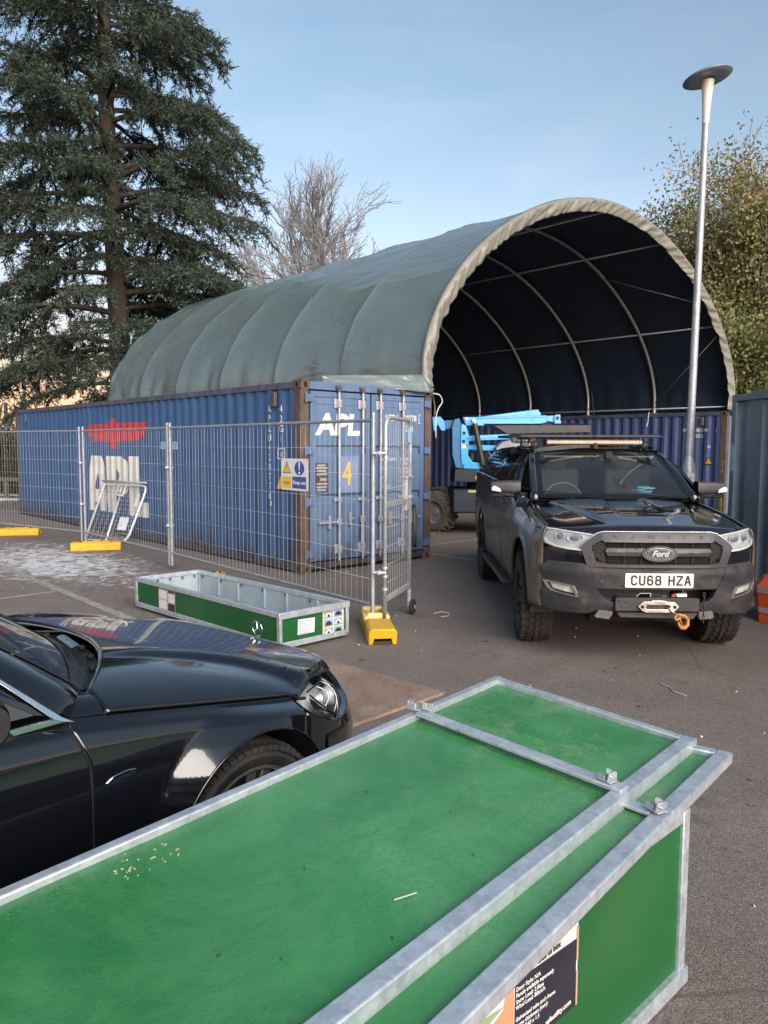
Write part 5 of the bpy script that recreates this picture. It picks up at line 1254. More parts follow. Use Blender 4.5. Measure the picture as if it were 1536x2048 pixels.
# ------------------------------------------------------------------ black pickup
def pickup():
    BP = m_carpaint('pickup_black_paint', (.0075, .0085, .0125), dirt=.0); BPS = m_carpaint('pickup_side_paint', (.0085, .010, .015), dirt=.62)
    GP = simple('pickup_grey_plastic', (.027, .028, .032), .48, var=.15, dirt=(.13, .11, .09), dirtamt=.35, dscale=5, bump=.12, bs=180, bd=.001); GPL = simple('pickup_light_plastic', (.046, .047, .051), .42, var=.12, dirt=(.14, .12, .10), dirtamt=.3, dscale=5)
    BKM = simple('pickup_matt_black', (.014, .014, .016), .7)
    root = empty('pickup_truck', mat=frame((2.13, 6.85, 0), (1, -.022, 0), (.022, 1, 0)))
    tag(root, 'muddy black pickup with roof rack, light bar and winch parked nose on before the shelter', 'pickup truck')
    TD = [(.3, .08), (.4, .06), (.5, .02), (.7, 0), (.9, 0), (1.0, .015), (1.05, .035), (1.12, .09), (1.25, .2)]
    def vf(u): return -.10 - .82 * max(0, 1 - (min(abs(u), .9299) / .93) ** 3) ** (1 / 3)
    def SF(u, z, off=0.):
        v = vf(u) + lerp_tab(TD, z); e = .004
        du = (vf(min(.92, u + e)) - vf(max(-.92, u - e))) / (min(.92, u + e) - max(-.92, u - e)); n = Vector((du, -1.0)).normalized()
        return (u + n.x * off, v + n.y * off, z)
    # bonnet height field
    ZC = [(-.93, 1.055), (-.88, 1.085), (-.8, 1.118), (-.6, 1.150), (-.2, 1.198), (.2, 1.240), (.4, 1.262)]
    UB = [(-.80, .80), (-.5, .795), (0, .775), (.4, .745)]
    def G(u, v):
        a = abs(u); z = spl(ZC, v) - .080 * (a / .8) ** 2.6
        fade = smoothstep(-.78, -.45, v)
        wo = .44 + .20 * (v + .35) / .75            # outer edge of the power dome
        z += .026 * fade * (1 - smoothstep(wo - .015, wo + .035, a))
        wi = .20 - .05 * (v + .5) / .8
        z -= .010 * smoothstep(-.62, -.5, v) * (1 - smoothstep(wi - .012, wi + .012, a))
        z += .016 * smoothstep(.60, .76, a) * smoothstep(-.7, -.2, v)
        return z
    m = MB(); us = linspace(-1, 1, 97); 
    def bon(t, k):
        # k 0 at front lip .. 1 at rear; the lip follows the front curve
        u = t * lerp_tab(UB, -.93 + 1.31 * k); vfr = vf(u) + .035; vre = .36 - .16 * (1 - (u / .75) ** 2); v = vfr + (vre - vfr) * k
        return (u, v, G(u, v) - (.006 if abs(t) > .985 else 0) - .03 * (1 - smoothstep(0, .035, k)))
    m.grid(bon, us, [0, .012, .025, .04, .06] + linspace(.09, 1, 44)); b_ = m.build('bonnet', BP, root, fix=False, auto=32); b_.modifiers.new('s', 'SOLIDIFY').thickness = .012
    # side surfaces
    def arch(v, c0, a=.475, b=.525, zc=.40): 
        t = abs(v - c0) / a
        return None if t >= 1 else zc + b * (1 - t ** 2.3) ** (1 / 2.3)
    BELT = [(.38, 1.275), (.6, 1.30), (1.2, 1.322), (2.2, 1.345), (4.42, 1.36)]
    def zbot(v):
        z = .44 if v > .2 else .44
        for c in (0, 3.22):
            a = arch(v, c)
            if a is not None: z = max(z, a)
        return z
    def top(v):
        if v < .38: ub = lerp_tab(UB, v) + .006; return ub, G(ub, v) - .004
        k = smoothstep(.38, .62, v); ub = .751 + (.868 - .751) * k; return ub, lerp_tab(BELT, v) + (1 - k) * (G(.745, .37) - 1.275)
    def side_u(v, z):
        ub, zt = top(v); Wm = .882 + .018 * smoothstep(.45, .75, z) - .012 * smoothstep(.8, 1.1, z)
        # swelling round the arches
        for c in (0, 3.22):
            t = math.hypot((v - c) / .475, (z - .40) / .525); Wm += .020 * (1 - smoothstep(1.0, 1.17, t))
        crease = .010 * math.exp(-((z - 1.02) / .05) ** 2); Wm += crease
        lim = .93 * max(0.0, 1 - (max(0, -v - .1) / .82) ** 3) ** (1 / 3); Wm = min(Wm, lim + .01) if v < -.3 else Wm
        if v > 4.2: Wm -= .05 * ((v - 4.2) / .22) ** 2
        h = .17 if v < .38 else .17 - .13 * smoothstep(.38, .75, v)
        if z > zt - h: q = min(1, (z - (zt - h)) / h); return ub + (max(Wm, ub) - ub) * math.sqrt(max(0, 1 - q * q))
        return Wm
    vs1 = sorted(set([-.66, -.62, -.58, -.54, -.50] + [round(-.475 * math.cos(math.pi * k / 28), 4) for k in range(29)] + [.50, .55, .62, .7] + linspace(.8, 2.7, 20) + [round(3.22 - .475 * math.cos(math.pi * k / 24), 4) for k in range(25)] + [3.75, 3.9, 4.1, 4.2, 4.3, 4.36, 4.42]))
    gaps = [(.47, .475), (1.36, 1.365), (2.26, 2.265)]
    def side_part(name, va, vb, s, mat):
        vv = [va] + [v for v in vs1 if va + .004 < v < vb - .004] + [vb]; m = MB(); K = 26
        def P(v, k):
            zb, (ub, zt) = zbot(v), top(v); z = zb + (zt - zb) * (1 - (1 - k) ** 1.6); return (s * side_u(v, z), v, z)
        m.grid(P, vv, linspace(0, 1, K), flip=(s > 0)); o = m.build(name, mat, root, fix=False, auto=50); md = o.modifiers.new('s', 'SOLIDIFY'); md.thickness = .02; md.offset = -1
        return o
    for s in (-1, 1):
        side_part('front_wing', -.66, .468, s, BPS); d1 = side_part('front_door', .476, 1.359, s, BPS); d2 = side_part('rear_door', 1.366, 2.259, s, BPS); side_part('load_bed_side', 2.267, 4.42, s, BPS)
        for d, va in ((d1, 1.20), (d2, 2.08)):
            m = MB(); u0 = side_u(va, 1.15) ; m.tube([(s * (u0 - .005), va - .10, 1.150), (s * (u0 + .035), va - .075, 1.155), (s * (u0 + .038), va + .06, 1.16), (s * (u0 - .005), va + .085, 1.16)], .014, 8); m.build('door_handle', BP, d, smooth=True)
        slab_patch('bumper_side', [[(-.645, .46), (-.645, .79), (-.56, .79), (-.475, .72), (-.452, .60), (-.445, .46)]], lambda a, b, o, s=s: (s * (side_u(a, b) + o), a, b), .012, .03, GP, root, .03, .004)
        # lip round the arch
        for c in (0, 3.22):
            m = MB(); pts = []
            for k in range(33):
                a = math.pi * k / 32; v = c - .475 * math.copysign(abs(math.cos(a)) ** (2 / 2.3), math.cos(a)); z = .40 + .525 * math.sin(a) ** (2 / 2.3)
                z = max(z, .42); pts.append((s * (side_u(v, z) + .002), v, z - .002))
            m.tube(pts, .011, 6); m.build('arch_lip', GP, root, smooth=True)
            m = MB(); m.lathe([(.46, -.42), (.46, .0)], (s * .90 if s > 0 else -.90 + .42, c, .42), 'X', 24, 0 - .2, math.pi + .2) if False else m.grid(lambda a, x: (s * x, c - .465 * math.cos(a), max(.3, .40 + .515 * math.sin(a))), linspace(-.1, math.pi + .1, 24), [.45, .895]); m.build('wheel_arch_liner', BKM, root, fix=False)
    m = MB(); m.bx((-.80, -.50, .42), (.80, 4.30, .58)); m.bx((-.42, -.55, .30), (.42, 4.0, .45)); m.bx((-.80, .55, .40), (.80, 2.7, 1.0)); m.bx((-.44, -.45, .5), (.44, .6, 1.05)); m.build('chassis', BLACKGAP, root)
    m = MB(); m.bx((-.86, 2.25, .9), (.86, 4.38, 1.34)); m.bx((-.76, 4.30, .6), (.76, 4.41, 1.34)); m.build('tailgate', BPS, root)
    # fascia base, body colour
    pf = [[(-.885, .50), (-.60, .46), (-.50, .46), (-.50, .66), (.50, .66), (.50, .46), (.60, .46), (.885, .50), (.885, .95), (.84, 1.05), (.80, 1.082), (.45, 1.072), (-.45, 1.072), (-.80, 1.082), (-.84, 1.05), (-.885, .95)]]
    slab_patch('nose_panel', pf, SF, -.012, .02, BP, root, .03, 0)
    HL = [(-.817, 1.076), (-.753, 1.075), (-.654, 1.065), (-.551, 1.055), (-.464, 1.042), (-.514, 1.002), (-.549, .969), (-.564, .918), (-.659, .924), (-.747, .938), (-.806, .958), (-.829, 1.0), (-.829, 1.05)]
    HOUS = simple('headlight_reflector', (.66, .67, .68), .35, .0, var=.15, vs_=18); HSUR = simple('headlight_inner_grey', (.50, .51, .53), .4, .0, var=.2, vs_=14)
    def ringpoly(P, k, cx=None, cz=None):
        cx = sum(p[0] for p in P) / len(P) if cx is None else cx; cz = sum(p[1] for p in P) / len(P) if cz is None else cz
        return [(cx + (a - cx) * k, cz + (b - cz) * k) for a, b in P]
    def ring_faces(P, Q): return [[P[i], P[(i + 1) % len(P)], Q[(i + 1) % len(P)], Q[i]] for i in range(len(P))]
    for mir in (False, True):
        sg = 1 if mir else -1
        h = slab_patch('headlight', [HL], SF, .002, .02, HSUR, root, .03, .0, mirror=mir)
        # bright surround, projector bowls, glass
        slab_patch('headlight_rim', ring_faces(HL, ringpoly(HL, .90)), SF, .016, .012, HOUS, h, .05, .0, mirror=mir)
        low = [(-.806, .958), (-.747, .938), (-.659, .924), (-.564, .918), (-.564, .930), (-.659, .938), (-.745, .953), (-.79, .972), (-.808, 1.0), (-.822, 1.0)]
        slab_patch('daytime_strip', [low], SF, .020, .01, simple('daytime_white', (.82, .84, .86), .25, var=.03), h, .05, .0, mirror=mir)
        for cx, cz, rr_, rz in ((-.716, 1.016, .036, .037), (-.612, 1.012, .062, .036)):
            cx2 = cx * (-sg) if False else (cx if not mir else -cx)
            P0 = Vector(SF(cx2, cz, .014)); e = .01; P1 = Vector(SF(cx2 + e, cz, .014)); tx = (P1 - P0).normalized(); n = Vector((tx.y, -tx.x, 0)); n = n if n.y < 0 else -n
            for nm, f0, rad, dep, mt in (('lamp_bowl', 1.0, 1.0, .002, HOUS), ('projector', .62, .62, .006, simple('projector_glass', (.20, .22, .24), .08, .3))):
                m = MB(); k = 28; V = [tuple(P0 + tx * (rr_ * rad * math.cos(2 * math.pi * i / k)) + Vector((0, 0, rz * rad * math.sin(2 * math.pi * i / k))) + n * dep) for i in range(k)] + [tuple(P0 + tx * (rr_ * rad * .72 * math.cos(2 * math.pi * i / k)) + Vector((0, 0, rz * rad * .72 * math.sin(2 * math.pi * i / k))) - n * (.012 if nm == 'lamp_bowl' else -.010)) for i in range(k)]
                m.add(V, [(i, (i + 1) % k, k + (i + 1) % k, k + i) for i in range(k)] + [tuple(range(k, 2 * k))]); m.build(nm, mt, h, auto=40)
        slab_patch('headlight_lens', [HL], SF, .028, .002, LENS, h, .03, .0, mirror=mir)
    # body coloured strip between lamp and bumper
    strip_ = [(-.885, .80), (-.852, .872), (-.806, .928), (-.748, .916), (-.564, .906), (-.544, .894), (-.525, .819), (-.657, .822), (-.784, .831), (-.85, .778), (-.885, .74)]
    for mir in (False, True): slab_patch('bumper_upper_skin', [strip_], SF, .010, .03, BP, root, .03, .006, mirror=mir)
    # grille surround
    so = [(-.40, 1.068), (-.45, 1.056), (-.518, 1.006), (-.559, .970), (-.568, .933), (-.548, .871), (-.529, .815), (-.535, .800)]
    outer = so + [(-a, b) for a, b in so[::-1]]
    inn = [(-.40, .994), (-.424, 1.008), (-.491, .966), (-.494, .934), (-.466, .841), (-.390, .824)]
    inner = inn + [(-a, b) for a, b in inn[::-1]]
    def surr_off(u, z): return .030 + .012 * smoothstep(.5, .40, abs(u))
    Lq = [[(-.40, 1.068), (.40, 1.068), (.40, .994), (-.40, .994)], [(-.40, 1.068), (-.40, .994), (-.424, 1.008), (-.491, .966), (-.518, 1.006), (-.45, 1.056)], [(-.518, 1.006), (-.491, .966), (-.494, .934), (-.568, .933), (-.559, .970)], [(-.568, .933), (-.494, .934), (-.466, .841), (-.548, .871)], [(-.548, .871), (-.466, .841), (-.390, .824), (-.535, .800), (-.529, .815)], [(-.390, .824), (.390, .824), (.535, .800), (-.535, .800)]]
    Lq += [[(-a, b) for a, b in q[::-1]] for q in Lq[1:5]]
    slab_patch('grille_surround', Lq, SF, surr_off, .06, GPL, root, .06, .004)
    # chrome line over it
    m = MB(); m.tube([SF(u, z + .002, .036) for u, z in [(-.568, .935), (-.560, .971), (-.518, 1.008), (-.45, 1.058), (-.40, 1.070), (-.2, 1.071), (0, 1.071), (.2, 1.071), (.40, 1.070), (.45, 1.058), (.518, 1.008), (.560, .971), (.568, .935)]], .0042, 6); m.build('chrome_line', DCHROME, root, smooth=True)
    slab_patch('grille_back', [[(-.50, .82), (.50, .82), (.50, 1.0), (.43, 1.012), (-.43, 1.012), (-.50, 1.0)]], SF, -.01, .01, BLACKGAP, root, .06, 0)
    bar = slab_patch('grille_bar', [[(-.385, .949), (-.15, .951), (.15, .951), (.385, .949), (.40, .93), (.385, .886), (-.385, .886), (-.40, .93)]], SF, lambda u, z: .028 + .012 * math.exp(-((z - .918) / .02) ** 2), .03, GPL, root, .04, .004)
    for u in (-.26, -.13, .13, .26):
        for z0, z1 in ((.951, .994), (.826, .885)): m = MB(); a = SF(u, z0, .008); b = SF(u, z1, .008); m.beam(a, b, .006, .012, (0, 1, 0)); m.build('grille_rib', BKM, root)
    for z in (.968, .845, .866): m = MB(); m.tube([SF(u, z, .002) for u in linspace(-.38, .38, 12)], .004, 5); m.build('grille_slat', BKM, root)
    for s in (-1, 1):
        ms = MB()
        for i in range(9):
            for j in range(5):
                z = .838 + i * .0185; u = .405 + j * .019 + (.0095 if i % 2 else 0)
                if u > .392 + (.098 if z > .9 else .03 + (z - .838) * 1.1): continue
                if z > .985 and u > .46: continue
                c = Vector(SF(s * u, z, .018)); k = 6; ro, ri = .0105, .0075
                V = [(c.x + r_ * math.cos(2 * math.pi * q / k + .52) * 1.0, c.y + d, c.z + r_ * math.sin(2 * math.pi * q / k + .52)) for r_, d in ((ro, 0), (ri, 0), (ri, .008)) for q in range(k)]
                ms.add(V, [(q, (q + 1) % k, k + (q + 1) % k, k + q) for q in range(k)] + [(k + q, k + (q + 1) % k, 2 * k + (q + 1) % k, 2 * k + q) for q in range(k)])
        ms.build('vent_mesh', GP, root, fix=False, kind='stuff')
    RL = simple('faint_relief_letter', (.040, .040, .042), .6)
    for i, ch in enumerate('RANGER'):
        u0 = -.325 + i * .13
        lettering('lettering', ch, .042, RL, root, lambda x, y, u0=u0: SF(u0 + x * 1.1, 1.032 + y, .0432), wx=1.3)
    # oval badge
    def oval(name, a, b, d, mat, par, z0=.909, dep=.006):
        m = MB(); k = 40; m.prism([(a * math.cos(2 * math.pi * i / k), b * math.sin(2 * math.pi * i / k)) for i in range(k)], lambda x, y: (x, SF(0, z0)[1] - d, z0 + y), lambda x, y: (x, SF(0, z0)[1] - d + dep, z0 + y)); return m.build(name, mat, par, bevel=.0015)
    bd = oval('badge', .135, .062, .046, GPL, root, dep=.03); oval('badge_rim', .113, .0475, .050, CHROME, bd); oval('badge_field', .106, .0415, .0515, simple('badge_grey_blue', (.055, .066, .085), .3), bd); oval('badge_inner_line', .096, .034, .0519, DCHROME, bd, dep=.0005); oval('badge_field', .0945, .0325, .0523, simple('badge_grey_blue_b', (.055, .066, .085), .3), bd, dep=.0005)
    lettering('lettering', 'Ford', .064, simple('badge_script', (.70, .72, .74), .25, .5), bd, lambda x, y: (x, SF(0, .909)[1] - .0535, .911 + y), shear=.35, wx=1.0, bold=.0012)
    # centre bumper panel with plate
    cen = [(-.535, .800), (.535, .800), (.510, .755), (.455, .633), (-.455, .633), (-.510, .755)]
    slab_patch('bumper_centre', [cen], SF, lambda u, z: .022 + .024 * smoothstep(.80, .775, z) - .012 * smoothstep(.745, .72, z) * smoothstep(.28, .32, abs(u)), .05, GP, root, .035, .004)
    for u in (-.42, .42): c = SF(u, .69, .036); m = MB(); m.cyl(c, (c[0], c[1] - .003, c[2]), .012, 14); m.build('parking_sensor', GP, root)
    PLT = simple('plate_white', (.70, .69, .64), .35, var=.06, dirt=(.4, .38, .33), dirtamt=.4, dscale=10); PBK = simple('plate_black', (.012, .012, .014), .4)
    pv = SF(0, .705)[1] - .052; m = MB(); m.prism([(-.26 + .01 * i[0], i[1]) for i in ()] or [(-.26, .655), (-.254, .6495), (.254, .6495), (.26, .655), (.26, .755), (.254, .7605), (-.254, .7605), (-.26, .755)], lambda a, b: (a, pv, b), lambda a, b: (a, pv + .008, b)); pl = m.build('number_plate', PLT, root, bevel=.001)
    # plate characters drawn as strokes
    CH = {'C': [[(50, 66), (38, 79), (12, 79), (0, 66), (0, 13), (12, 0), (38, 0), (50, 13)]], 'U': [[(0, 79), (0, 13), (12, 0), (38, 0), (50, 13), (50, 79)]], '6': [[(48, 64), (38, 79), (12, 79), (0, 66), (0, 13), (12, 0), (38, 0), (50, 13), (50, 32), (38, 45), (2, 45)]],
          '8': [[(12, 43), (2, 54), (2, 68), (13, 79), (37, 79), (48, 68), (48, 54), (38, 43), (12, 43), (0, 32), (0, 12), (12, 0), (38, 0), (50, 12), (50, 32), (38, 43)]], 'H': [[(0, 0), (0, 79)], [(50, 0), (50, 79)], [(0, 40), (50, 40)]], 'Z': [[(0, 79), (50, 79), (50, 72), (0, 8), (0, 0), (50, 0)]], 'A': [[(0, 0), (22, 79), (30, 79), (52, 0)], [(8, 24), (44, 24)]]}
    def strokes(s_, x0, zc, sc_, par):
        x = x0
        for ch in s_:
            if ch == ' ': x += 40 * sc_; continue
            m = MB()
            for pl_ in CH[ch]:
                inset = 7
                Q = [(x + (7 + a * .72) * sc_, zc + (-39.5 + inset + b * (79 - 2 * inset) / 79) * sc_) for a, b in pl_]
                for i in range(len(Q) - 1):
                    a, b = Vector(Q[i]), Vector(Q[i + 1]); d = (b - a).normalized(); ext = 7 * sc_ if True else 0; n = Vector((-d.y, d.x)) * 7 * sc_
                    a2 = a - d * (ext if i == 0 and False else 3.2 * sc_); b2 = b + d * 3.2 * sc_
                    if i == 0: a2 = a - d * 6.5 * sc_
                    if i == len(Q) - 2: b2 = b + d * 6.5 * sc_
                    m.add([(a2.x + n.x, pv - .0006 - i * .00002, a2.y + n.y), (b2.x + n.x, pv - .0006 - i * .00002, b2.y + n.y), (b2.x - n.x, pv - .0006 - i * .00002, b2.y - n.y), (a2.x - n.x, pv - .0006 - i * .00002, a2.y - n.y)], [(0, 1, 2, 3)])
            m.build('plate_character', PBK, par, fix=False); x += 61 * sc_
    strokes('CU68 HZA', -.2165, .706, .00100, pl)
    lettering('lettering', 'car supplier name', .009, simple('faint_plate_print', (.35, .30, .29), .6), pl, lambda x, y: (x, pv - .0006, .656 + y))
    # bumper corners
    BS = [(-.842, .771), (-.789, .825), (-.663, .824), (-.531, .818), (-.506, .748), (-.458, .635), (-.421, .565), (-.384, .537), (-.323, .523), (-.322, .462), (-.437, .455), (-.51, .423), (-.645, .426), (-.758, .431), (-.83, .455), (-.868, .500), (-.886, .60), (-.886, .70)]
    FOG = [(-.806, .667), (-.715, .661), (-.607, .644), (-.565, .552), (-.655, .566), (-.75, .585), (-.778, .606)]
    parts_ = [[(-.886, .70), (-.842, .771), (-.789, .825), (-.663, .824), (-.531, .818), (-.506, .748), (-.458, .635), (-.607, .644), (-.715, .661), (-.806, .667)], [(-.886, .70), (-.806, .667), (-.778, .606), (-.83, .455), (-.868, .500), (-.886, .60)], [(-.778, .606), (-.75, .585), (-.655, .566), (-.565, .552), (-.51, .423), (-.645, .426), (-.758, .431), (-.83, .455)], [(-.607, .644), (-.458, .635), (-.421, .565), (-.384, .537), (-.323, .523), (-.322, .462), (-.437, .455), (-.51, .423), (-.565, .552)]]
    def bo(u, z): 
        o = .012 + .040 * smoothstep(.825, .765, z) - .014 * smoothstep(.735, .70, z); a = abs(u)
        if z < .64 and a > .53: o += .014 * smoothstep(.60, .575, z) * smoothstep(.52, .56, a)
        return o * (.25 + .75 * smoothstep(.885, .78, a))
    for mir in (False, True):
        b = slab_patch('bumper_corner', parts_, SF, bo, .05, GP, root, .03, .004, mirror=mir)
        k = .80; FI = ringpoly(FOG, .80)
        slab_patch('fog_bezel', ring_faces(FOG, FI), SF, .048, .03, DCHROME, b, .05, .002, mirror=mir)
        slab_patch('fog_recess', [FOG], SF, .010, .01, BKM, b, .05, .0, mirror=mir)
        FG = [(-.770, .650), (-.70, .652), (-.622, .636), (-.600, .580), (-.66, .588), (-.745, .605)]
        slab_patch('fog_lamp', [FG], SF, .030, .01, simple('fog_lens', (.52, .52, .48), .25, .2, var=.3, vs_=20), b, .05, .002, mirror=mir)
        slab_patch('skid_end', [[(-.453, .409), (-.429, .458), (-.325, .452), (-.327, .424), (-.347, .385), (-.44, .395)]], SF, .050, .04, DCHROME if False else simple('satin_skid', (.22, .21, .20), .45, .3), root, .05, .004, mirror=mir)
    # open mouth with winch
    slab_patch('mouth_back', [[(-.47, .44), (.47, .44), (.47, .64), (-.47, .64)]], SF, -.16, .01, BLACKGAP, root, .1, 0)
    wv = -.89
    WN = empty('winch', (0, 0, 0)); WN.parent = root
    RD = simple('winch_red', (.40, .045, .035), .55, dirt=(.08, .06, .05), dirtamt=.5, dscale=12); AL = simple('winch_aluminium', (.62, .60, .56), .28, .8, dirt=(.25, .22, .2), dirtamt=.4, dscale=12)
    m = MB(); m.bx((-.15, wv, .592), (.155, wv + .10, .616)); m.bx((-.15, wv, .54), (-.118, wv + .12, .60)); m.bx((.125, wv, .54), (.155, wv + .12, .60)); m.build('winch_cradle', RD, WN, bevel=.004)
    m = MB(); m.cyl((-.12, wv + .06, .558), (.12, wv + .06, .558), .035, 16); m.build('winch_drum', BKM, WN, auto=40)
    for k in range(9): m = MB(); m.lathe([(.036, -.010), (.043, 0), (.036, .010)], (-.10 + k * .014 + (.07 if k > 5 else 0), wv + .06, .558), 'X', 14); m.build('rope_coil', simple('grey_rope', (.30, .28, .27), .8) if k % 3 else BKM, WN, auto=40)
    for x0, x1 in ((-.225, -.152), (.158, .245)): m = MB(); m.tube([(x0, wv + .055, .565), (x0 + .012, wv + .055, .565), (x1, wv + .055, .565)], [.036, .05, .05], 18); m.build('winch_motor', AL, WN, auto=40)
    m = MB(); m.bx((-.30, wv + .02, .545), (-.235, wv + .1, .60)); m.build('control_box', simple('winch_green_grey', (.06, .085, .075), .5), WN, bevel=.008)
    SB = simple('black_steel_bar', (.022, .024, .028), .55, dirt=(.08, .07, .06), dirtamt=.4, dscale=9)
    m = MB(); m.prism([(-.325, .463), (.318, .463), (.318, .563), (.25, .568), (-.315, .566), (-.325, .55)], lambda a, b: (a, -.955, b), lambda a, b: (a, -.90, b)); wb = m.build('winch_bar', SB, root, bevel=.004)
    for u, z in ((-.30, .545), (-.245, .535), (-.28, .50)): m = MB(); m.cyl((u, -.958, z), (u, -.953, z), .006, 8); m.build('bolt_hole', BLACKGAP, wb)
    m = MB(); m.prism([(-.297, .442), (-.267, .402), (.296, .392), (.332, .442)], lambda a, b: (a, -.90, b), lambda a, b: (a, -.86, b)); m.build('lower_valance', simple('worn_valance', (.07, .062, .055), .7), root, bevel=.005)
    FLP = [(-.158, .506), (-.117, .542), (-.06, .545), (-.055, .552), (.05, .552), (.056, .545), (.118, .542), (.158, .506), (.125, .470), (.074, .458), (-.097, .458), (-.125, .470)]
    SL = [(-.096, .500), (-.088, .517), (.080, .517), (.090, .500), (.080, .484), (-.088, .484)]
    FA_ = [[(-.158, .506), (-.117, .542), (-.088, .544), (-.088, .517), (-.096, .500), (-.088, .484), (-.088, .458), (-.097, .458), (-.125, .470)], [(-.088, .544), (-.06, .545), (-.055, .552), (.05, .552), (.056, .545), (.080, .543), (.080, .517), (-.088, .517)], [(.080, .543), (.118, .542), (.158, .506), (.125, .470), (.080, .459), (.080, .484), (.090, .500), (.080, .517)], [(-.088, .484), (.080, .484), (.080, .459), (.074, .458), (-.088, .458)]]
    fl = slab_patch('fairlead', FA_, lambda a, b, o: (a, -.957 - o, b), .022, .022, AL, WN, .5, .004)
    for u in (-.124, .123): m = MB(); m.lathe([(.0, -.984), (.008, -.984), (.009, -.981), (.014, -.981), (.014, -.979)], (u, 0, .502), 'Y', 14); m.build('fairlead_bolt', DARKHOLE, fl)
    lettering('lettering', 'Warrior', .013, simple('small_red_print', (.28, .08, .06), .6), fl, lambda x, y: (x, -.9795, .532 + y), wx=1.4)
    m = MB(); m.tube([(.06, -.95, .50), (.085, -.985, .485), (.115, -1.0, .458)], .009, 10); m.build('winch_cable_end', AL, WN, smooth=True)
    HK = simple('orange_hook', (.48, .20, .05), .5, .2, dirt=(.18, .10, .05), dirtamt=.5, dscale=14)
    hk = MB(); hk.tube([(.118, -1.0, .455), (.150, -1.005, .448), (.190, -1.01, .440), (.212, -1.01, .415), (.212, -1.01, .375), (.190, -1.01, .350), (.165, -1.01, .350), (.148, -1.01, .370), (.142, -1.01, .395)], [.010, .013, .012, .014, .017, .018, .016, .012, .007], 10); hk.tube([(.128, -1.008, .446), (.112, -1.008, .428), (.122, -1.008, .412), (.140, -1.008, .412), (.150, -1.008, .430)], .010, 8); hk.tube([(.150, -1.012, .440), (.158, -1.016, .395), (.178, -1.016, .362)], .005, 6)
    hk.build('winch_hook', HK, WN, smooth=True)
    m = MB()
    for k in range(8): z = .60 - k * .030; m.tube([(.345 + .008 * math.cos(a), -.97 + .006 * math.sin(a) * (k % 2), z + .019 * math.sin(a)) if k % 2 == 0 else (.345, -.97 + .008 * math.cos(a), z + .019 * math.sin(a)) for a in linspace(0, 5.7, 10)], .0032, 5, closed=True)
    m.build('hanging_chain', SB, root, smooth=True, kind='stuff')
    # windscreen, pillars, roof
    def WS(t, k):   # t -1..1, k 0 base ..1 header
        ub, ut = .700, .600; u = t * (ub + (ut - ub) * k); vb = .36 - .17 * (1 - t * t); vt = 1.16 - .07 * (1 - t * t); zb = 1.272 - .012 * t * t; zt = 1.705 - .035 * t * t
        return (u, vb + (vt - vb) * k, zb + (zt - zb) * k + .028 * math.sin(math.pi * k))
    m = MB(); m.grid(WS, linspace(-.985, .985, 30), linspace(.03, .985, 14)); m.build('windscreen', GLASS, root, fix=False, smooth=True)
    FR_ = simple('screen_frit_black', (.008, .008, .009), .3)
    m = MB()
    for a, b, c, d in ((-1, -.94, 0, 1), (.94, 1, 0, 1), (-.95, .95, 0, .05), (-.95, .95, .955, 1)):
        m.grid(lambda t, k: tuple(Vector(WS(t, k)) + Vector((0, -.002, .002))), linspace(a, b, 20 if b - a > .5 else 3), linspace(c, d, 16 if d - c > .5 else 2))
    m.build('screen_border', FR_, root, fix=False, smooth=True)
    for s in (-1, 1):
        m = MB(); pts = [Vector(WS(s * 1.0, k)) + Vector((s * .034, .012, -.006)) for k in linspace(-.05, 1.0, 10)]
        m.tube([tuple(p) for p in pts], [.045, .042] + [.036] * 8, 10); m.build('windscreen_pillar', BP, root, smooth=True)
    def roofz(u, v): return 1.752 - .055 * (abs(u) / .62) ** 2.4 - .045 * smoothstep(1.5, 1.10, v) 
    m = MB(); m.grid(lambda t, v: (t * (.625 + .02 * smoothstep(1.1, 1.6, v)), v - .07 * (1 - t * t) * smoothstep(1.3, 1.13, v), roofz(t * .62, v)), linspace(-1, 1, 25), linspace(1.13, 2.27, 18)); m.build('roof', BP, root, fix=False, smooth=True)
    # greenhouse sides
    def GS(v, z, off=0., s=-1):
        zb = lerp_tab(BELT, v); k = (z - zb) / (1.69 - zb); u = .872 + (.655 - .872) * k + .022 * math.sin(math.pi * min(1, max(0, k))); return (s * (u + off), v, z)
    DG = simple('dark_side_glass', (.010, .013, .016), .04, var=.1, spec=.9); 
    for s in (-1, 1):
        f = lambda a, b, o, s=s: GS(a, b, o, s)
        slab_patch('door_frame', [[(.50, 1.29), (1.22, 1.69), (2.27, 1.71), (2.27, 1.34)]], f, .0, .03, BP, root, .1, .006)
        slab_patch('side_window', [[(.70, 1.325), (.98, 1.515), (1.28, 1.662), (1.34, 1.662), (1.36, 1.335)]], f, .004, .005, DG, root, .08, .0)
        slab_patch('side_window', [[(1.43, 1.337), (1.41, 1.662), (2.02, 1.668), (2.16, 1.60), (2.20, 1.352)]], f, .004, .005, DG, root, .08, .0)
        slab_patch('wind_deflector', [[(.66, 1.33), (.96, 1.535), (1.27, 1.685), (1.36, 1.69), (1.35, 1.65), (1.28, 1.645), (1.0, 1.51), (.75, 1.345)]], f, .022, .004, simple('smoked_plastic', (.012, .014, .016), .12), root, .1, .0)
        # hardtop over the load bed
        slab_patch('canopy_side', [[(2.28, 1.345), (2.28, 1.71), (2.6, 1.725), (3.75, 1.70), (4.05, 1.66), (4.38, 1.36)]], f, -.01, .03, BP, root, .1, .012)
        w_ = slab_patch('canopy_window', [[(2.40, 1.39), (2.44, 1.66), (3.70, 1.655), (3.98, 1.41)]], f, .004, .005, DG, root, .1, .0)
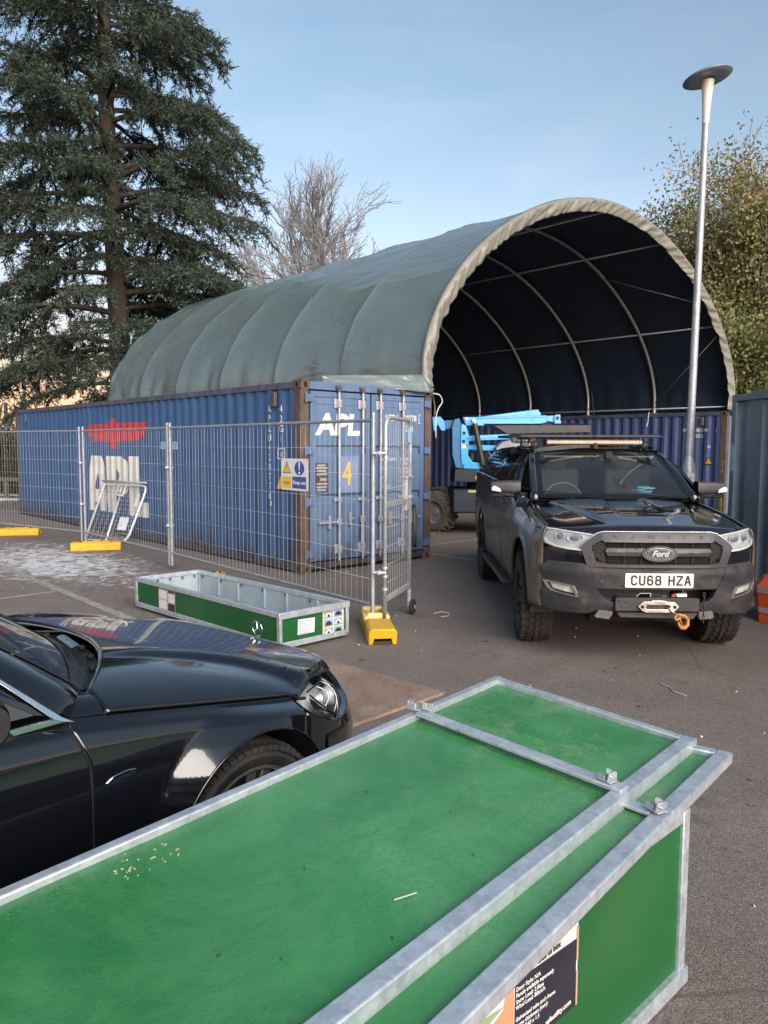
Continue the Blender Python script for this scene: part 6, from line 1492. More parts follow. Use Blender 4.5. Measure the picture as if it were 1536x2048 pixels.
        for z in linspace(1.42, 1.63, 6): slab_patch('window_slat', [[(2.46, z), (2.47, z + .012), (3.80 - (z - 1.4) * .6, z + .012), (3.80 - (z - 1.4) * .6, z)]], f, .014, .010, BKM, w_, .2, .0)
        m = MB(); m.tube([tuple(Vector(GS(v, 1.70, .0, s)) + Vector((-s * .03, 0, .02))) for v in linspace(1.2, 2.25, 8)], .014, 8); m.build('gutter_strip', BKM, root, smooth=True)
        # door mirror
        mi = empty('door_mirror', (s * .86, .60, 1.33)); mi.parent = root
        ms = MB()
        def mir(a, k, s=s):
            # a around (0..2pi), k from inner (0) to outer end (1)
            hz = .062 - .016 * k ** 3; hy = .085 - .03 * k ** 2; x = s * (-.02 + .27 * k); c_, s2 = math.cos(a), math.sin(a)
            q = (abs(c_) ** 4 + abs(s2) ** 4) ** -.25; return (x, .0 + hy * c_ * q * .8 + .02 * k, .008 + hz * s2 * q)
        ms.grid(mir, linspace(0, 2 * math.pi, 25), [0, .15, .4, .7, .88, .96, 1.0]); ms.grid(lambda a, k: (s * .25, .02 + .044 * math.cos(a) * k, .008 + .046 * math.sin(a) * k), linspace(0, 2 * math.pi, 25), [0, 1]); hm = ms.build('mirror_housing', GPL, mi, smooth=True, fix='weld')
        ms = MB(); ms.grid(lambda a, k: (s * (.005 + .235 * k), .0 + (.066 - .02 * k) * math.cos(a) + .015, -.058 - .016 * abs(math.sin(a)) - (.018 if k < .5 else .0)), linspace(math.pi, 2 * math.pi, 9), linspace(0, 1, 6)); ms.bx((-.10 if s > 0 else -.24 + .0, -.03, -.085), (.24 if s > 0 else .10, .04, -.045)); ms.build('mirror_base', BKM, mi, bevel=.012)
        ms = MB(); ms.prism([(s * .165, -.048), (s * .252, -.035), (s * .255, -.008), (s * .235, .012), (s * .20, .000), (s * .172, -.020)], lambda a, b: (a, -.074 + .10 * (abs(a) - .16) ** 1 * .4, b + .01), lambda a, b: (a, -.04, b + .01)); ms.build('side_repeater', simple('clear_repeater', (.72, .72, .68), .2, var=.05), mi, bevel=.004)
        ms = MB(); ms.grid(lambda x, z: (s * x, .10, z), [.02, .22], [-.04, .055]); ms.build('mirror_glass', CHROME, mi, fix=False)
        # step
        m = MB(); m.bx((s * .82, .62, .385), (s * .985, 2.62, .425)); m.build('side_step', GP, root, bevel=.012)
        m = MB(); 
        for k in range(16): m.bx((s * .85, .70 + k * .118, .425), (s * .965, .76 + k * .118, .430))
        m.build('step_tread', BKM, root, kind='stuff')
        # indicator badge trim on wing
        slab_patch('wing_vent', [[(.16, 1.02), (.20, 1.10), (.40, 1.13), (.42, 1.09), (.30, 1.04)]], lambda a, b, o, s=s: (s * (side_u(a, b) + o), a, b), .008, .01, GP, root, .1, .003)
        slab_patch('wing_trim', [[(.20, .97), (.40, .98), (.41, 1.01), (.20, 1.0)]], lambda a, b, o, s=s: (s * (side_u(a, b) + o), a, b), .005, .01, BP, root, .1, .002)
    m = MB(); m.grid(lambda t, v: (t * .66, v, 1.735 - .06 * abs(t) ** 2.5 - .30 * smoothstep(3.9, 4.5, v) * ((v - 3.9) / .5) ** 2 * .6), linspace(-1, 1, 15), linspace(2.28, 4.15, 14)); m.build('canopy_roof', BP, root, fix=False, smooth=True)
    m = MB(); m.bx((-.66, 4.0, 1.36), (.66, 4.05, 1.68)); m.build('canopy_rear', BP, root)
    # wipers
    for x0, x1, z in ((-.12, -.66, 1.285), (.50, .02, 1.285)):
        m = MB(); P0 = Vector((x0, .21 + .1 * abs(x0), 1.272)); P1 = Vector((x1, .265 + .17 * (x1 / .7) ** 2, 1.302)); m.tube([tuple(P0), tuple(P0.lerp(P1, .5) + Vector((0, 0, .012))), tuple(P1)], .007, 6); m.tube([tuple(P0 + Vector((-.05, .0, .01))), tuple(P1 + Vector((-.02, .012, .004)))], .005, 5); m.build('wiper', BKM, root, smooth=True)
    m = MB(); m.grid(lambda t, k: (t * .74, .20 + .16 * t * t + k * .10, 1.236 + .01 * k - .01 * t * t), linspace(-1, 1, 20), [0, 1]); m.build('scuttle_panel', BKM, root, fix=False)
    # cabin
    IN = simple('cabin_dark', (.02, .022, .024), .8); cab = MB(); cab.bx((-.70, .55, .95), (.70, 1.2, 1.0)); cab.build('cabin_floor', IN, root)
    m = MB(); m.grid(lambda t, k: (t * .68, .34 + .32 * k - .12 * (1 - t * t) * (1 - k), 1.255 + .02 * math.sin(k * 3) + .022 * math.exp(-((t + .52) / .22) ** 2) * smoothstep(.3, .9, k)), linspace(-1, 1, 24), linspace(0, 1, 8)); m.build('dashboard', simple('dashboard_grey_green', (.045, .055, .052), .75), root, fix=False, smooth=True)
    m = MB(); m.bx((-.68, .66, 1.0), (.68, .70, 1.25)); m.build('dash_face', IN, root)
    m = MB(); m.lathe([(.185 + .014 * math.cos(a), .014 * math.sin(a)) for a in linspace(0, 2 * math.pi, 9)], n=36); sw = m.build('steering_wheel', simple('wheel_grey', (.05, .055, .06), .5), root, smooth=True, loc=(-.37, .82, 1.20), rot=(R(62), 0, 0))
    for x in (-.37, .37):
        m = MB(); m.box((x, 1.28, 1.22), (.48, .13, .56)); m.box((x, 1.30, 1.56), (.24, .09, .17)); m.box((x, 1.15, 1.0), (.48, .45, .12)); m.build('front_seat', IN, root, bevel=.04, bseg=3)
        m = MB()
        for d in (-.06, .06): m.cyl((x + d, 1.28, 1.46), (x + d, 1.29, 1.54), .006, 6)
        m.build('headrest_post', CHROME, root, kind='stuff')
    m = MB(); m.bx((-.66, 2.05, 1.0), (.66, 2.2, 1.62)); m.build('rear_bench', IN, root)
    m = MB(); m.bx((-.72, .45, .80), (-.70, 2.2, 1.30)); m.bx((.70, .45, .80), (.72, 2.2, 1.30)); m.bx((-.7, 2.22, 1.0), (.7, 2.26, 1.72)); m.build('cabin_lining', IN, root)
    m = MB(); m.bx((-.62, 1.18, 1.655), (.62, 2.2, 1.665)); m.build('headliner', simple('headliner_grey', (.09, .09, .09), .9), root)
    m = MB(); m.bx((-.02, .86, 1.585), (.17, .90, 1.64)); m.bx((.03, .82, 1.60), (.10, .86, 1.68)); m.build('rear_view_mirror', IN, root, bevel=.015)
    for x in (-.34, .36): m = MB(); m.bx((x - .20, 1.02, 1.615), (x + .20, 1.14, 1.635)); m.build('sun_visor', simple('visor_grey', (.13, .14, .14), .8), root, bevel=.008)
    m = MB(); rr_ = random.Random(3)
    for k in range(5): m.box((.27 + rr_.uniform(-.07, .07), .40 + rr_.uniform(-.03, .03), 1.30 + .012 * k), (.12, .07, .014), Matrix.Rotation(rr_.uniform(-.6, .6), 3, 'Z') @ Matrix.Rotation(rr_.uniform(-.3, .3), 3, 'X'))
    o = m.build('blue_packet_on_dash', simple('blue_packet', (.10, .32, .42), .4), root, bevel=.004)
    # roof rack, panel, lights
    rk = empty('roof_rack', (0, 0, 0)); rk.parent = root; RK = simple('rack_black', (.016, .017, .019), .5, var=.2)
    for u in (-.74, .64): m = MB(); m.beam((u, 1.12, 1.835), (u, 3.0, 1.845), .045, .032); m.build('rack_side_rail', RK, rk, bevel=.006)
    for v in linspace(1.14, 2.98, 9): m = MB(); m.beam((-.72, v, 1.835), (.62, v, 1.835), .05 if v > 1.2 else .035, .018); m.build('rack_cross_bar', RK, rk, bevel=.004)
    m = MB(); m.prism([(-.80, 1.818), (.72, 1.822), (.60, 1.846), (-.70, 1.846)], lambda a, b: (a, 1.08, b), lambda a, b: (a, 1.12, b + .004)); m.build('wind_fairing', RK, rk, bevel=.004)
    for u in (-.60, .52):
        for v in (1.35, 2.1): m = MB(); m.prism([(v - .06, 1.69), (v + .06, 1.69), (v + .03, 1.82), (v - .02, 1.82)], lambda a, b: (u - .012, a, b), lambda a, b: (u + .012, a, b)); m.build('rack_foot', GPL if v < 1.5 else RK, rk, bevel=.006)
        m = MB(); c = (u, 1.20, 1.745); m.lathe([(0, -.035), (.028, -.03), (.045, 0), (.040, .03), (0, .035)], c, 'Y', 20); m.build('side_work_lamp', GPL, rk, smooth=True)
    m = MB(); m.bx((-.515, 1.055, 1.742), (.465, 1.115, 1.802)); lb = m.build('light_bar', BKM, rk, bevel=.006)
    m = MB(); m.bx((-.500, 1.049, 1.752), (.450, 1.056, 1.792)); m.build('light_bar_lens', simple('amber_grey_lens', (.15, .13, .10), .25, .3, var=.2, vs_=30), lb, bevel=.002)
    for k in range(30): m = MB(); u = -.485 + k * .0320; m.cyl((u, 1.0485, 1.772), (u, 1.0465, 1.772), .012, 10); m.build('led', simple('led_reflector', (.30, .26, .20), .2, .5) if k == 0 else bpy.data.materials['led_reflector'], lb)
    for u, z in ((-.80, 1.80), (-.62, 1.80), (-.70, 1.76)): m = MB(); m.box((u, 1.22, z - .01), (.08, .06, .055), Matrix.Rotation(.2, 3, 'Y')); m.build('scene_lamp', GPL, rk, bevel=.01)
    m = MB(); m.prism([(-.95, 1.965), (.17, 1.972), (.17, 1.885), (-.78, 1.862)], lambda a, b: (a, 2.0, b), lambda a, b: (a, 3.1, b + .05)); m.build('roof_panel_case', simple('flat_dark_case', (.012, .013, .016), .4), rk, bevel=.008)
    m = MB(); m.prism([(-.36, 1.972), (-.20, 1.976), (-.22, 1.995), (-.33, 1.992)], lambda a, b: (a, 2.3, b), lambda a, b: (a, 2.42, b)); m.build('case_handle', RK, rk, bevel=.004)
    for k in range(7): m = MB(); m.tube([(-.76 + k * .035, 1.3, 1.80 - .03 * (k % 2)), (-.74 + k * .03, 1.28, 1.76), (-.72 + k * .035, 1.3, 1.79)], .008, 5); m.build('cable_loop', BKM, rk, smooth=True)
    m = MB(); m.lathe([(.036, 1.705), (.034, 1.735), (.018, 1.765), (0, 1.77)], (-.015, 1.06, 0), 'Z', 14); an = m.build('aerial_base', BKM, root, smooth=True)
    m = MB(); m.tube([(-.015, 1.06, 1.75), (-.03, 1.05, 1.98), (-.075, 1.0, 2.26)], [.005, .0035, .0025], 6); m.build('aerial', BKM, an, smooth=True)
    RB = simple('black_alloy', (.016, .016, .018), .35, .3, dirt=(.09, .075, .06), dirtamt=.5, dscale=8)
    tyre_wheel(root, (-.795, 0, .402), .402, .27, .225, -1, RB, steer=R(-3)); tyre_wheel(root, (.78, 0, .402), .402, .27, .225, 1, RB, steer=R(-3))
    tyre_wheel(root, (-.80, 3.22, .402), .402, .27, .225, -1, RB); tyre_wheel(root, (.80, 3.22, .402), .402, .27, .225, 1, RB)
pickup()
# ------------------------------------------------------------------ glossy black saloon, nose away from the viewer
def saloon():
    BP = m_carpaint('saloon_black_paint', (.0035, .004, .0055), orange=.004); BKM = simple('saloon_matt_black', (.010, .010, .012), .6)
    hx, hy = math.cos(.8503), math.sin(.8503)
    root = empty('saloon_car', mat=frame((-1.088, 3.338, 0), (hy, -hx, 0), (hx, hy, 0)))   # x right, y forward
    tag(root, 'glossy black saloon car with upright bonnet ornament, parked close behind the big green crate', 'car')
    A0 = -.04; W = .885
    TD = [(.15, .10), (.25, .04), (.35, .01), (.5, 0), (.58, .008), (.65, .03), (.70, .06), (.76, .13)]
    def nf(b): return A0 + .84 * max(0, 1 - (min(abs(b), .8849) / W) ** 3) ** (1 / 3)
    def NF(b, z, off=0.):
        a = nf(b) - lerp_tab(TD, z); e = .004
        du = (nf(min(.876, b + e)) - nf(max(-.876, b - e))) / (min(.876, b + e) - max(-.876, b - e)); n = Vector((-du, 1.0)).normalized()
        return (b + n.x * off, a + n.y * off, z)
    ZC = [(-.75, 1.01), (-.3, .958), (.1, .888), (.4, .826), (.6, .776), (.70, .738), (.76, .70), (.80, .66)]
    ZS = [(-3.6, .90), (-2.5, .935), (-1.2, .925), (-.72, .898), (-.577, .880), (-.27, .828), (-.015, .784), (.26, .736), (.35, .715), (.5, .69)]
    BCt = [(-.6, .42), (-.3, .455), (-.06, .50), (.07, .55), (.17, .61), (.26, .68), (.33, .74), (.5, .80)]
    def G(b, a):
        ab = abs(b); zc = spl(ZC, a); zs = spl(ZS, a) if a < .26 else zc - .11 + .06 * smoothstep(.26, .6, a)
        t = min(1, ab / .80); z = zc + (zs - zc) * (.22 * t ** 2 + .78 * t ** 5.0)
        bc = lerp_tab(BCt, a); d = ab - bc
        z += .018 * smoothstep(-.11, 0, d) * (1 - smoothstep(0, .045, d)) * smoothstep(-.55, -.2, a)
        z -= .006 * smoothstep(.02, .06, d) * (1 - smoothstep(.08, .2, d)) * smoothstep(-.3, 0, a)
        return z
    def rear(b): return -.285 - .62 * min(abs(b), .70) ** 2 + .10 * max(0, abs(b) - .70)
    m = MB()
    def bon(t, k):
        b = t * (.800 - .0 * k); 
        # the lip: follows the nose curve at lamp-top height, cut back over the lamps
        lip = nf(b) - .085 - .35 * smoothstep(.55, .80, abs(b)) * .55
        a = lip + (rear(b) - lip) * k; z = G(b, a)
        if k < .05: z -= .045 * (1 - smoothstep(0, .05, k)) * (1 - smoothstep(.5, .8, abs(b)) * .6)
        return (b, a, z)
    m.grid(bon, linspace(-1, 1, 121), [0, .008, .018, .03, .05, .07] + linspace(.1, 1, 60), flip=False)
    bo = m.build('bonnet', BP, root, fix=False, auto=38); md = bo.modifiers.new('s', 'SOLIDIFY'); md.thickness = .012; md.offset = -1
    m = MB(); m.tube([(b, rear(b) + .002, G(b, rear(b)) - .003) for b in linspace(-.79, .79, 50)], .0045, 6); m.build('bonnet_rear_edge', simple('grey_edge_line', (.16, .17, .18), .3), root, smooth=True)
    # side surface
    def arch(a, c, r=.365, zc=.335):
        t = abs(a - c) / r
        return None if t >= 1 else zc + r * math.sqrt(1 - t * t)
    def zbot(a):
        z = .20
        for c in (A0, -2.80):
            q = arch(a, c)
            if q is not None: z = max(z, q)
        return z
    def bt(a): return .800 if a > -.62 else .800 + .012 * smoothstep(-.62, -.9, a)
    FT = [(.15, .82), (.2, .842), (.30, .858), (.42, .866), (.55, .870), (.65, .870), (.74, .866), (.80, .858), (.85, .838), (.90, .812)]
    def side_b(a, z):
        zs = spl(ZS, a); sh = zs - .878; Wm = lerp_tab(FT, min(.90, z - sh * .8))
        for c in (A0, -2.80):
            d = math.hypot(a - c, z - .335); ang = math.atan2(z - .335, a - c)
            x_ = .478 - d; k = max(0., min(1.05, (x_ + math.sqrt(x_ * x_ + .00008)) / 2 / .11)); Wm += .052 * k * smoothstep(-.2, .5, math.sin(ang))
        lim = W * max(0.0, 1 - (max(0, a - A0) / .84) ** 3) ** (1 / 3)
        if a > .1: Wm = min(Wm, lim + .004)
        q = smoothstep(zs - .05, zs, z); Wm = Wm + (max(min(bt(a), lim), 0) - Wm) * q * q
        if a < -3.3: Wm -= .12 * ((a + 3.3) / .5) ** 2
        return Wm
    aa = sorted(set(linspace(-3.74, -3.2, 7) + [round(-2.80 - .365 * math.cos(math.pi * k / 20), 4) for k in range(21)] + linspace(-2.4, -.80, 17) + linspace(-.78, -.72, 4) + [round(-.70 + .0125 * k, 4) for k in range(24)] + [round(-.40 + .0125 * k, 4) for k in range(48)] + [round(A0 - .365 * math.cos(math.pi * k / 40), 4) for k in range(41)] + [.335, .35, .38, .41, .44]))
    def part(name, a0, a1, s, mat=BP, zt=None, cut=None):
        vv = [a0] + [a for a in aa if a0 + .004 < a < a1 - .004] + [a1]; m = MB(); K = 61
        def P(a, k):
            zb = zbot(a); z1 = spl(ZS, a) - .002; zm = .706
            z = zb + (zm - zb) * (k / .45) if k < .45 else zm + (z1 - zm) * (k - .45) / .55
            sh = gapc(z) * max(0., 1 - abs(a + .712) / .28); return (s * side_b(a + sh, z), a + sh, z)
        m.grid(P, vv, linspace(0, 1, K), flip=(s > 0)); o = m.build(name, mat, root, fix=False, auto=60); md = o.modifiers.new('s', 'SOLIDIFY'); md.thickness = .012; md.offset = 1
        return o
    def gapc(z): return .045 * smoothstep(.90, .74, z) - .0
    def bgap(z): return .158 + (z - .633) * .88
    for s in (-1, 1):
        part('front_wing', -.7095, .20, s, cut=lambda a: 9 if a < .16 else 9)
        # piece of wing in front of the bumper joint is narrow: bumper side takes over
        part('front_door', -1.78, -.7150, s); part('rear_door', -2.52, -1.787, s); part('rear_wing', -3.74, -2.527, s)
        m = MB(); m.grid(lambda t, x, s=s: (s * x, A0 + .36 * math.cos(t), .335 + .36 * math.sin(t)), linspace(-.1, math.pi + .1, 30), [.5, .872]); m.build('wheel_arch_liner', BLACKGAP, root, fix=False)
        m = MB(); m.grid(lambda t, x, s=s: (s * x, -2.80 + .36 * math.cos(t), .335 + .36 * math.sin(t)), linspace(-.1, math.pi + .1, 30), [.5, .872]); m.build('wheel_arch_liner', BLACKGAP, root, fix=False)
        # bumper corner / side between arch and nose
        aF = [.204, .24, .28, .32, .36, .40, .44, .48]
        m = MB()
        def Q(t, k, s=s):
            # t 0 at the wing joint, 1 at the nose face (b=.62)
            if t < .5:
                a = .205 + (.42 - .205) * (t / .5); zt = .722 - .36 * (a - .205) * 1.0; zb = max(.20, (arch(a, A0) or 0)); z = zb + (zt - zb) * k; return (s * side_b(a, z), a, z)
            b = None
            return None
        av = linspace(.205, .44, 14)
        def Q2(a, k, s=s):
            zt = .700 - (a - .205) * .42; zb = max(.20, (arch(a, A0) or 0)); z = zb + (zt - zb) * k; return (s * side_b(a, z), a, z)
        m.grid(Q2, av, linspace(0, 1, 24), flip=(s > 0))
        o = m.build('bumper_side', BP, root, fix=False, auto=60); md = o.modifiers.new('s', 'SOLIDIFY'); md.thickness = .012; md.offset = 1
        # shut lines
        m = MB(); m.tube([(s * (.797), a, spl(ZS, a) - .012) for a in linspace(-.60, .27, 24)], .007, 6); m.build('bonnet_gap', BLACKGAP, root, smooth=True)
        m = MB(); m.tube([(s * (side_b(-.712 + gapc(z), z) - .007), -.712 + gapc(z), z) for z in linspace(.88, .22, 24)], .006, 6); m.build('door_gap', BLACKGAP, root, smooth=True)
        m = MB(); m.tube([(s * (side_b(.205, z) - .008), .203, z) for z in linspace(.70, .61, 6)], .006, 6); m.build('bumper_gap', BLACKGAP, root, smooth=True)
        m = MB(); m.tube([(s * (side_b(A0 + .365 * math.cos(t), .335 + .365 * math.sin(t)) - .002), A0 + .365 * math.cos(t), .335 + .365 * math.sin(t)) for t in linspace(.15, math.pi, 40)], .006, 6); m.build('arch_lip', BP, root, smooth=True)
    # nose below the bonnet
    nz = [[(-.86, .22), (.86, .22), (.86, .60), (.80, .60), (.60, .63), (.50, .70), (-.50, .70), (-.60, .63), (-.80, .60), (-.86, .60)]]
    slab_patch('front_bumper', nz, NF, lambda b, z: .0 + .014 * smoothstep(.60, .55, z), .03, BP, root, .035, .006)
    slab_patch('radiator_grille', [[(-.30, .50), (.30, .50), (.40, .66), (.36, .70), (-.36, .70), (-.40, .66)]], NF, .012, .03, simple('grille_silver', (.30, .31, .33), .3, .7), root, .05, .01)
    for z in (.55, .60, .65): slab_patch('grille_slat', [[(-.33, z - .012), (.33, z - .012), (.34, z + .012), (-.34, z + .012)]], NF, .022, .02, CHROME, root, .1, .003)
    slab_patch('lower_intake', [[(-.45, .26), (.45, .26), (.50, .40), (-.50, .40)]], NF, .016, .02, BLACKGAP, root, .1, 0)
    # headlights: a lens wrapping from the wing tip down to the nose corner
    LB = simple('saloon_lamp_bowl', (.74, .76, .78), .22, .45, var=.25, vs_=26); LG = simple('saloon_lamp_housing', (.46, .48, .50), .35, .3, var=.3, vs_=22)
    def HLp(u, v, off=0.):
        # u: 0 upper inner edge .. 1 lower outer edge ; v: 0 rear tail .. 1 front
        top_ = Vector((.785, .285, .738)).lerp(Vector((.55, .560, .712)), v) + Vector((.030, .022, .012)) * math.sin(math.pi * v)
        bot_ = Vector((.800, .290, .728)).lerp(Vector((.66, .590, .570)), v) + Vector((.050, .010, -.040)) * math.sin(math.pi * v) ** .8
        p = top_.lerp(bot_, u) + Vector((.022, .030, .014)) * math.sin(math.pi * u) * math.sin(math.pi * min(1, v * 1.0)) ** .6
        n = Vector((.62, .62, .40)).normalized(); return p + n * off
    for s in (-1, 1):
        mx = lambda p, s=s: (p.x * s, p.y, p.z)
        m = MB(); m.grid(lambda u, v: mx(HLp(u, v, -.055)), linspace(0, 1, 12), linspace(0, 1, 16)); h = m.build('headlight', LG, root, fix=False, smooth=True)
        m = MB(); m.grid(lambda u, v: mx(HLp(u, v, .006)), linspace(0, 1, 18), linspace(0, 1, 24)); m.build('headlight_lens', LENS, h, fix=False, smooth=True)
        for cu, cv, r_ in ((.46, .46, .040), (.52, .74, .044), (.55, .24, .022)):
            c = HLp(cu, cv, -.034); n = Vector((.35, .90, .12)).normalized(); a1 = n.orthogonal().normalized(); a2 = n.cross(a1)
            m = MB(); k = 24
            V = [mx(c + (a1 * math.cos(t) + a2 * math.sin(t)) * r_ * q + n * d) for q, d in ((1, .008), (.8, -.012), (.5, -.022), (.45, .004), (.2, .012)) for t in [2 * math.pi * i / k for i in range(k)]]
            m.add(V, [(j * k + i, j * k + (i + 1) % k, (j + 1) * k + (i + 1) % k, (j + 1) * k + i) for j in range(4) for i in range(k)] + [tuple(range(4 * k, 5 * k))]); m.build('lamp_bowl', LB, h, auto=40)
        m = MB()
        for q in (.25, .5, .75): m.tube([mx(HLp(u, q + .04 * math.sin(u * 3), -.004)) for u in linspace(.05, .95, 12)], .0022, 5)
        m.build('lens_rib', LB, h, smooth=True, kind='stuff')
        m = MB(); m.tube([mx(HLp(0, v, .005)) for v in linspace(0, 1, 16)] + [mx(HLp(u, 1, .005)) for u in linspace(0, 1, 8)] + [mx(HLp(1, v, .003)) for v in linspace(1, 0, 16)], .004, 5); m.build('lens_seal', BLACKGAP, h, smooth=True)
        # painted panel under the lamp (bumper corner skin)
        m = MB()
        def skin(u, v, s=s):
            p = HLp(1, v, .0); b = p.x; z0 = p.z - .006; z = z0 + (.30 - z0) * u
            # blend into side / nose surfaces
            a_s = p.y; lim = NF(min(.872, abs(b)), z)
            tgt = Vector((side_b(min(.42, a_s), z) if a_s < .42 else lim[0], a_s if a_s < .42 else lim[1], z)); w_ = smoothstep(0, .22, u)
            q = Vector((p.x, p.y, z)).lerp(tgt, w_); return (s * q.x, q.y, z)
        m.grid(skin, linspace(0, 1, 20), linspace(0, 1, 24)); m.build('bumper_corner', BP, root, fix=False, smooth=True)
    # bonnet ornament: ring with three-pointed star
    st = empty('bonnet_ornament', (0, .685, 0)); st.parent = root; z0 = G(0, .685)
    m = MB(); m.lathe([(0, 0), (.016, 0), (.015, .006), (.006, .012), (.005, .02), (0, .02)], (0, 0, z0 - .002), 'Z', 20); m.build('ornament_base', CHROME, st, smooth=True)
    m = MB(); zc = z0 + .058; tl = R(35); e1 = Vector((math.cos(tl), math.sin(tl) * .0 + 0, 0)).normalized(); e1 = Vector((1, 0, 0)); up = Vector((0, -.12, 1)).normalized()
    m.tube([tuple(Vector((0, 0, zc)) + e1 * .038 * math.cos(t) + up * .038 * math.sin(t)) for t in linspace(0, 2 * math.pi * 31 / 32, 32)], .0026, 6, closed=True); m.build('ornament_ring', CHROME, st, smooth=True)
    for k in range(3):
        t = math.pi / 2 + 2 * math.pi * k / 3; m = MB(); m.tube([(0, 0, zc), tuple(Vector((0, 0, zc)) + e1 * .037 * math.cos(t) + up * .037 * math.sin(t))], [.0050, .0012], 6); m.build('star_point', CHROME, st)
    # wing badge
    m = MB(); q = [(-.624, .690), (-.600, .705), (-.55, .711), (-.520, .706), (-.522, .692), (-.55, .687), (-.60, .683), (-.620, .683)]
    m.prism([(a, z) for a, z in q], lambda a, z: (side_b(a, z) - .004, a, z), lambda a, z: (side_b(a, z) + .004, a, z)); bg_ = m.build('wing_badge', CHROME, root, bevel=.0015)
    lettering('lettering', 'AVANTGARDE', .0085, BKM, bg_, lambda x, y: (side_b(-.572, .695) + .0048, -.572 + x, .6955 + y + x * .05), wx=1.05)
    # greenhouse
    def WSs(t, k):
        b = t * (.700 + (.585 - .700) * k); ab_ = rear(b) - .150 + .12 * t * t; at = -1.42 + .10 * (1 - t * t) ; a = ab_ + (at - ab_) * k
        zb = .985 - .035 * t * t; zt = 1.425 - .035 * t * t; return (b, a, zb + (zt - zb) * k + .04 * math.sin(math.pi * k) )
    m = MB(); m.grid(WSs, linspace(-.985, .985, 26), linspace(0, 1, 14)); m.build('windscreen', GLASS, root, fix=False, smooth=True)
    m = MB()
    for a, b, c, d in ((-1, -.965, 0, 1), (.965, 1, 0, 1), (-1, 1, -.02, .035)): m.grid(lambda t, k: tuple(Vector(WSs(t, k)) + Vector((0, .002, .003))), linspace(a, b, 26 if b - a > .5 else 2), linspace(c, d, 14 if d - c > .5 else 2))
    m.build('screen_border', simple('screen_frit', (.010, .010, .012), .25), root, fix=False, smooth=True)
    # scuttle well between bonnet edge and glass
    m = MB(); m.grid(lambda t, k: (t * .74, rear(t * .74) - .005 - (.150 - .10 * t * t) * k, G(t * .74, rear(t * .74)) - .035 - .012 * math.sin(k * 3.1) + .03 * k), linspace(-1, 1, 40), linspace(0, 1, 6)); m.build('scuttle_panel', simple('scuttle_black', (.012, .013, .016), .38), root, fix=False, smooth=True)
    m = MB()
    for b in linspace(-.6, .62, 9): m.bx((b - .012, rear(b) - .035, G(b, rear(b)) - .034), (b + .012, rear(b) - .015, G(b, rear(b)) - .018))
    m.build('scuttle_clip', BKM, root, bevel=.003, kind='stuff')
    m = MB(); m.grid(lambda t, k: (.16 + .20 * t, -.425 - .04 * t + .05 * k, .990 - .012 * k + .012 * math.sin(3.1 * k)), linspace(0, 1, 8), linspace(0, 1, 6)); m.build('intake_cover', simple('intake_grey', (.10, .14, .19), .25), root, fix=False, smooth=True)
    for P0, P1, P2 in (((.52, -.60, .985), (.16, -.56, 1.035), (-.30, -.56, 1.06)), ((-.08, -.46, .995), (-.40, -.52, 1.045), (-.60, -.68, 1.06))):
        m = MB(); m.tube([P0, tuple((Vector(P0) + Vector(P1)) / 2 + Vector((0, .0, .016))), P1], [.014, .011, .009], 8); w_ = m.build('wiper', BKM, root, smooth=True)
        m = MB(); d = (Vector(P2) - Vector(P0)).normalized(); a = Vector(P0) + d * .08 + Vector((0, -.045, .012)); b = Vector(P2) + Vector((0, -.045, .015)); m.tube([tuple(a), tuple((a + b) / 2 + Vector((0, -.012, .006))), tuple(b)], [.006, .010, .006], 6); m.build('wiper_blade', BKM, w_, smooth=True)
    def side_g(a, z, off=0., s=1):
        k = (z - .92) / (1.40 - .92); b = .812 + (.575 - .812) * k + .03 * math.sin(math.pi * max(0, min(1, k))); return (s * (b + off), a, z)
    SG = simple('saloon_side_glass', (.045, .045, .044), .05, var=.05, spec=.8)
    ST = simple('bright_window_trim', (.72, .73, .74), .16, 1., var=.04)
    for s in (-1, 1):
        # pillar skin from the bonnet corner to the roof
        m = MB()
        def pil(k, t, s=s):
            inner = Vector(WSs(1.0, k)); zo = .897 + (1.395 - .897) * k; ao = -.700 + (-1.42 + .700) * k - .10 * math.sin(math.pi * k) * .3; outer = Vector(side_g(ao, max(.93, zo), .004, 1)); 
            if k < .06: outer = Vector((.802, -.70, .897)).lerp(outer, k / .06)
            if k == 0: inner = Vector((.70, rear(.70) - .03, .945))
            p = inner.lerp(outer, t) + Vector((.5, .15, .8)).normalized() * .022 * math.sin(math.pi * t); return (s * p.x, p.y, p.z)
        m.grid(pil, linspace(0, 1, 26), linspace(0, 1, 10)); o = m.build('windscreen_pillar', BP, root, fix=False, smooth=True)
        # wing top between bonnet corner, pillar foot and door
        m = MB()
        def wt(u, v, s=s):
            a = -.579 - .131 * u; b0 = .70 + .0 * u; b1 = .800; b = b0 + (b1 - b0) * v; zin = G(.70, -.585) - .0 + .02 * u; zout = spl(ZS, a); return (s * b, a, zin + (zout - zin) * v ** 1.6 + .006 * math.sin(math.pi * v))
        m.grid(wt, linspace(0, 1, 8), linspace(0, 1, 10)); m.build('wing_top', BP, root, fix=False, smooth=True)
        f = lambda a, b, o, s=s: side_g(a, b, o, s)
        slab_patch('side_window', [[(-.80, .935), (-1.45, 1.375), (-1.72, 1.395), (-1.75, .94)]], f, -.006, .005, SG, root, .1, .0)
        slab_patch('side_window', [[(-1.80, .94), (-1.78, 1.395), (-2.3, 1.34), (-2.75, 1.0), (-2.6, .945)]], f, -.006, .005, SG, root, .1, .0)
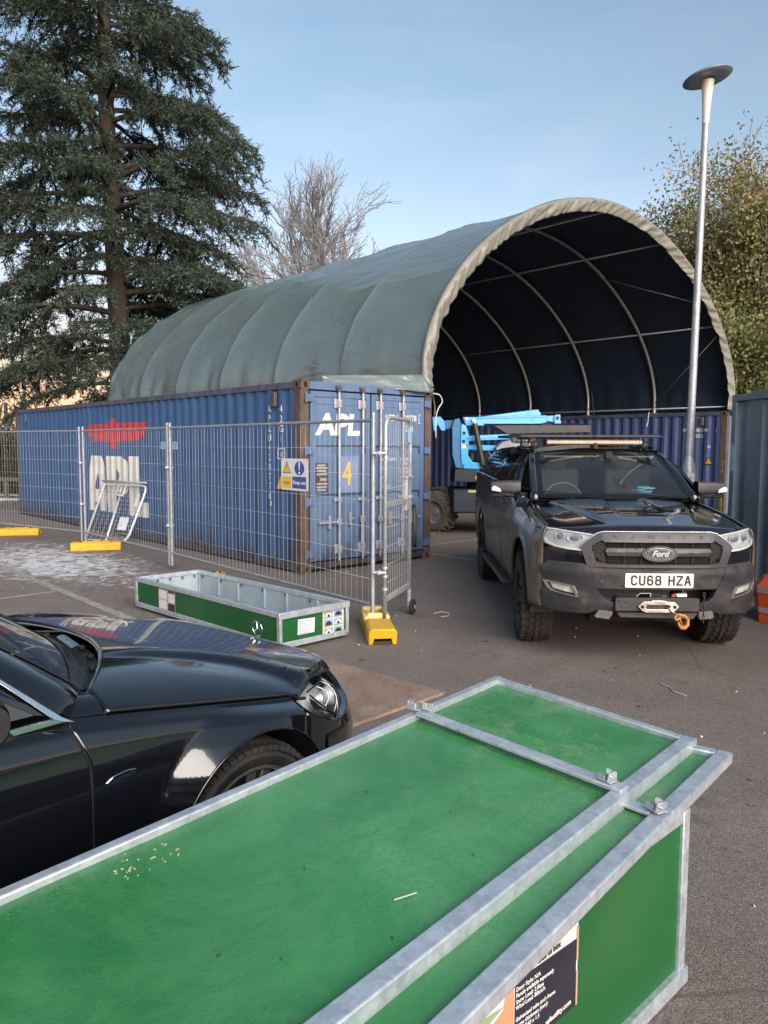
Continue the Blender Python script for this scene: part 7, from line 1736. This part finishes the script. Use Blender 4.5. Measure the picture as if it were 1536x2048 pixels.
        slab_patch('window_frame', [[(-.745, .92), (-.80, .935), (-1.45, 1.375), (-1.42, 1.40)], [(-1.42, 1.40), (-1.45, 1.375), (-1.72, 1.395), (-1.78, 1.395), (-2.3, 1.34), (-2.3, 1.37), (-1.75, 1.43)]], f, .0, .02, BP, root, .1, .0)
        m = MB(); m.prism([(-.700, .897), (-.735, .919), (-.90, 1.069), (-.915, 1.068), (-.760, .917), (-.735, .905)], lambda a, z: side_g(a, z, .012, s), lambda a, z: side_g(a, z, .018, s)); m.build('pillar_trim', ST, root, bevel=.002)
        m = MB(); m.tube([side_g(a, z, .012, s) for a, z in ((-.90, 1.069), (-1.15, 1.235), (-1.42, 1.385), (-1.78, 1.405), (-2.3, 1.355))], .006, 6); m.build('window_trim', ST, root, smooth=True)
        m = MB(); m.prism([(-.700, .897), (-.745, .917), (-1.0, .917), (-2.5, .935), (-2.5, .918), (-.9, .895)], lambda a, z: (s * (.806), a, z), lambda a, z: (s * (.824), a, z)); m.build('waist_trim', ST, root, bevel=.004)
        # mirror
        mi = empty('door_mirror', (s * .86, -1.02, 1.0)); mi.parent = root; m = MB()
        def mr(t, k, s=s): hz = .070 * (1 - .25 * k ** 3); hy = .085 * (1 - .3 * k ** 2); q = (abs(math.cos(t)) ** 3 + abs(math.sin(t)) ** 3) ** (-1 / 3); return (s * (.0 + .19 * k), -.0 + hy * math.cos(t) * q * .75 + .0, .02 + hz * math.sin(t) * q)
        m.grid(mr, linspace(0, 2 * math.pi, 25), [0, .2, .5, .8, .93, 1.0]); m.grid(lambda t, k: (s * .19, .045 * math.cos(t) * k, .02 + .052 * math.sin(t) * k), linspace(0, 2 * math.pi, 25), [0, 1]); m.build('mirror_housing', BKM, mi, smooth=True)
        m = MB(); m.prism([(-.06, -.09), (.12, -.075), (.05, -.02), (-.05, -.02)], lambda a, z: (s * -.06, a, z), lambda a, z: (s * .08, a, z)); m.build('mirror_arm', BKM, mi, bevel=.01)
    m = MB(); m.grid(lambda t, k: (t * (.585 - .02 * math.sin(3 * k)), -1.36 + .06 * (1 - t * t) * (1 - k) - 1.25 * k, 1.44 - .05 * abs(t) ** 2.4 + .03 * math.sin(math.pi * k) - .05 * k), linspace(-1, 1, 17), linspace(0, 1, 14)); m.build('roof', BP, root, fix=False, smooth=True)
    m = MB(); m.grid(lambda t, k: (t * (.57 + .12 * k), -2.60 - .62 * k, 1.395 - .05 * abs(t) ** 2.4 - .40 * k), linspace(-1, 1, 13), linspace(0, 1, 8)); m.build('rear_window', SG, root, fix=False, smooth=True)
    m = MB(); m.grid(lambda t, k: (t * (.80 - .06 * k * k), -3.20 - .54 * k, .985 - .06 * abs(t) ** 3 - .03 * k - .6 * max(0, k - .93)), linspace(-1, 1, 17), linspace(0, 1, 10)); m.grid(lambda t, k: (t * .76, -3.74 - .06 * (1 - t * t), .92 - .62 * k), linspace(-1, 1, 13), linspace(0, 1, 5)); m.build('boot', BP, root, fix=False, smooth=True)
    for s in (-1, 1): m = MB(); m.grid(lambda a, k, s=s: (s * (.812 - .13 * k * smoothstep(-2.5, -3.2, a)), a, .93 + (.40 * k) * max(0, 1 - (-2.6 - a) / .62 if a < -2.6 else 1)), linspace(-3.2, -2.35, 10), [0, .5, 1]); m.build('rear_pillar', BP, root, fix=False, smooth=True)
    # cabin and underbody
    IN = simple('saloon_cabin', (.018, .02, .02), .8)
    m = MB(); m.bx((-.78, -3.6, .20), (.78, -.45, .55)); m.bx((-.52, -.45, .22), (.52, .55, .62)); m.bx((-.74, -.9, .5), (.74, -.60, .86)); m.build('underbody', BLACKGAP, root)
    m = MB(); m.grid(lambda t, k: (t * .68, -.60 - .35 * t * t * .5 - .30 * k, .955 + .02 * math.sin(3 * k) - .03 * k), linspace(-1, 1, 20), linspace(0, 1, 8)); m.build('dashboard', simple('dashboard_teal_grey', (.035, .05, .048), .7), root, fix=False, smooth=True)
    for b in (-.38, .38): m = MB(); m.box((b, -1.75, .98), (.5, .16, .62)); m.box((b, -1.80, 1.30), (.26, .09, .16)); m.box((b, -1.5, .62), (.5, .5, .15)); m.build('front_seat', IN, root, bevel=.04)
    m = MB(); m.bx((-.70, -2.7, .5), (.70, -2.5, 1.2)); m.build('rear_bench', IN, root)
    m = MB(); m.lathe([(.185 + .013 * math.cos(a), .013 * math.sin(a)) for a in linspace(0, 2 * math.pi, 9)], n=36); m.build('steering_wheel', IN, root, smooth=True, loc=(.38, -1.20, .93), rot=(R(-65), 0, 0))
    RM = simple('silver_alloy', (.50, .51, .52), .25, .9, var=.1)
    tyre_wheel(root, (.765, A0, .318), .318, .215, .226, 1, RM, tread='fine', spokes=7, steer=R(-2)); tyre_wheel(root, (-.765, A0, .318), .318, .215, .226, -1, RM, tread='fine', spokes=7, steer=R(-2))
    tyre_wheel(root, (.765, -2.80, .318), .318, .215, .226, 1, RM, tread='fine', spokes=7); tyre_wheel(root, (-.765, -2.80, .318), .318, .215, .226, -1, RM, tread='fine', spokes=7)
saloon()
# ------------------------------------------------------------------ trees and planting
def np_mesh(name, V, F, mat, parent=None, kind=None, smooth=False):
    """V (n,3), F (m,3 or 4) numpy arrays"""
    me = bpy.data.meshes.new(name); V = np.asarray(V, np.float32); F = np.asarray(F, np.int32); k = F.shape[1]
    me.vertices.add(len(V)); me.vertices.foreach_set('co', V.ravel()); me.loops.add(F.size); me.loops.foreach_set('vertex_index', F.ravel())
    me.polygons.add(len(F)); me.polygons.foreach_set('loop_start', np.arange(0, F.size, k, dtype=np.int32)); me.polygons.foreach_set('loop_total', np.full(len(F), k, np.int32))
    me.materials.append(mat); me.update(calc_edges=True); me.validate()
    if smooth: me.polygons.foreach_set('use_smooth', [True] * len(F))
    o = bpy.data.objects.new(name, me); COL.objects.link(o)
    if parent: o.parent = parent
    if kind: o['kind'] = kind
    return o
def segs_to_tubes(P0, P1, R0, R1, n=4):
    """many straight tapered tubes at once"""
    P0, P1, R0, R1 = map(np.asarray, (P0, P1, R0, R1)); d = P1 - P0; d /= np.linalg.norm(d, axis=1, keepdims=True) + 1e-9
    ref = np.where(np.abs(d[:, 2:3]) < .9, [[0, 0, 1.]], [[1., 0, 0]]); a = np.cross(d, ref); a /= np.linalg.norm(a, axis=1, keepdims=True); b = np.cross(d, a)
    V = []; 
    for P, Rr in ((P0, R0), (P1, R1)):
        for k in range(n):
            t = 2 * math.pi * k / n; V.append(P + (a * math.cos(t) + b * math.sin(t)) * Rr[:, None])
    V = np.stack(V, 1); m = len(P0); base = (np.arange(m) * 2 * n)[:, None]
    F = np.concatenate([base + np.array([[k, (k + 1) % n, n + (k + 1) % n, n + k]]) for k in range(n)], 0)
    return V.reshape(-1, 3), F
def blades(P, D, Wd, Ln, rng, roll=None):
    """narrow triangles at P along D"""
    D = D / (np.linalg.norm(D, axis=1, keepdims=True) + 1e-9); r = rng.normal(size=D.shape); s = np.cross(D, r); s /= np.linalg.norm(s, axis=1, keepdims=True) + 1e-9
    V = np.stack([P - s * Wd[:, None] / 2, P + s * Wd[:, None] / 2, P + D * Ln[:, None]], 1).reshape(-1, 3)
    return V, np.arange(len(V)).reshape(-1, 3)
def quads(P, D, S, Wd, Ln):
    V = np.stack([P, P + D * Ln[:, None] * .45 + S * Wd[:, None] / 2, P + D * Ln[:, None], P + D * Ln[:, None] * .45 - S * Wd[:, None] / 2], 1).reshape(-1, 3)
    return V, np.arange(len(V)).reshape(-1, 4)

BARK_C = m_bark('cedar_bark', (.040, .035, .030), (.088, .076, .064))
BARK_G = m_bark('grey_brown_bark', (.12, .112, .105), (.21, .195, .18))
BARK_T = m_bark('pale_twig_bark', (.20, .20, .205), (.30, .30, .31))
NEED = m_leaf('cedar_needles', [(.018, .035, .024), (.032, .058, .041), (.058, .090, .066), (.10, .138, .105), (.17, .205, .165)], .75)
AUT = m_leaf('autumn_leaves', [(.14, .18, .06), (.20, .23, .08), (.26, .27, .10), (.32, .28, .12), (.36, .24, .12), (.42, .36, .24)], .6)
AUT2 = m_leaf('greener_autumn_leaves', [(.10, .14, .048), (.15, .185, .065), (.20, .225, .085), (.25, .24, .10), (.30, .25, .12)], .6)
DKL = m_leaf('dark_shrub_leaves', [(.018, .026, .012), (.03, .04, .018), (.05, .055, .028), (.075, .07, .035)], .7)

def cedar(x, y, label, H=24.5, seed=1, prof=((2.2, 3.6), (4, 5.2), (6, 5.5), (8.5, 5.1), (11, 4.6), (13.5, 3.9), (16, 3.1), (20, 1.9), (24.3, .2)), lo=3.0, dens=1., rt=.36):
    rng = np.random.default_rng(seed); root = empty('cedar_tree', (x, y, 0), 0, label, 'tree')
    hs = np.linspace(0, H, 30); px_ = .10 * np.sin(hs * .35) - .02 * hs * .2; py_ = .08 * np.cos(hs * .3)
    m = MB(); m.tube([(px_[i], py_[i], hs[i]) for i in range(30)], [rt * (1 - h / H) ** .8 + .02 + .12 * math.exp(-h * 1.6) for h in hs], 14); m.build('trunk', BARK_C, root, smooth=True)
    trunk = lambda z: np.array([np.interp(z, hs, px_), np.interp(z, hs, py_), z])
    L0, L1, r0, r1 = [], [], [], []; SP, SD, SL = [], [], []
    z = lo; k = 0
    while z < H - .3:
        az = k * 2.4 + rng.normal() * .5; k += 1
        Lm = float(np.interp(z, [p[0] for p in prof], [p[1] for p in prof])) * rng.uniform(.72, 1.08)
        if z < 5.2: Lm *= rng.uniform(.75, 1.0)
        if math.cos(az + math.pi / 2) > .80 and z < 14: z += .05; Lm *= rng.uniform(.45, .9)
        n = 9; up = rng.uniform(.05, .35) * (.6 + z / H); droop = rng.uniform(.22, .40) * (1.15 if z < 9 else .8)
        t = np.linspace(0, 1, n); wob = rng.normal(0, .05, 2)
        d = np.array([math.cos(az), math.sin(az), 0]); sd = np.array([-math.sin(az), math.cos(az), 0])
        pts = trunk(z) + np.outer(t * Lm, d) + np.outer(np.sin(t * 3) * wob[0] * Lm, sd); pts[:, 2] += (up * t - droop * t ** 2.4) * Lm
        rr = .085 * (Lm / 5) * (1 - t) ** .8 + .012
        for i in range(n - 1): L0.append(pts[i]); L1.append(pts[i + 1]); r0.append(rr[i]); r1.append(rr[i + 1])
        ns = int(Lm * 5.4 * dens)
        for j in range(ns):
            t_in = .27 if z < 11 else .18; tt = t_in + (1 - t_in) * (j + rng.uniform(0, 1)) / ns; p = np.array([np.interp(tt, t, pts[:, q]) for q in range(3)]); side = 1 if j % 2 else -1
            dl = Lm * (.36 * (1 - tt) + .13) * rng.uniform(.6, 1.2); dd = d * rng.uniform(.35, .9) + sd * side * rng.uniform(.5, 1.1); dd[2] = rng.uniform(-.25, .15); dd /= np.linalg.norm(dd)
            m_ = 4; u = np.linspace(0, 1, m_ + 1); q = p + np.outer(u * dl, dd); q[:, 2] -= (u ** 2) * dl * rng.uniform(.25, .75)
            for i in range(m_): L0.append(q[i]); L1.append(q[i + 1]); r0.append(.014 * (1 - i / m_) + .006); r1.append(.014 * (1 - (i + 1) / m_) + .005)
            nt = max(4, int(dl * 27)); uu = rng.uniform(.08, 1, nt); P = np.stack([np.interp(uu, u, q[:, c]) for c in range(3)], 1)
            D = dd * .55 + rng.normal(0, .55, (nt, 3)); D[:, 2] -= rng.uniform(.0, .7, nt); D /= np.linalg.norm(D, axis=1, keepdims=True)
            SP.append(P); SD.append(D); SL.append(rng.uniform(.14, .38, nt))
        z += rng.uniform(.09, .20) / dens * (1.15 if z < 6 else .9 if z < 15 else 1.0)
    V, F = segs_to_tubes(L0, L1, r0, r1, 5); np_mesh('limbs', V, F, BARK_C, root, smooth=True)
    P, D, Ls = np.concatenate(SP), np.concatenate(SD), np.concatenate(SL)
    # every shoot carries short side blades, like needle tufts
    nb = 7; Q, E, W_, L_ = [], [], [], []
    for i in range(nb):
        f = i / nb; Q.append(P + D * (Ls * f)[:, None]); e = D * .9 + rng.normal(0, .42, D.shape); E.append(e); L_.append(rng.uniform(.08, .17, len(P)) * (1.1 - .3 * f)); W_.append(np.full(len(P), .032) * rng.uniform(.7, 1.4, len(P)))
    V, F = blades(np.concatenate(Q), np.concatenate(E), np.concatenate(W_), np.concatenate(L_), rng)
    np_mesh('crown', V, F, NEED, root)
    return root

def branching(rng, base, H, spread, levels=5, r0=.2, first=.28, nmain=5, up=.55, lean=(0, 0), wig=.12, kids=(3, 4), shrink=.68, ml=.24, mt=1.):
    """returns segments (P0, P1, R0, R1) and tip points/directions"""
    S = [[], [], [], []]; tips = []
    def grow(p, d, L, r, lev):
        n = 3 if lev < levels else 2
        for i in range(n):
            d2 = d + rng.normal(0, wig, 3) + np.array([0, 0, .03]); d2 /= np.linalg.norm(d2); q = p + d2 * L / n; ra = r * (1 - .35 * i / n); rb = r * (1 - .35 * (i + 1) / n)
            S[0].append(p); S[1].append(q); S[2].append(ra); S[3].append(rb)
            if lev > 0 and i < n - 1 and lev < levels: child(q, d2, L * .55, rb * .6, lev + 1)
            p, d = q, d2
        tips.append((p, d))
        if lev < levels:
            for _ in range(rng.integers(kids[0] - 1, kids[1])): child(p, d, L * shrink, r * .62, lev + 1)
    def child(p, d, L, r, lev):
        a = rng.uniform(.25, .8) * spread; ax = np.cross(d, rng.normal(size=3)); ax /= np.linalg.norm(ax); dd = d * math.cos(a) + ax * math.sin(a); dd[2] += up * .25; dd /= np.linalg.norm(dd)
        grow(p, dd, L * rng.uniform(.75, 1.15), r, lev)
    base = np.array(base, float); tk = H * first; top = base + np.array([lean[0] * tk, lean[1] * tk, tk]); S[0].append(base); S[1].append(top); S[2].append(r0); S[3].append(r0 * .8)
    for k in range(nmain):
        a = 2 * math.pi * k / nmain + rng.uniform(-.4, .4); t = rng.uniform(.15, .8) * spread * mt; d = np.array([math.cos(a) * math.sin(t), math.sin(a) * math.sin(t), math.cos(t)]); grow(top, d, H * ml * (1.08 - .25 * t), r0 * .50, 1)
    return S, tips
def bare_tree(x, y, H, label, seed, r0=.2, levels=5, spread=1., first=.3, mat=BARK_T, group=None, nmain=5, tw=.011, shrink=.68, name='bare_tree', cat='tree', up=.55, ml=.24, mt=1.):
    rng = np.random.default_rng(seed); root = empty(name, (x, y, 0), 0, label, cat, group)
    S, tips = branching(rng, (0, 0, 0), H, spread, levels, r0, first, nmain, shrink=shrink, up=up, ml=ml, mt=mt)
    R0 = np.maximum(S[2], tw); R1 = np.maximum(S[3], tw * .8)
    n0 = 1 + 0; thick = R0 > .045
    A = [np.asarray(q) for q in (S[0], S[1], R0, R1)]
    V, F = segs_to_tubes(*[q[thick] for q in A], 7); np_mesh('trunk', V, F, BARK_G, root, smooth=True)
    V, F = segs_to_tubes(*[q[~thick] for q in A], 3); np_mesh('branches', V, F, mat, root)
    return root
def leafy(x, y, H, label, seed, mat, r0=.16, levels=5, spread=1.05, first=.22, nleaf=26, ls=.125, group=None, name='leafy_tree', keep=1., cat='tree', nmain=6, cl=.34, skirt=True):
    rng = np.random.default_rng(seed); root = empty(name, (x, y, 0), 0, label, cat, group)
    S, tips = branching(rng, (0, 0, 0), H, spread, levels, r0, first, nmain)
    A = [np.asarray(q) for q in (S[0], S[1], np.maximum(S[2], .010), np.maximum(S[3], .008))]; thick = A[2] > .04
    V, F = segs_to_tubes(*[q[thick] for q in A], 6); np_mesh('trunk', V, F, BARK_G, root, smooth=True)
    V, F = segs_to_tubes(*[q[~thick] for q in A], 3); np_mesh('branches', V, F, BARK_G, root)
    P = np.array([t[0] for t in tips]); P = P[rng.random(len(P)) < keep]
    mid = (A[0] + A[1])[~thick] / 2; mid = mid[rng.random(len(mid)) < .5 * keep]; P = np.concatenate([P, mid])
    if skirt:
        # lower foliage so the crown comes down near the ground
        n = int(len(P) * .5); a = rng.uniform(0, 6.28, n); rad = np.sqrt(rng.uniform(0, 1, n)) * H * .27; zz = rng.uniform(.3, H * .5, n); P = np.concatenate([P, np.stack([rad * np.cos(a), rad * np.sin(a), zz], 1)])
    C = np.repeat(P, nleaf, 0) + rng.normal(0, cl, (len(P) * nleaf, 3)) * np.array([1, 1, .8])
    D = rng.normal(size=C.shape); D[:, 2] -= .5; D /= np.linalg.norm(D, axis=1, keepdims=True); T = np.cross(D, rng.normal(size=C.shape)); T /= np.linalg.norm(T, axis=1, keepdims=True)
    V, F = quads(C, D, T, rng.uniform(.45, .8, len(C)) * ls, rng.uniform(.8, 1.3, len(C)) * ls); np_mesh('crown', V, F, mat, root)
    return root

cedar(-8.35, 24.6, 'tall dark cedar with drooping blue green sprays behind the long container', dens=1.12, seed=3)
cedar(-15.6, 24.0, 'second dark conifer cut off by the left picture edge', H=17, seed=11, dens=.62, prof=((1.5, 3.6), (4, 4.4), (7, 3.9), (11, 2.8), (17, .2)), lo=1.6, rt=.28)
bare_tree(-2.75, 33.5, 14.0, 'bare pollarded tree with a wide fan of fine twigs above the shelter ridge', 21, r0=.15, levels=5, spread=.85, first=.40, nmain=12, tw=.0105, shrink=.60, up=.35, ml=.24, mt=1.35)
bare_tree(-.3, 39.0, 9.8, 'slim bare tree right of the pollarded one above the shelter roof', 5, r0=.12, levels=4, spread=.65, first=.35, group='small bare trees behind the shelter')
bare_tree(1.1, 42.0, 10.2, 'small bare tree with upright twigs, last before the open sky', 6, r0=.12, levels=4, spread=.5, first=.40, group='small bare trees behind the shelter')
for i, (x, y, h, lab) in enumerate(((-5.6, 36, 7.6, 'low bare tree at the left foot of the pollarded tree'), (-3.6, 41, 8.0, 'hazy bare tree half behind the pollarded tree'), (-7.6, 38, 8.4, 'bare tree seen between the cedar and the pollarded tree'), (-1.6, 44, 8.3, 'faint bare tree low above the shelter ridge'))):
    bare_tree(x, y, h, lab, 31 + i, r0=.11, levels=4, spread=.8, first=.25, group='small bare trees behind the shelter', tw=.012)
leafy(13.0, 26.0, 14.0, 'tallest olive and rust coloured tree at the right picture edge', 41, AUT, r0=.20, nleaf=15, group='autumn trees right of the shelter', keep=.85)
leafy(10.3, 26.0, 10.4, 'thin leaved autumn tree peeping over the right shoulder of the shelter', 42, AUT, r0=.15, nleaf=9, group='autumn trees right of the shelter', keep=.7)
leafy(15.6, 29.0, 14.0, 'green brown tree furthest right behind the lamp post trees', 43, AUT2, r0=.2, nleaf=16, group='autumn trees right of the shelter', keep=.85)
leafy(12.0, 23.2, 6.6, 'low green bushy tree beside the right foot of the shelter', 44, AUT2, r0=.12, nleaf=22, levels=4, cl=.42, group='autumn trees right of the shelter', first=.12)
leafy(14.6, 22.4, 6.2, 'dense green shrub above the grey store container', 45, AUT2, r0=.12, nleaf=24, levels=4, cl=.42, group='autumn trees right of the shelter', first=.1)
leafy(9.4, 24.6, 8.4, 'rounded olive tree just outside the right shoulder of the shelter', 47, AUT2, r0=.13, nleaf=16, levels=5, keep=.7, group='autumn trees right of the shelter')
leafy(8.6, 31.5, 8.0, 'sparse autumn tree mostly hidden by the shelter arch', 46, AUT, r0=.14, nleaf=12, levels=4, keep=.6, group='autumn trees right of the shelter')
for i, (x, y, h, lab) in enumerate(((-12.6, 27.5, 2.9, 'dark rounded shrub behind the left end of the long container'), (-15.2, 28.5, 3.3, 'dark shrub beside the second conifer'), (-10.9, 30.5, 2.6, 'low shrub under the cedar'), (-17.6, 27, 3.4, 'dense dark shrub at the left picture edge'))):
    leafy(x, y, h, lab, 60 + i, DKL, r0=.05, levels=3, nleaf=44, cl=.42, ls=.10, name='shrub', cat='shrub', group='shrubs beyond the fence', first=.1, nmain=7)
for i, (x, y, h, lab) in enumerate(((-17.5, 40, 5.0, 'twiggy bare bush against the pink sky at the left'), (-15.2, 42, 4.6, 'rounded bare bush left of the cedar trunk'), (-13.0, 44, 4.4, 'low bare bush right beside the cedar trunk'), (-19.8, 39, 5.4, 'largest bare bush near the distant lamp post'))):
    bare_tree(x, y, h, lab, 80 + i, r0=.06, levels=4, spread=1.0, first=.12, nmain=8, tw=.013, group='bare bushes against the low sky', name='bare_bush', cat='bush')
# far belt of winter woodland all round the site
def far_wood():
    rng = np.random.default_rng(9); n = 26000; a = rng.uniform(0, 2 * math.pi, n); rad = rng.uniform(75, 120, n); hmax = 3.6 + 1.8 * np.sin(a * 5 + 1) + 1.2 * np.sin(a * 13 + rng.normal() * 2) + 1.6 * np.sin(a * 29)
    z = rng.uniform(0, 1, n) ** .8 * np.maximum(1.5, hmax) * np.where(np.sin(a) < -.1, .5, 1.); P = np.stack([rad * np.cos(a), rad * np.sin(a), z], 1)
    D = rng.normal(0, .5, (n, 3)); D[:, 2] = np.abs(D[:, 2]) + .8; V, F = blades(P, D, rng.uniform(.15, .5, n), rng.uniform(.6, 1.8, n), rng)
    np_mesh('distant_wood', V, F, m_leaf('far_winter_wood', [(.05, .045, .035), (.08, .07, .05), (.11, .085, .065)], .9), None, 'stuff')
far_wood()
# rough frosted grass between the tarmac and the trees
def grass():
    rng = np.random.default_rng(4); n = 60000
    x = rng.uniform(-26, -10.5, n); y = rng.uniform(17, 34, n); P = np.stack([x, y, np.full(n, -.012)], 1)
    D = rng.normal(0, .45, (n, 3)); D[:, 2] = 1; V, F = blades(P, D, rng.uniform(.008, .02, n), rng.uniform(.04, .12, n), rng)
    np_mesh('rough_grass', V, F, m_leaf('grass_blades', [(.05, .07, .025), (.09, .10, .04), (.16, .15, .09), (.5, .52, .52)], .9), None, 'stuff')
grass()
# snow patches, verge edging, timber rails, meshed boundary fence, distant lamp post and grey posts
SNOW = simple('old_snow', (.62, .65, .70), .8, var=.12, bump=.4, bs=8, bd=.03)
def snow_patch(cx, cy, sx, sy, seed, z=.012):
    r_ = random.Random(seed); m = MB(); k = 26; ring = [(cx + sx * math.cos(2 * math.pi * i / k) * r_.uniform(.7, 1.1), cy + sy * math.sin(2 * math.pi * i / k) * r_.uniform(.7, 1.1)) for i in range(k)]
    V = [(a, b, z) for a, b in ring] + [(cx + (a - cx) * .8, cy + (b - cy) * .8, z + .03) for a, b in ring] + [(cx, cy, z + .05)]
    m.add(V, [(i, (i + 1) % k, k + (i + 1) % k, k + i) for i in range(k)] + [(k + i, k + (i + 1) % k, 2 * k) for i in range(k)]); m.build('snow', SNOW, kind='stuff', smooth=True)
for q in ((-13.2, 24.2, 2.6, .5, 1), (-14.4, 26.4, 3.2, .5, 2), (-12.6, 20.6, 1.6, .35, 3), (-16.5, 29.8, 4.5, 1.1, 4), (-11.8, 18.9, .9, .25, 5), (-13.8, 22.2, 1.6, .3, 6)): snow_patch(*q)
TIM = simple('weathered_timber', (.085, .070, .058), .85, var=.25)
def rail_fence(a, b, z1, label, posts=4):
    A, B = Vector((*a, 0)), Vector((*b, 0)); root = empty('timber_rail_fence', tuple(A), 0, label, 'fence'); d = B - A
    for z in z1: m = MB(); m.beam((0, 0, z), tuple(d + Vector((0, 0, z))), .06, .12); m.build('rail', TIM, root, bevel=.01)
    for k in range(posts): p = d * (k / (posts - 1)); m = MB(); m.box((p.x, p.y, max(z1) / 2 + .02), (.12, .12, max(z1) + .1)); m.build('post', TIM, root, bevel=.01)
rail_fence((-17.0, 25.6), (-9.6, 24.4), (.62,), 'low dark timber rail across the snow at the left edge')
def mesh_boundary():
    A = Vector((-20, 27.2, 0)); B = Vector((-10.4, 26.0, 0)); d = (B - A); Lg = d.length; d.normalize(); M_ = simple('olive_weld_mesh', (.12, .13, .075), .5, .3)
    root = empty('boundary_fence', mat=frame(A, d, Vector((-d.y, d.x, 0)))); tag(root, 'olive green welded mesh boundary fence behind the left end of the container', 'fence')
    for x in linspace(0, Lg, 5): m = MB(); m.bx((x - .03, -.03, 0), (x + .03, .03, 2.05)); m.build('post', M_, root)
    pr = None
    for k in range(96):
        if pr is None: m = MB(); m.tube([(0, 0, .05), (0, 0, 2.0)], .004, 3, caps=False); pr = m.build('mesh_wire', M_, root)
        else: c = pr.copy(); COL.objects.link(c); c.location.x = Lg * k / 96
    for z in (.1, .6, 1.2, 1.8, 2.0): m = MB(); m.tube([(0, 0, z), (Lg, 0, z)], .006, 4); m.build('mesh_wire', M_, root)
mesh_boundary()
FP = m_galv('far_pole_grey', (.22, .23, .25), (.36, .38, .41), .5)
r_ = empty('distant_lamp_post', (-15.35, 33.5, 0), 0, 'thin grey lamp post far behind the container under the cedar boughs', 'street lamp')
m = MB(); m.tube([(0, 0, 0), (0, 0, 1.2), (0, 0, 1.3), (-.12, 0, 7.0)], [.12, .11, .07, .05], 10); m.build('pole', FP, r_, smooth=True); m = MB(); m.box((-.35, 0, 7.05), (.7, .25, .12)); m.build('lamp_head', FP, r_, bevel=.03)
r_ = empty('signal_post', (-15.0, 31.0, 0), 0, 'short grey post just left of the distant lamp post', 'post')
m = MB(); m.tube([(0, 0, 0), (0, 0, 3.3)], .075, 10); m.build('pole', FP, r_, smooth=True); m = MB(); m.lathe([(.09, 3.3), (.09, 3.36), (0, 3.4)], n=12); m.build('post_cap', FP, r_)
for i, (x, y) in enumerate(((-11.15, 19.6), (-10.85, 19.3))):
    r_ = empty('bollard', (x, y, 0), 0, ('left' if i == 0 else 'right') + ' pale grey square bollard at the far end of the container', 'bollard', 'pair of grey bollards')
    m = MB(); m.bx((-.07, -.07, 0), (.07, .07, .98)); m.build('bollard_body', FP, r_, bevel=.01); m = MB(); m.bx((-.08, -.08, .98), (.08, .08, 1.03)); m.build('bollard_cap', simple('blue_grey_cap', (.28, .36, .46), .4), r_, bevel=.008)
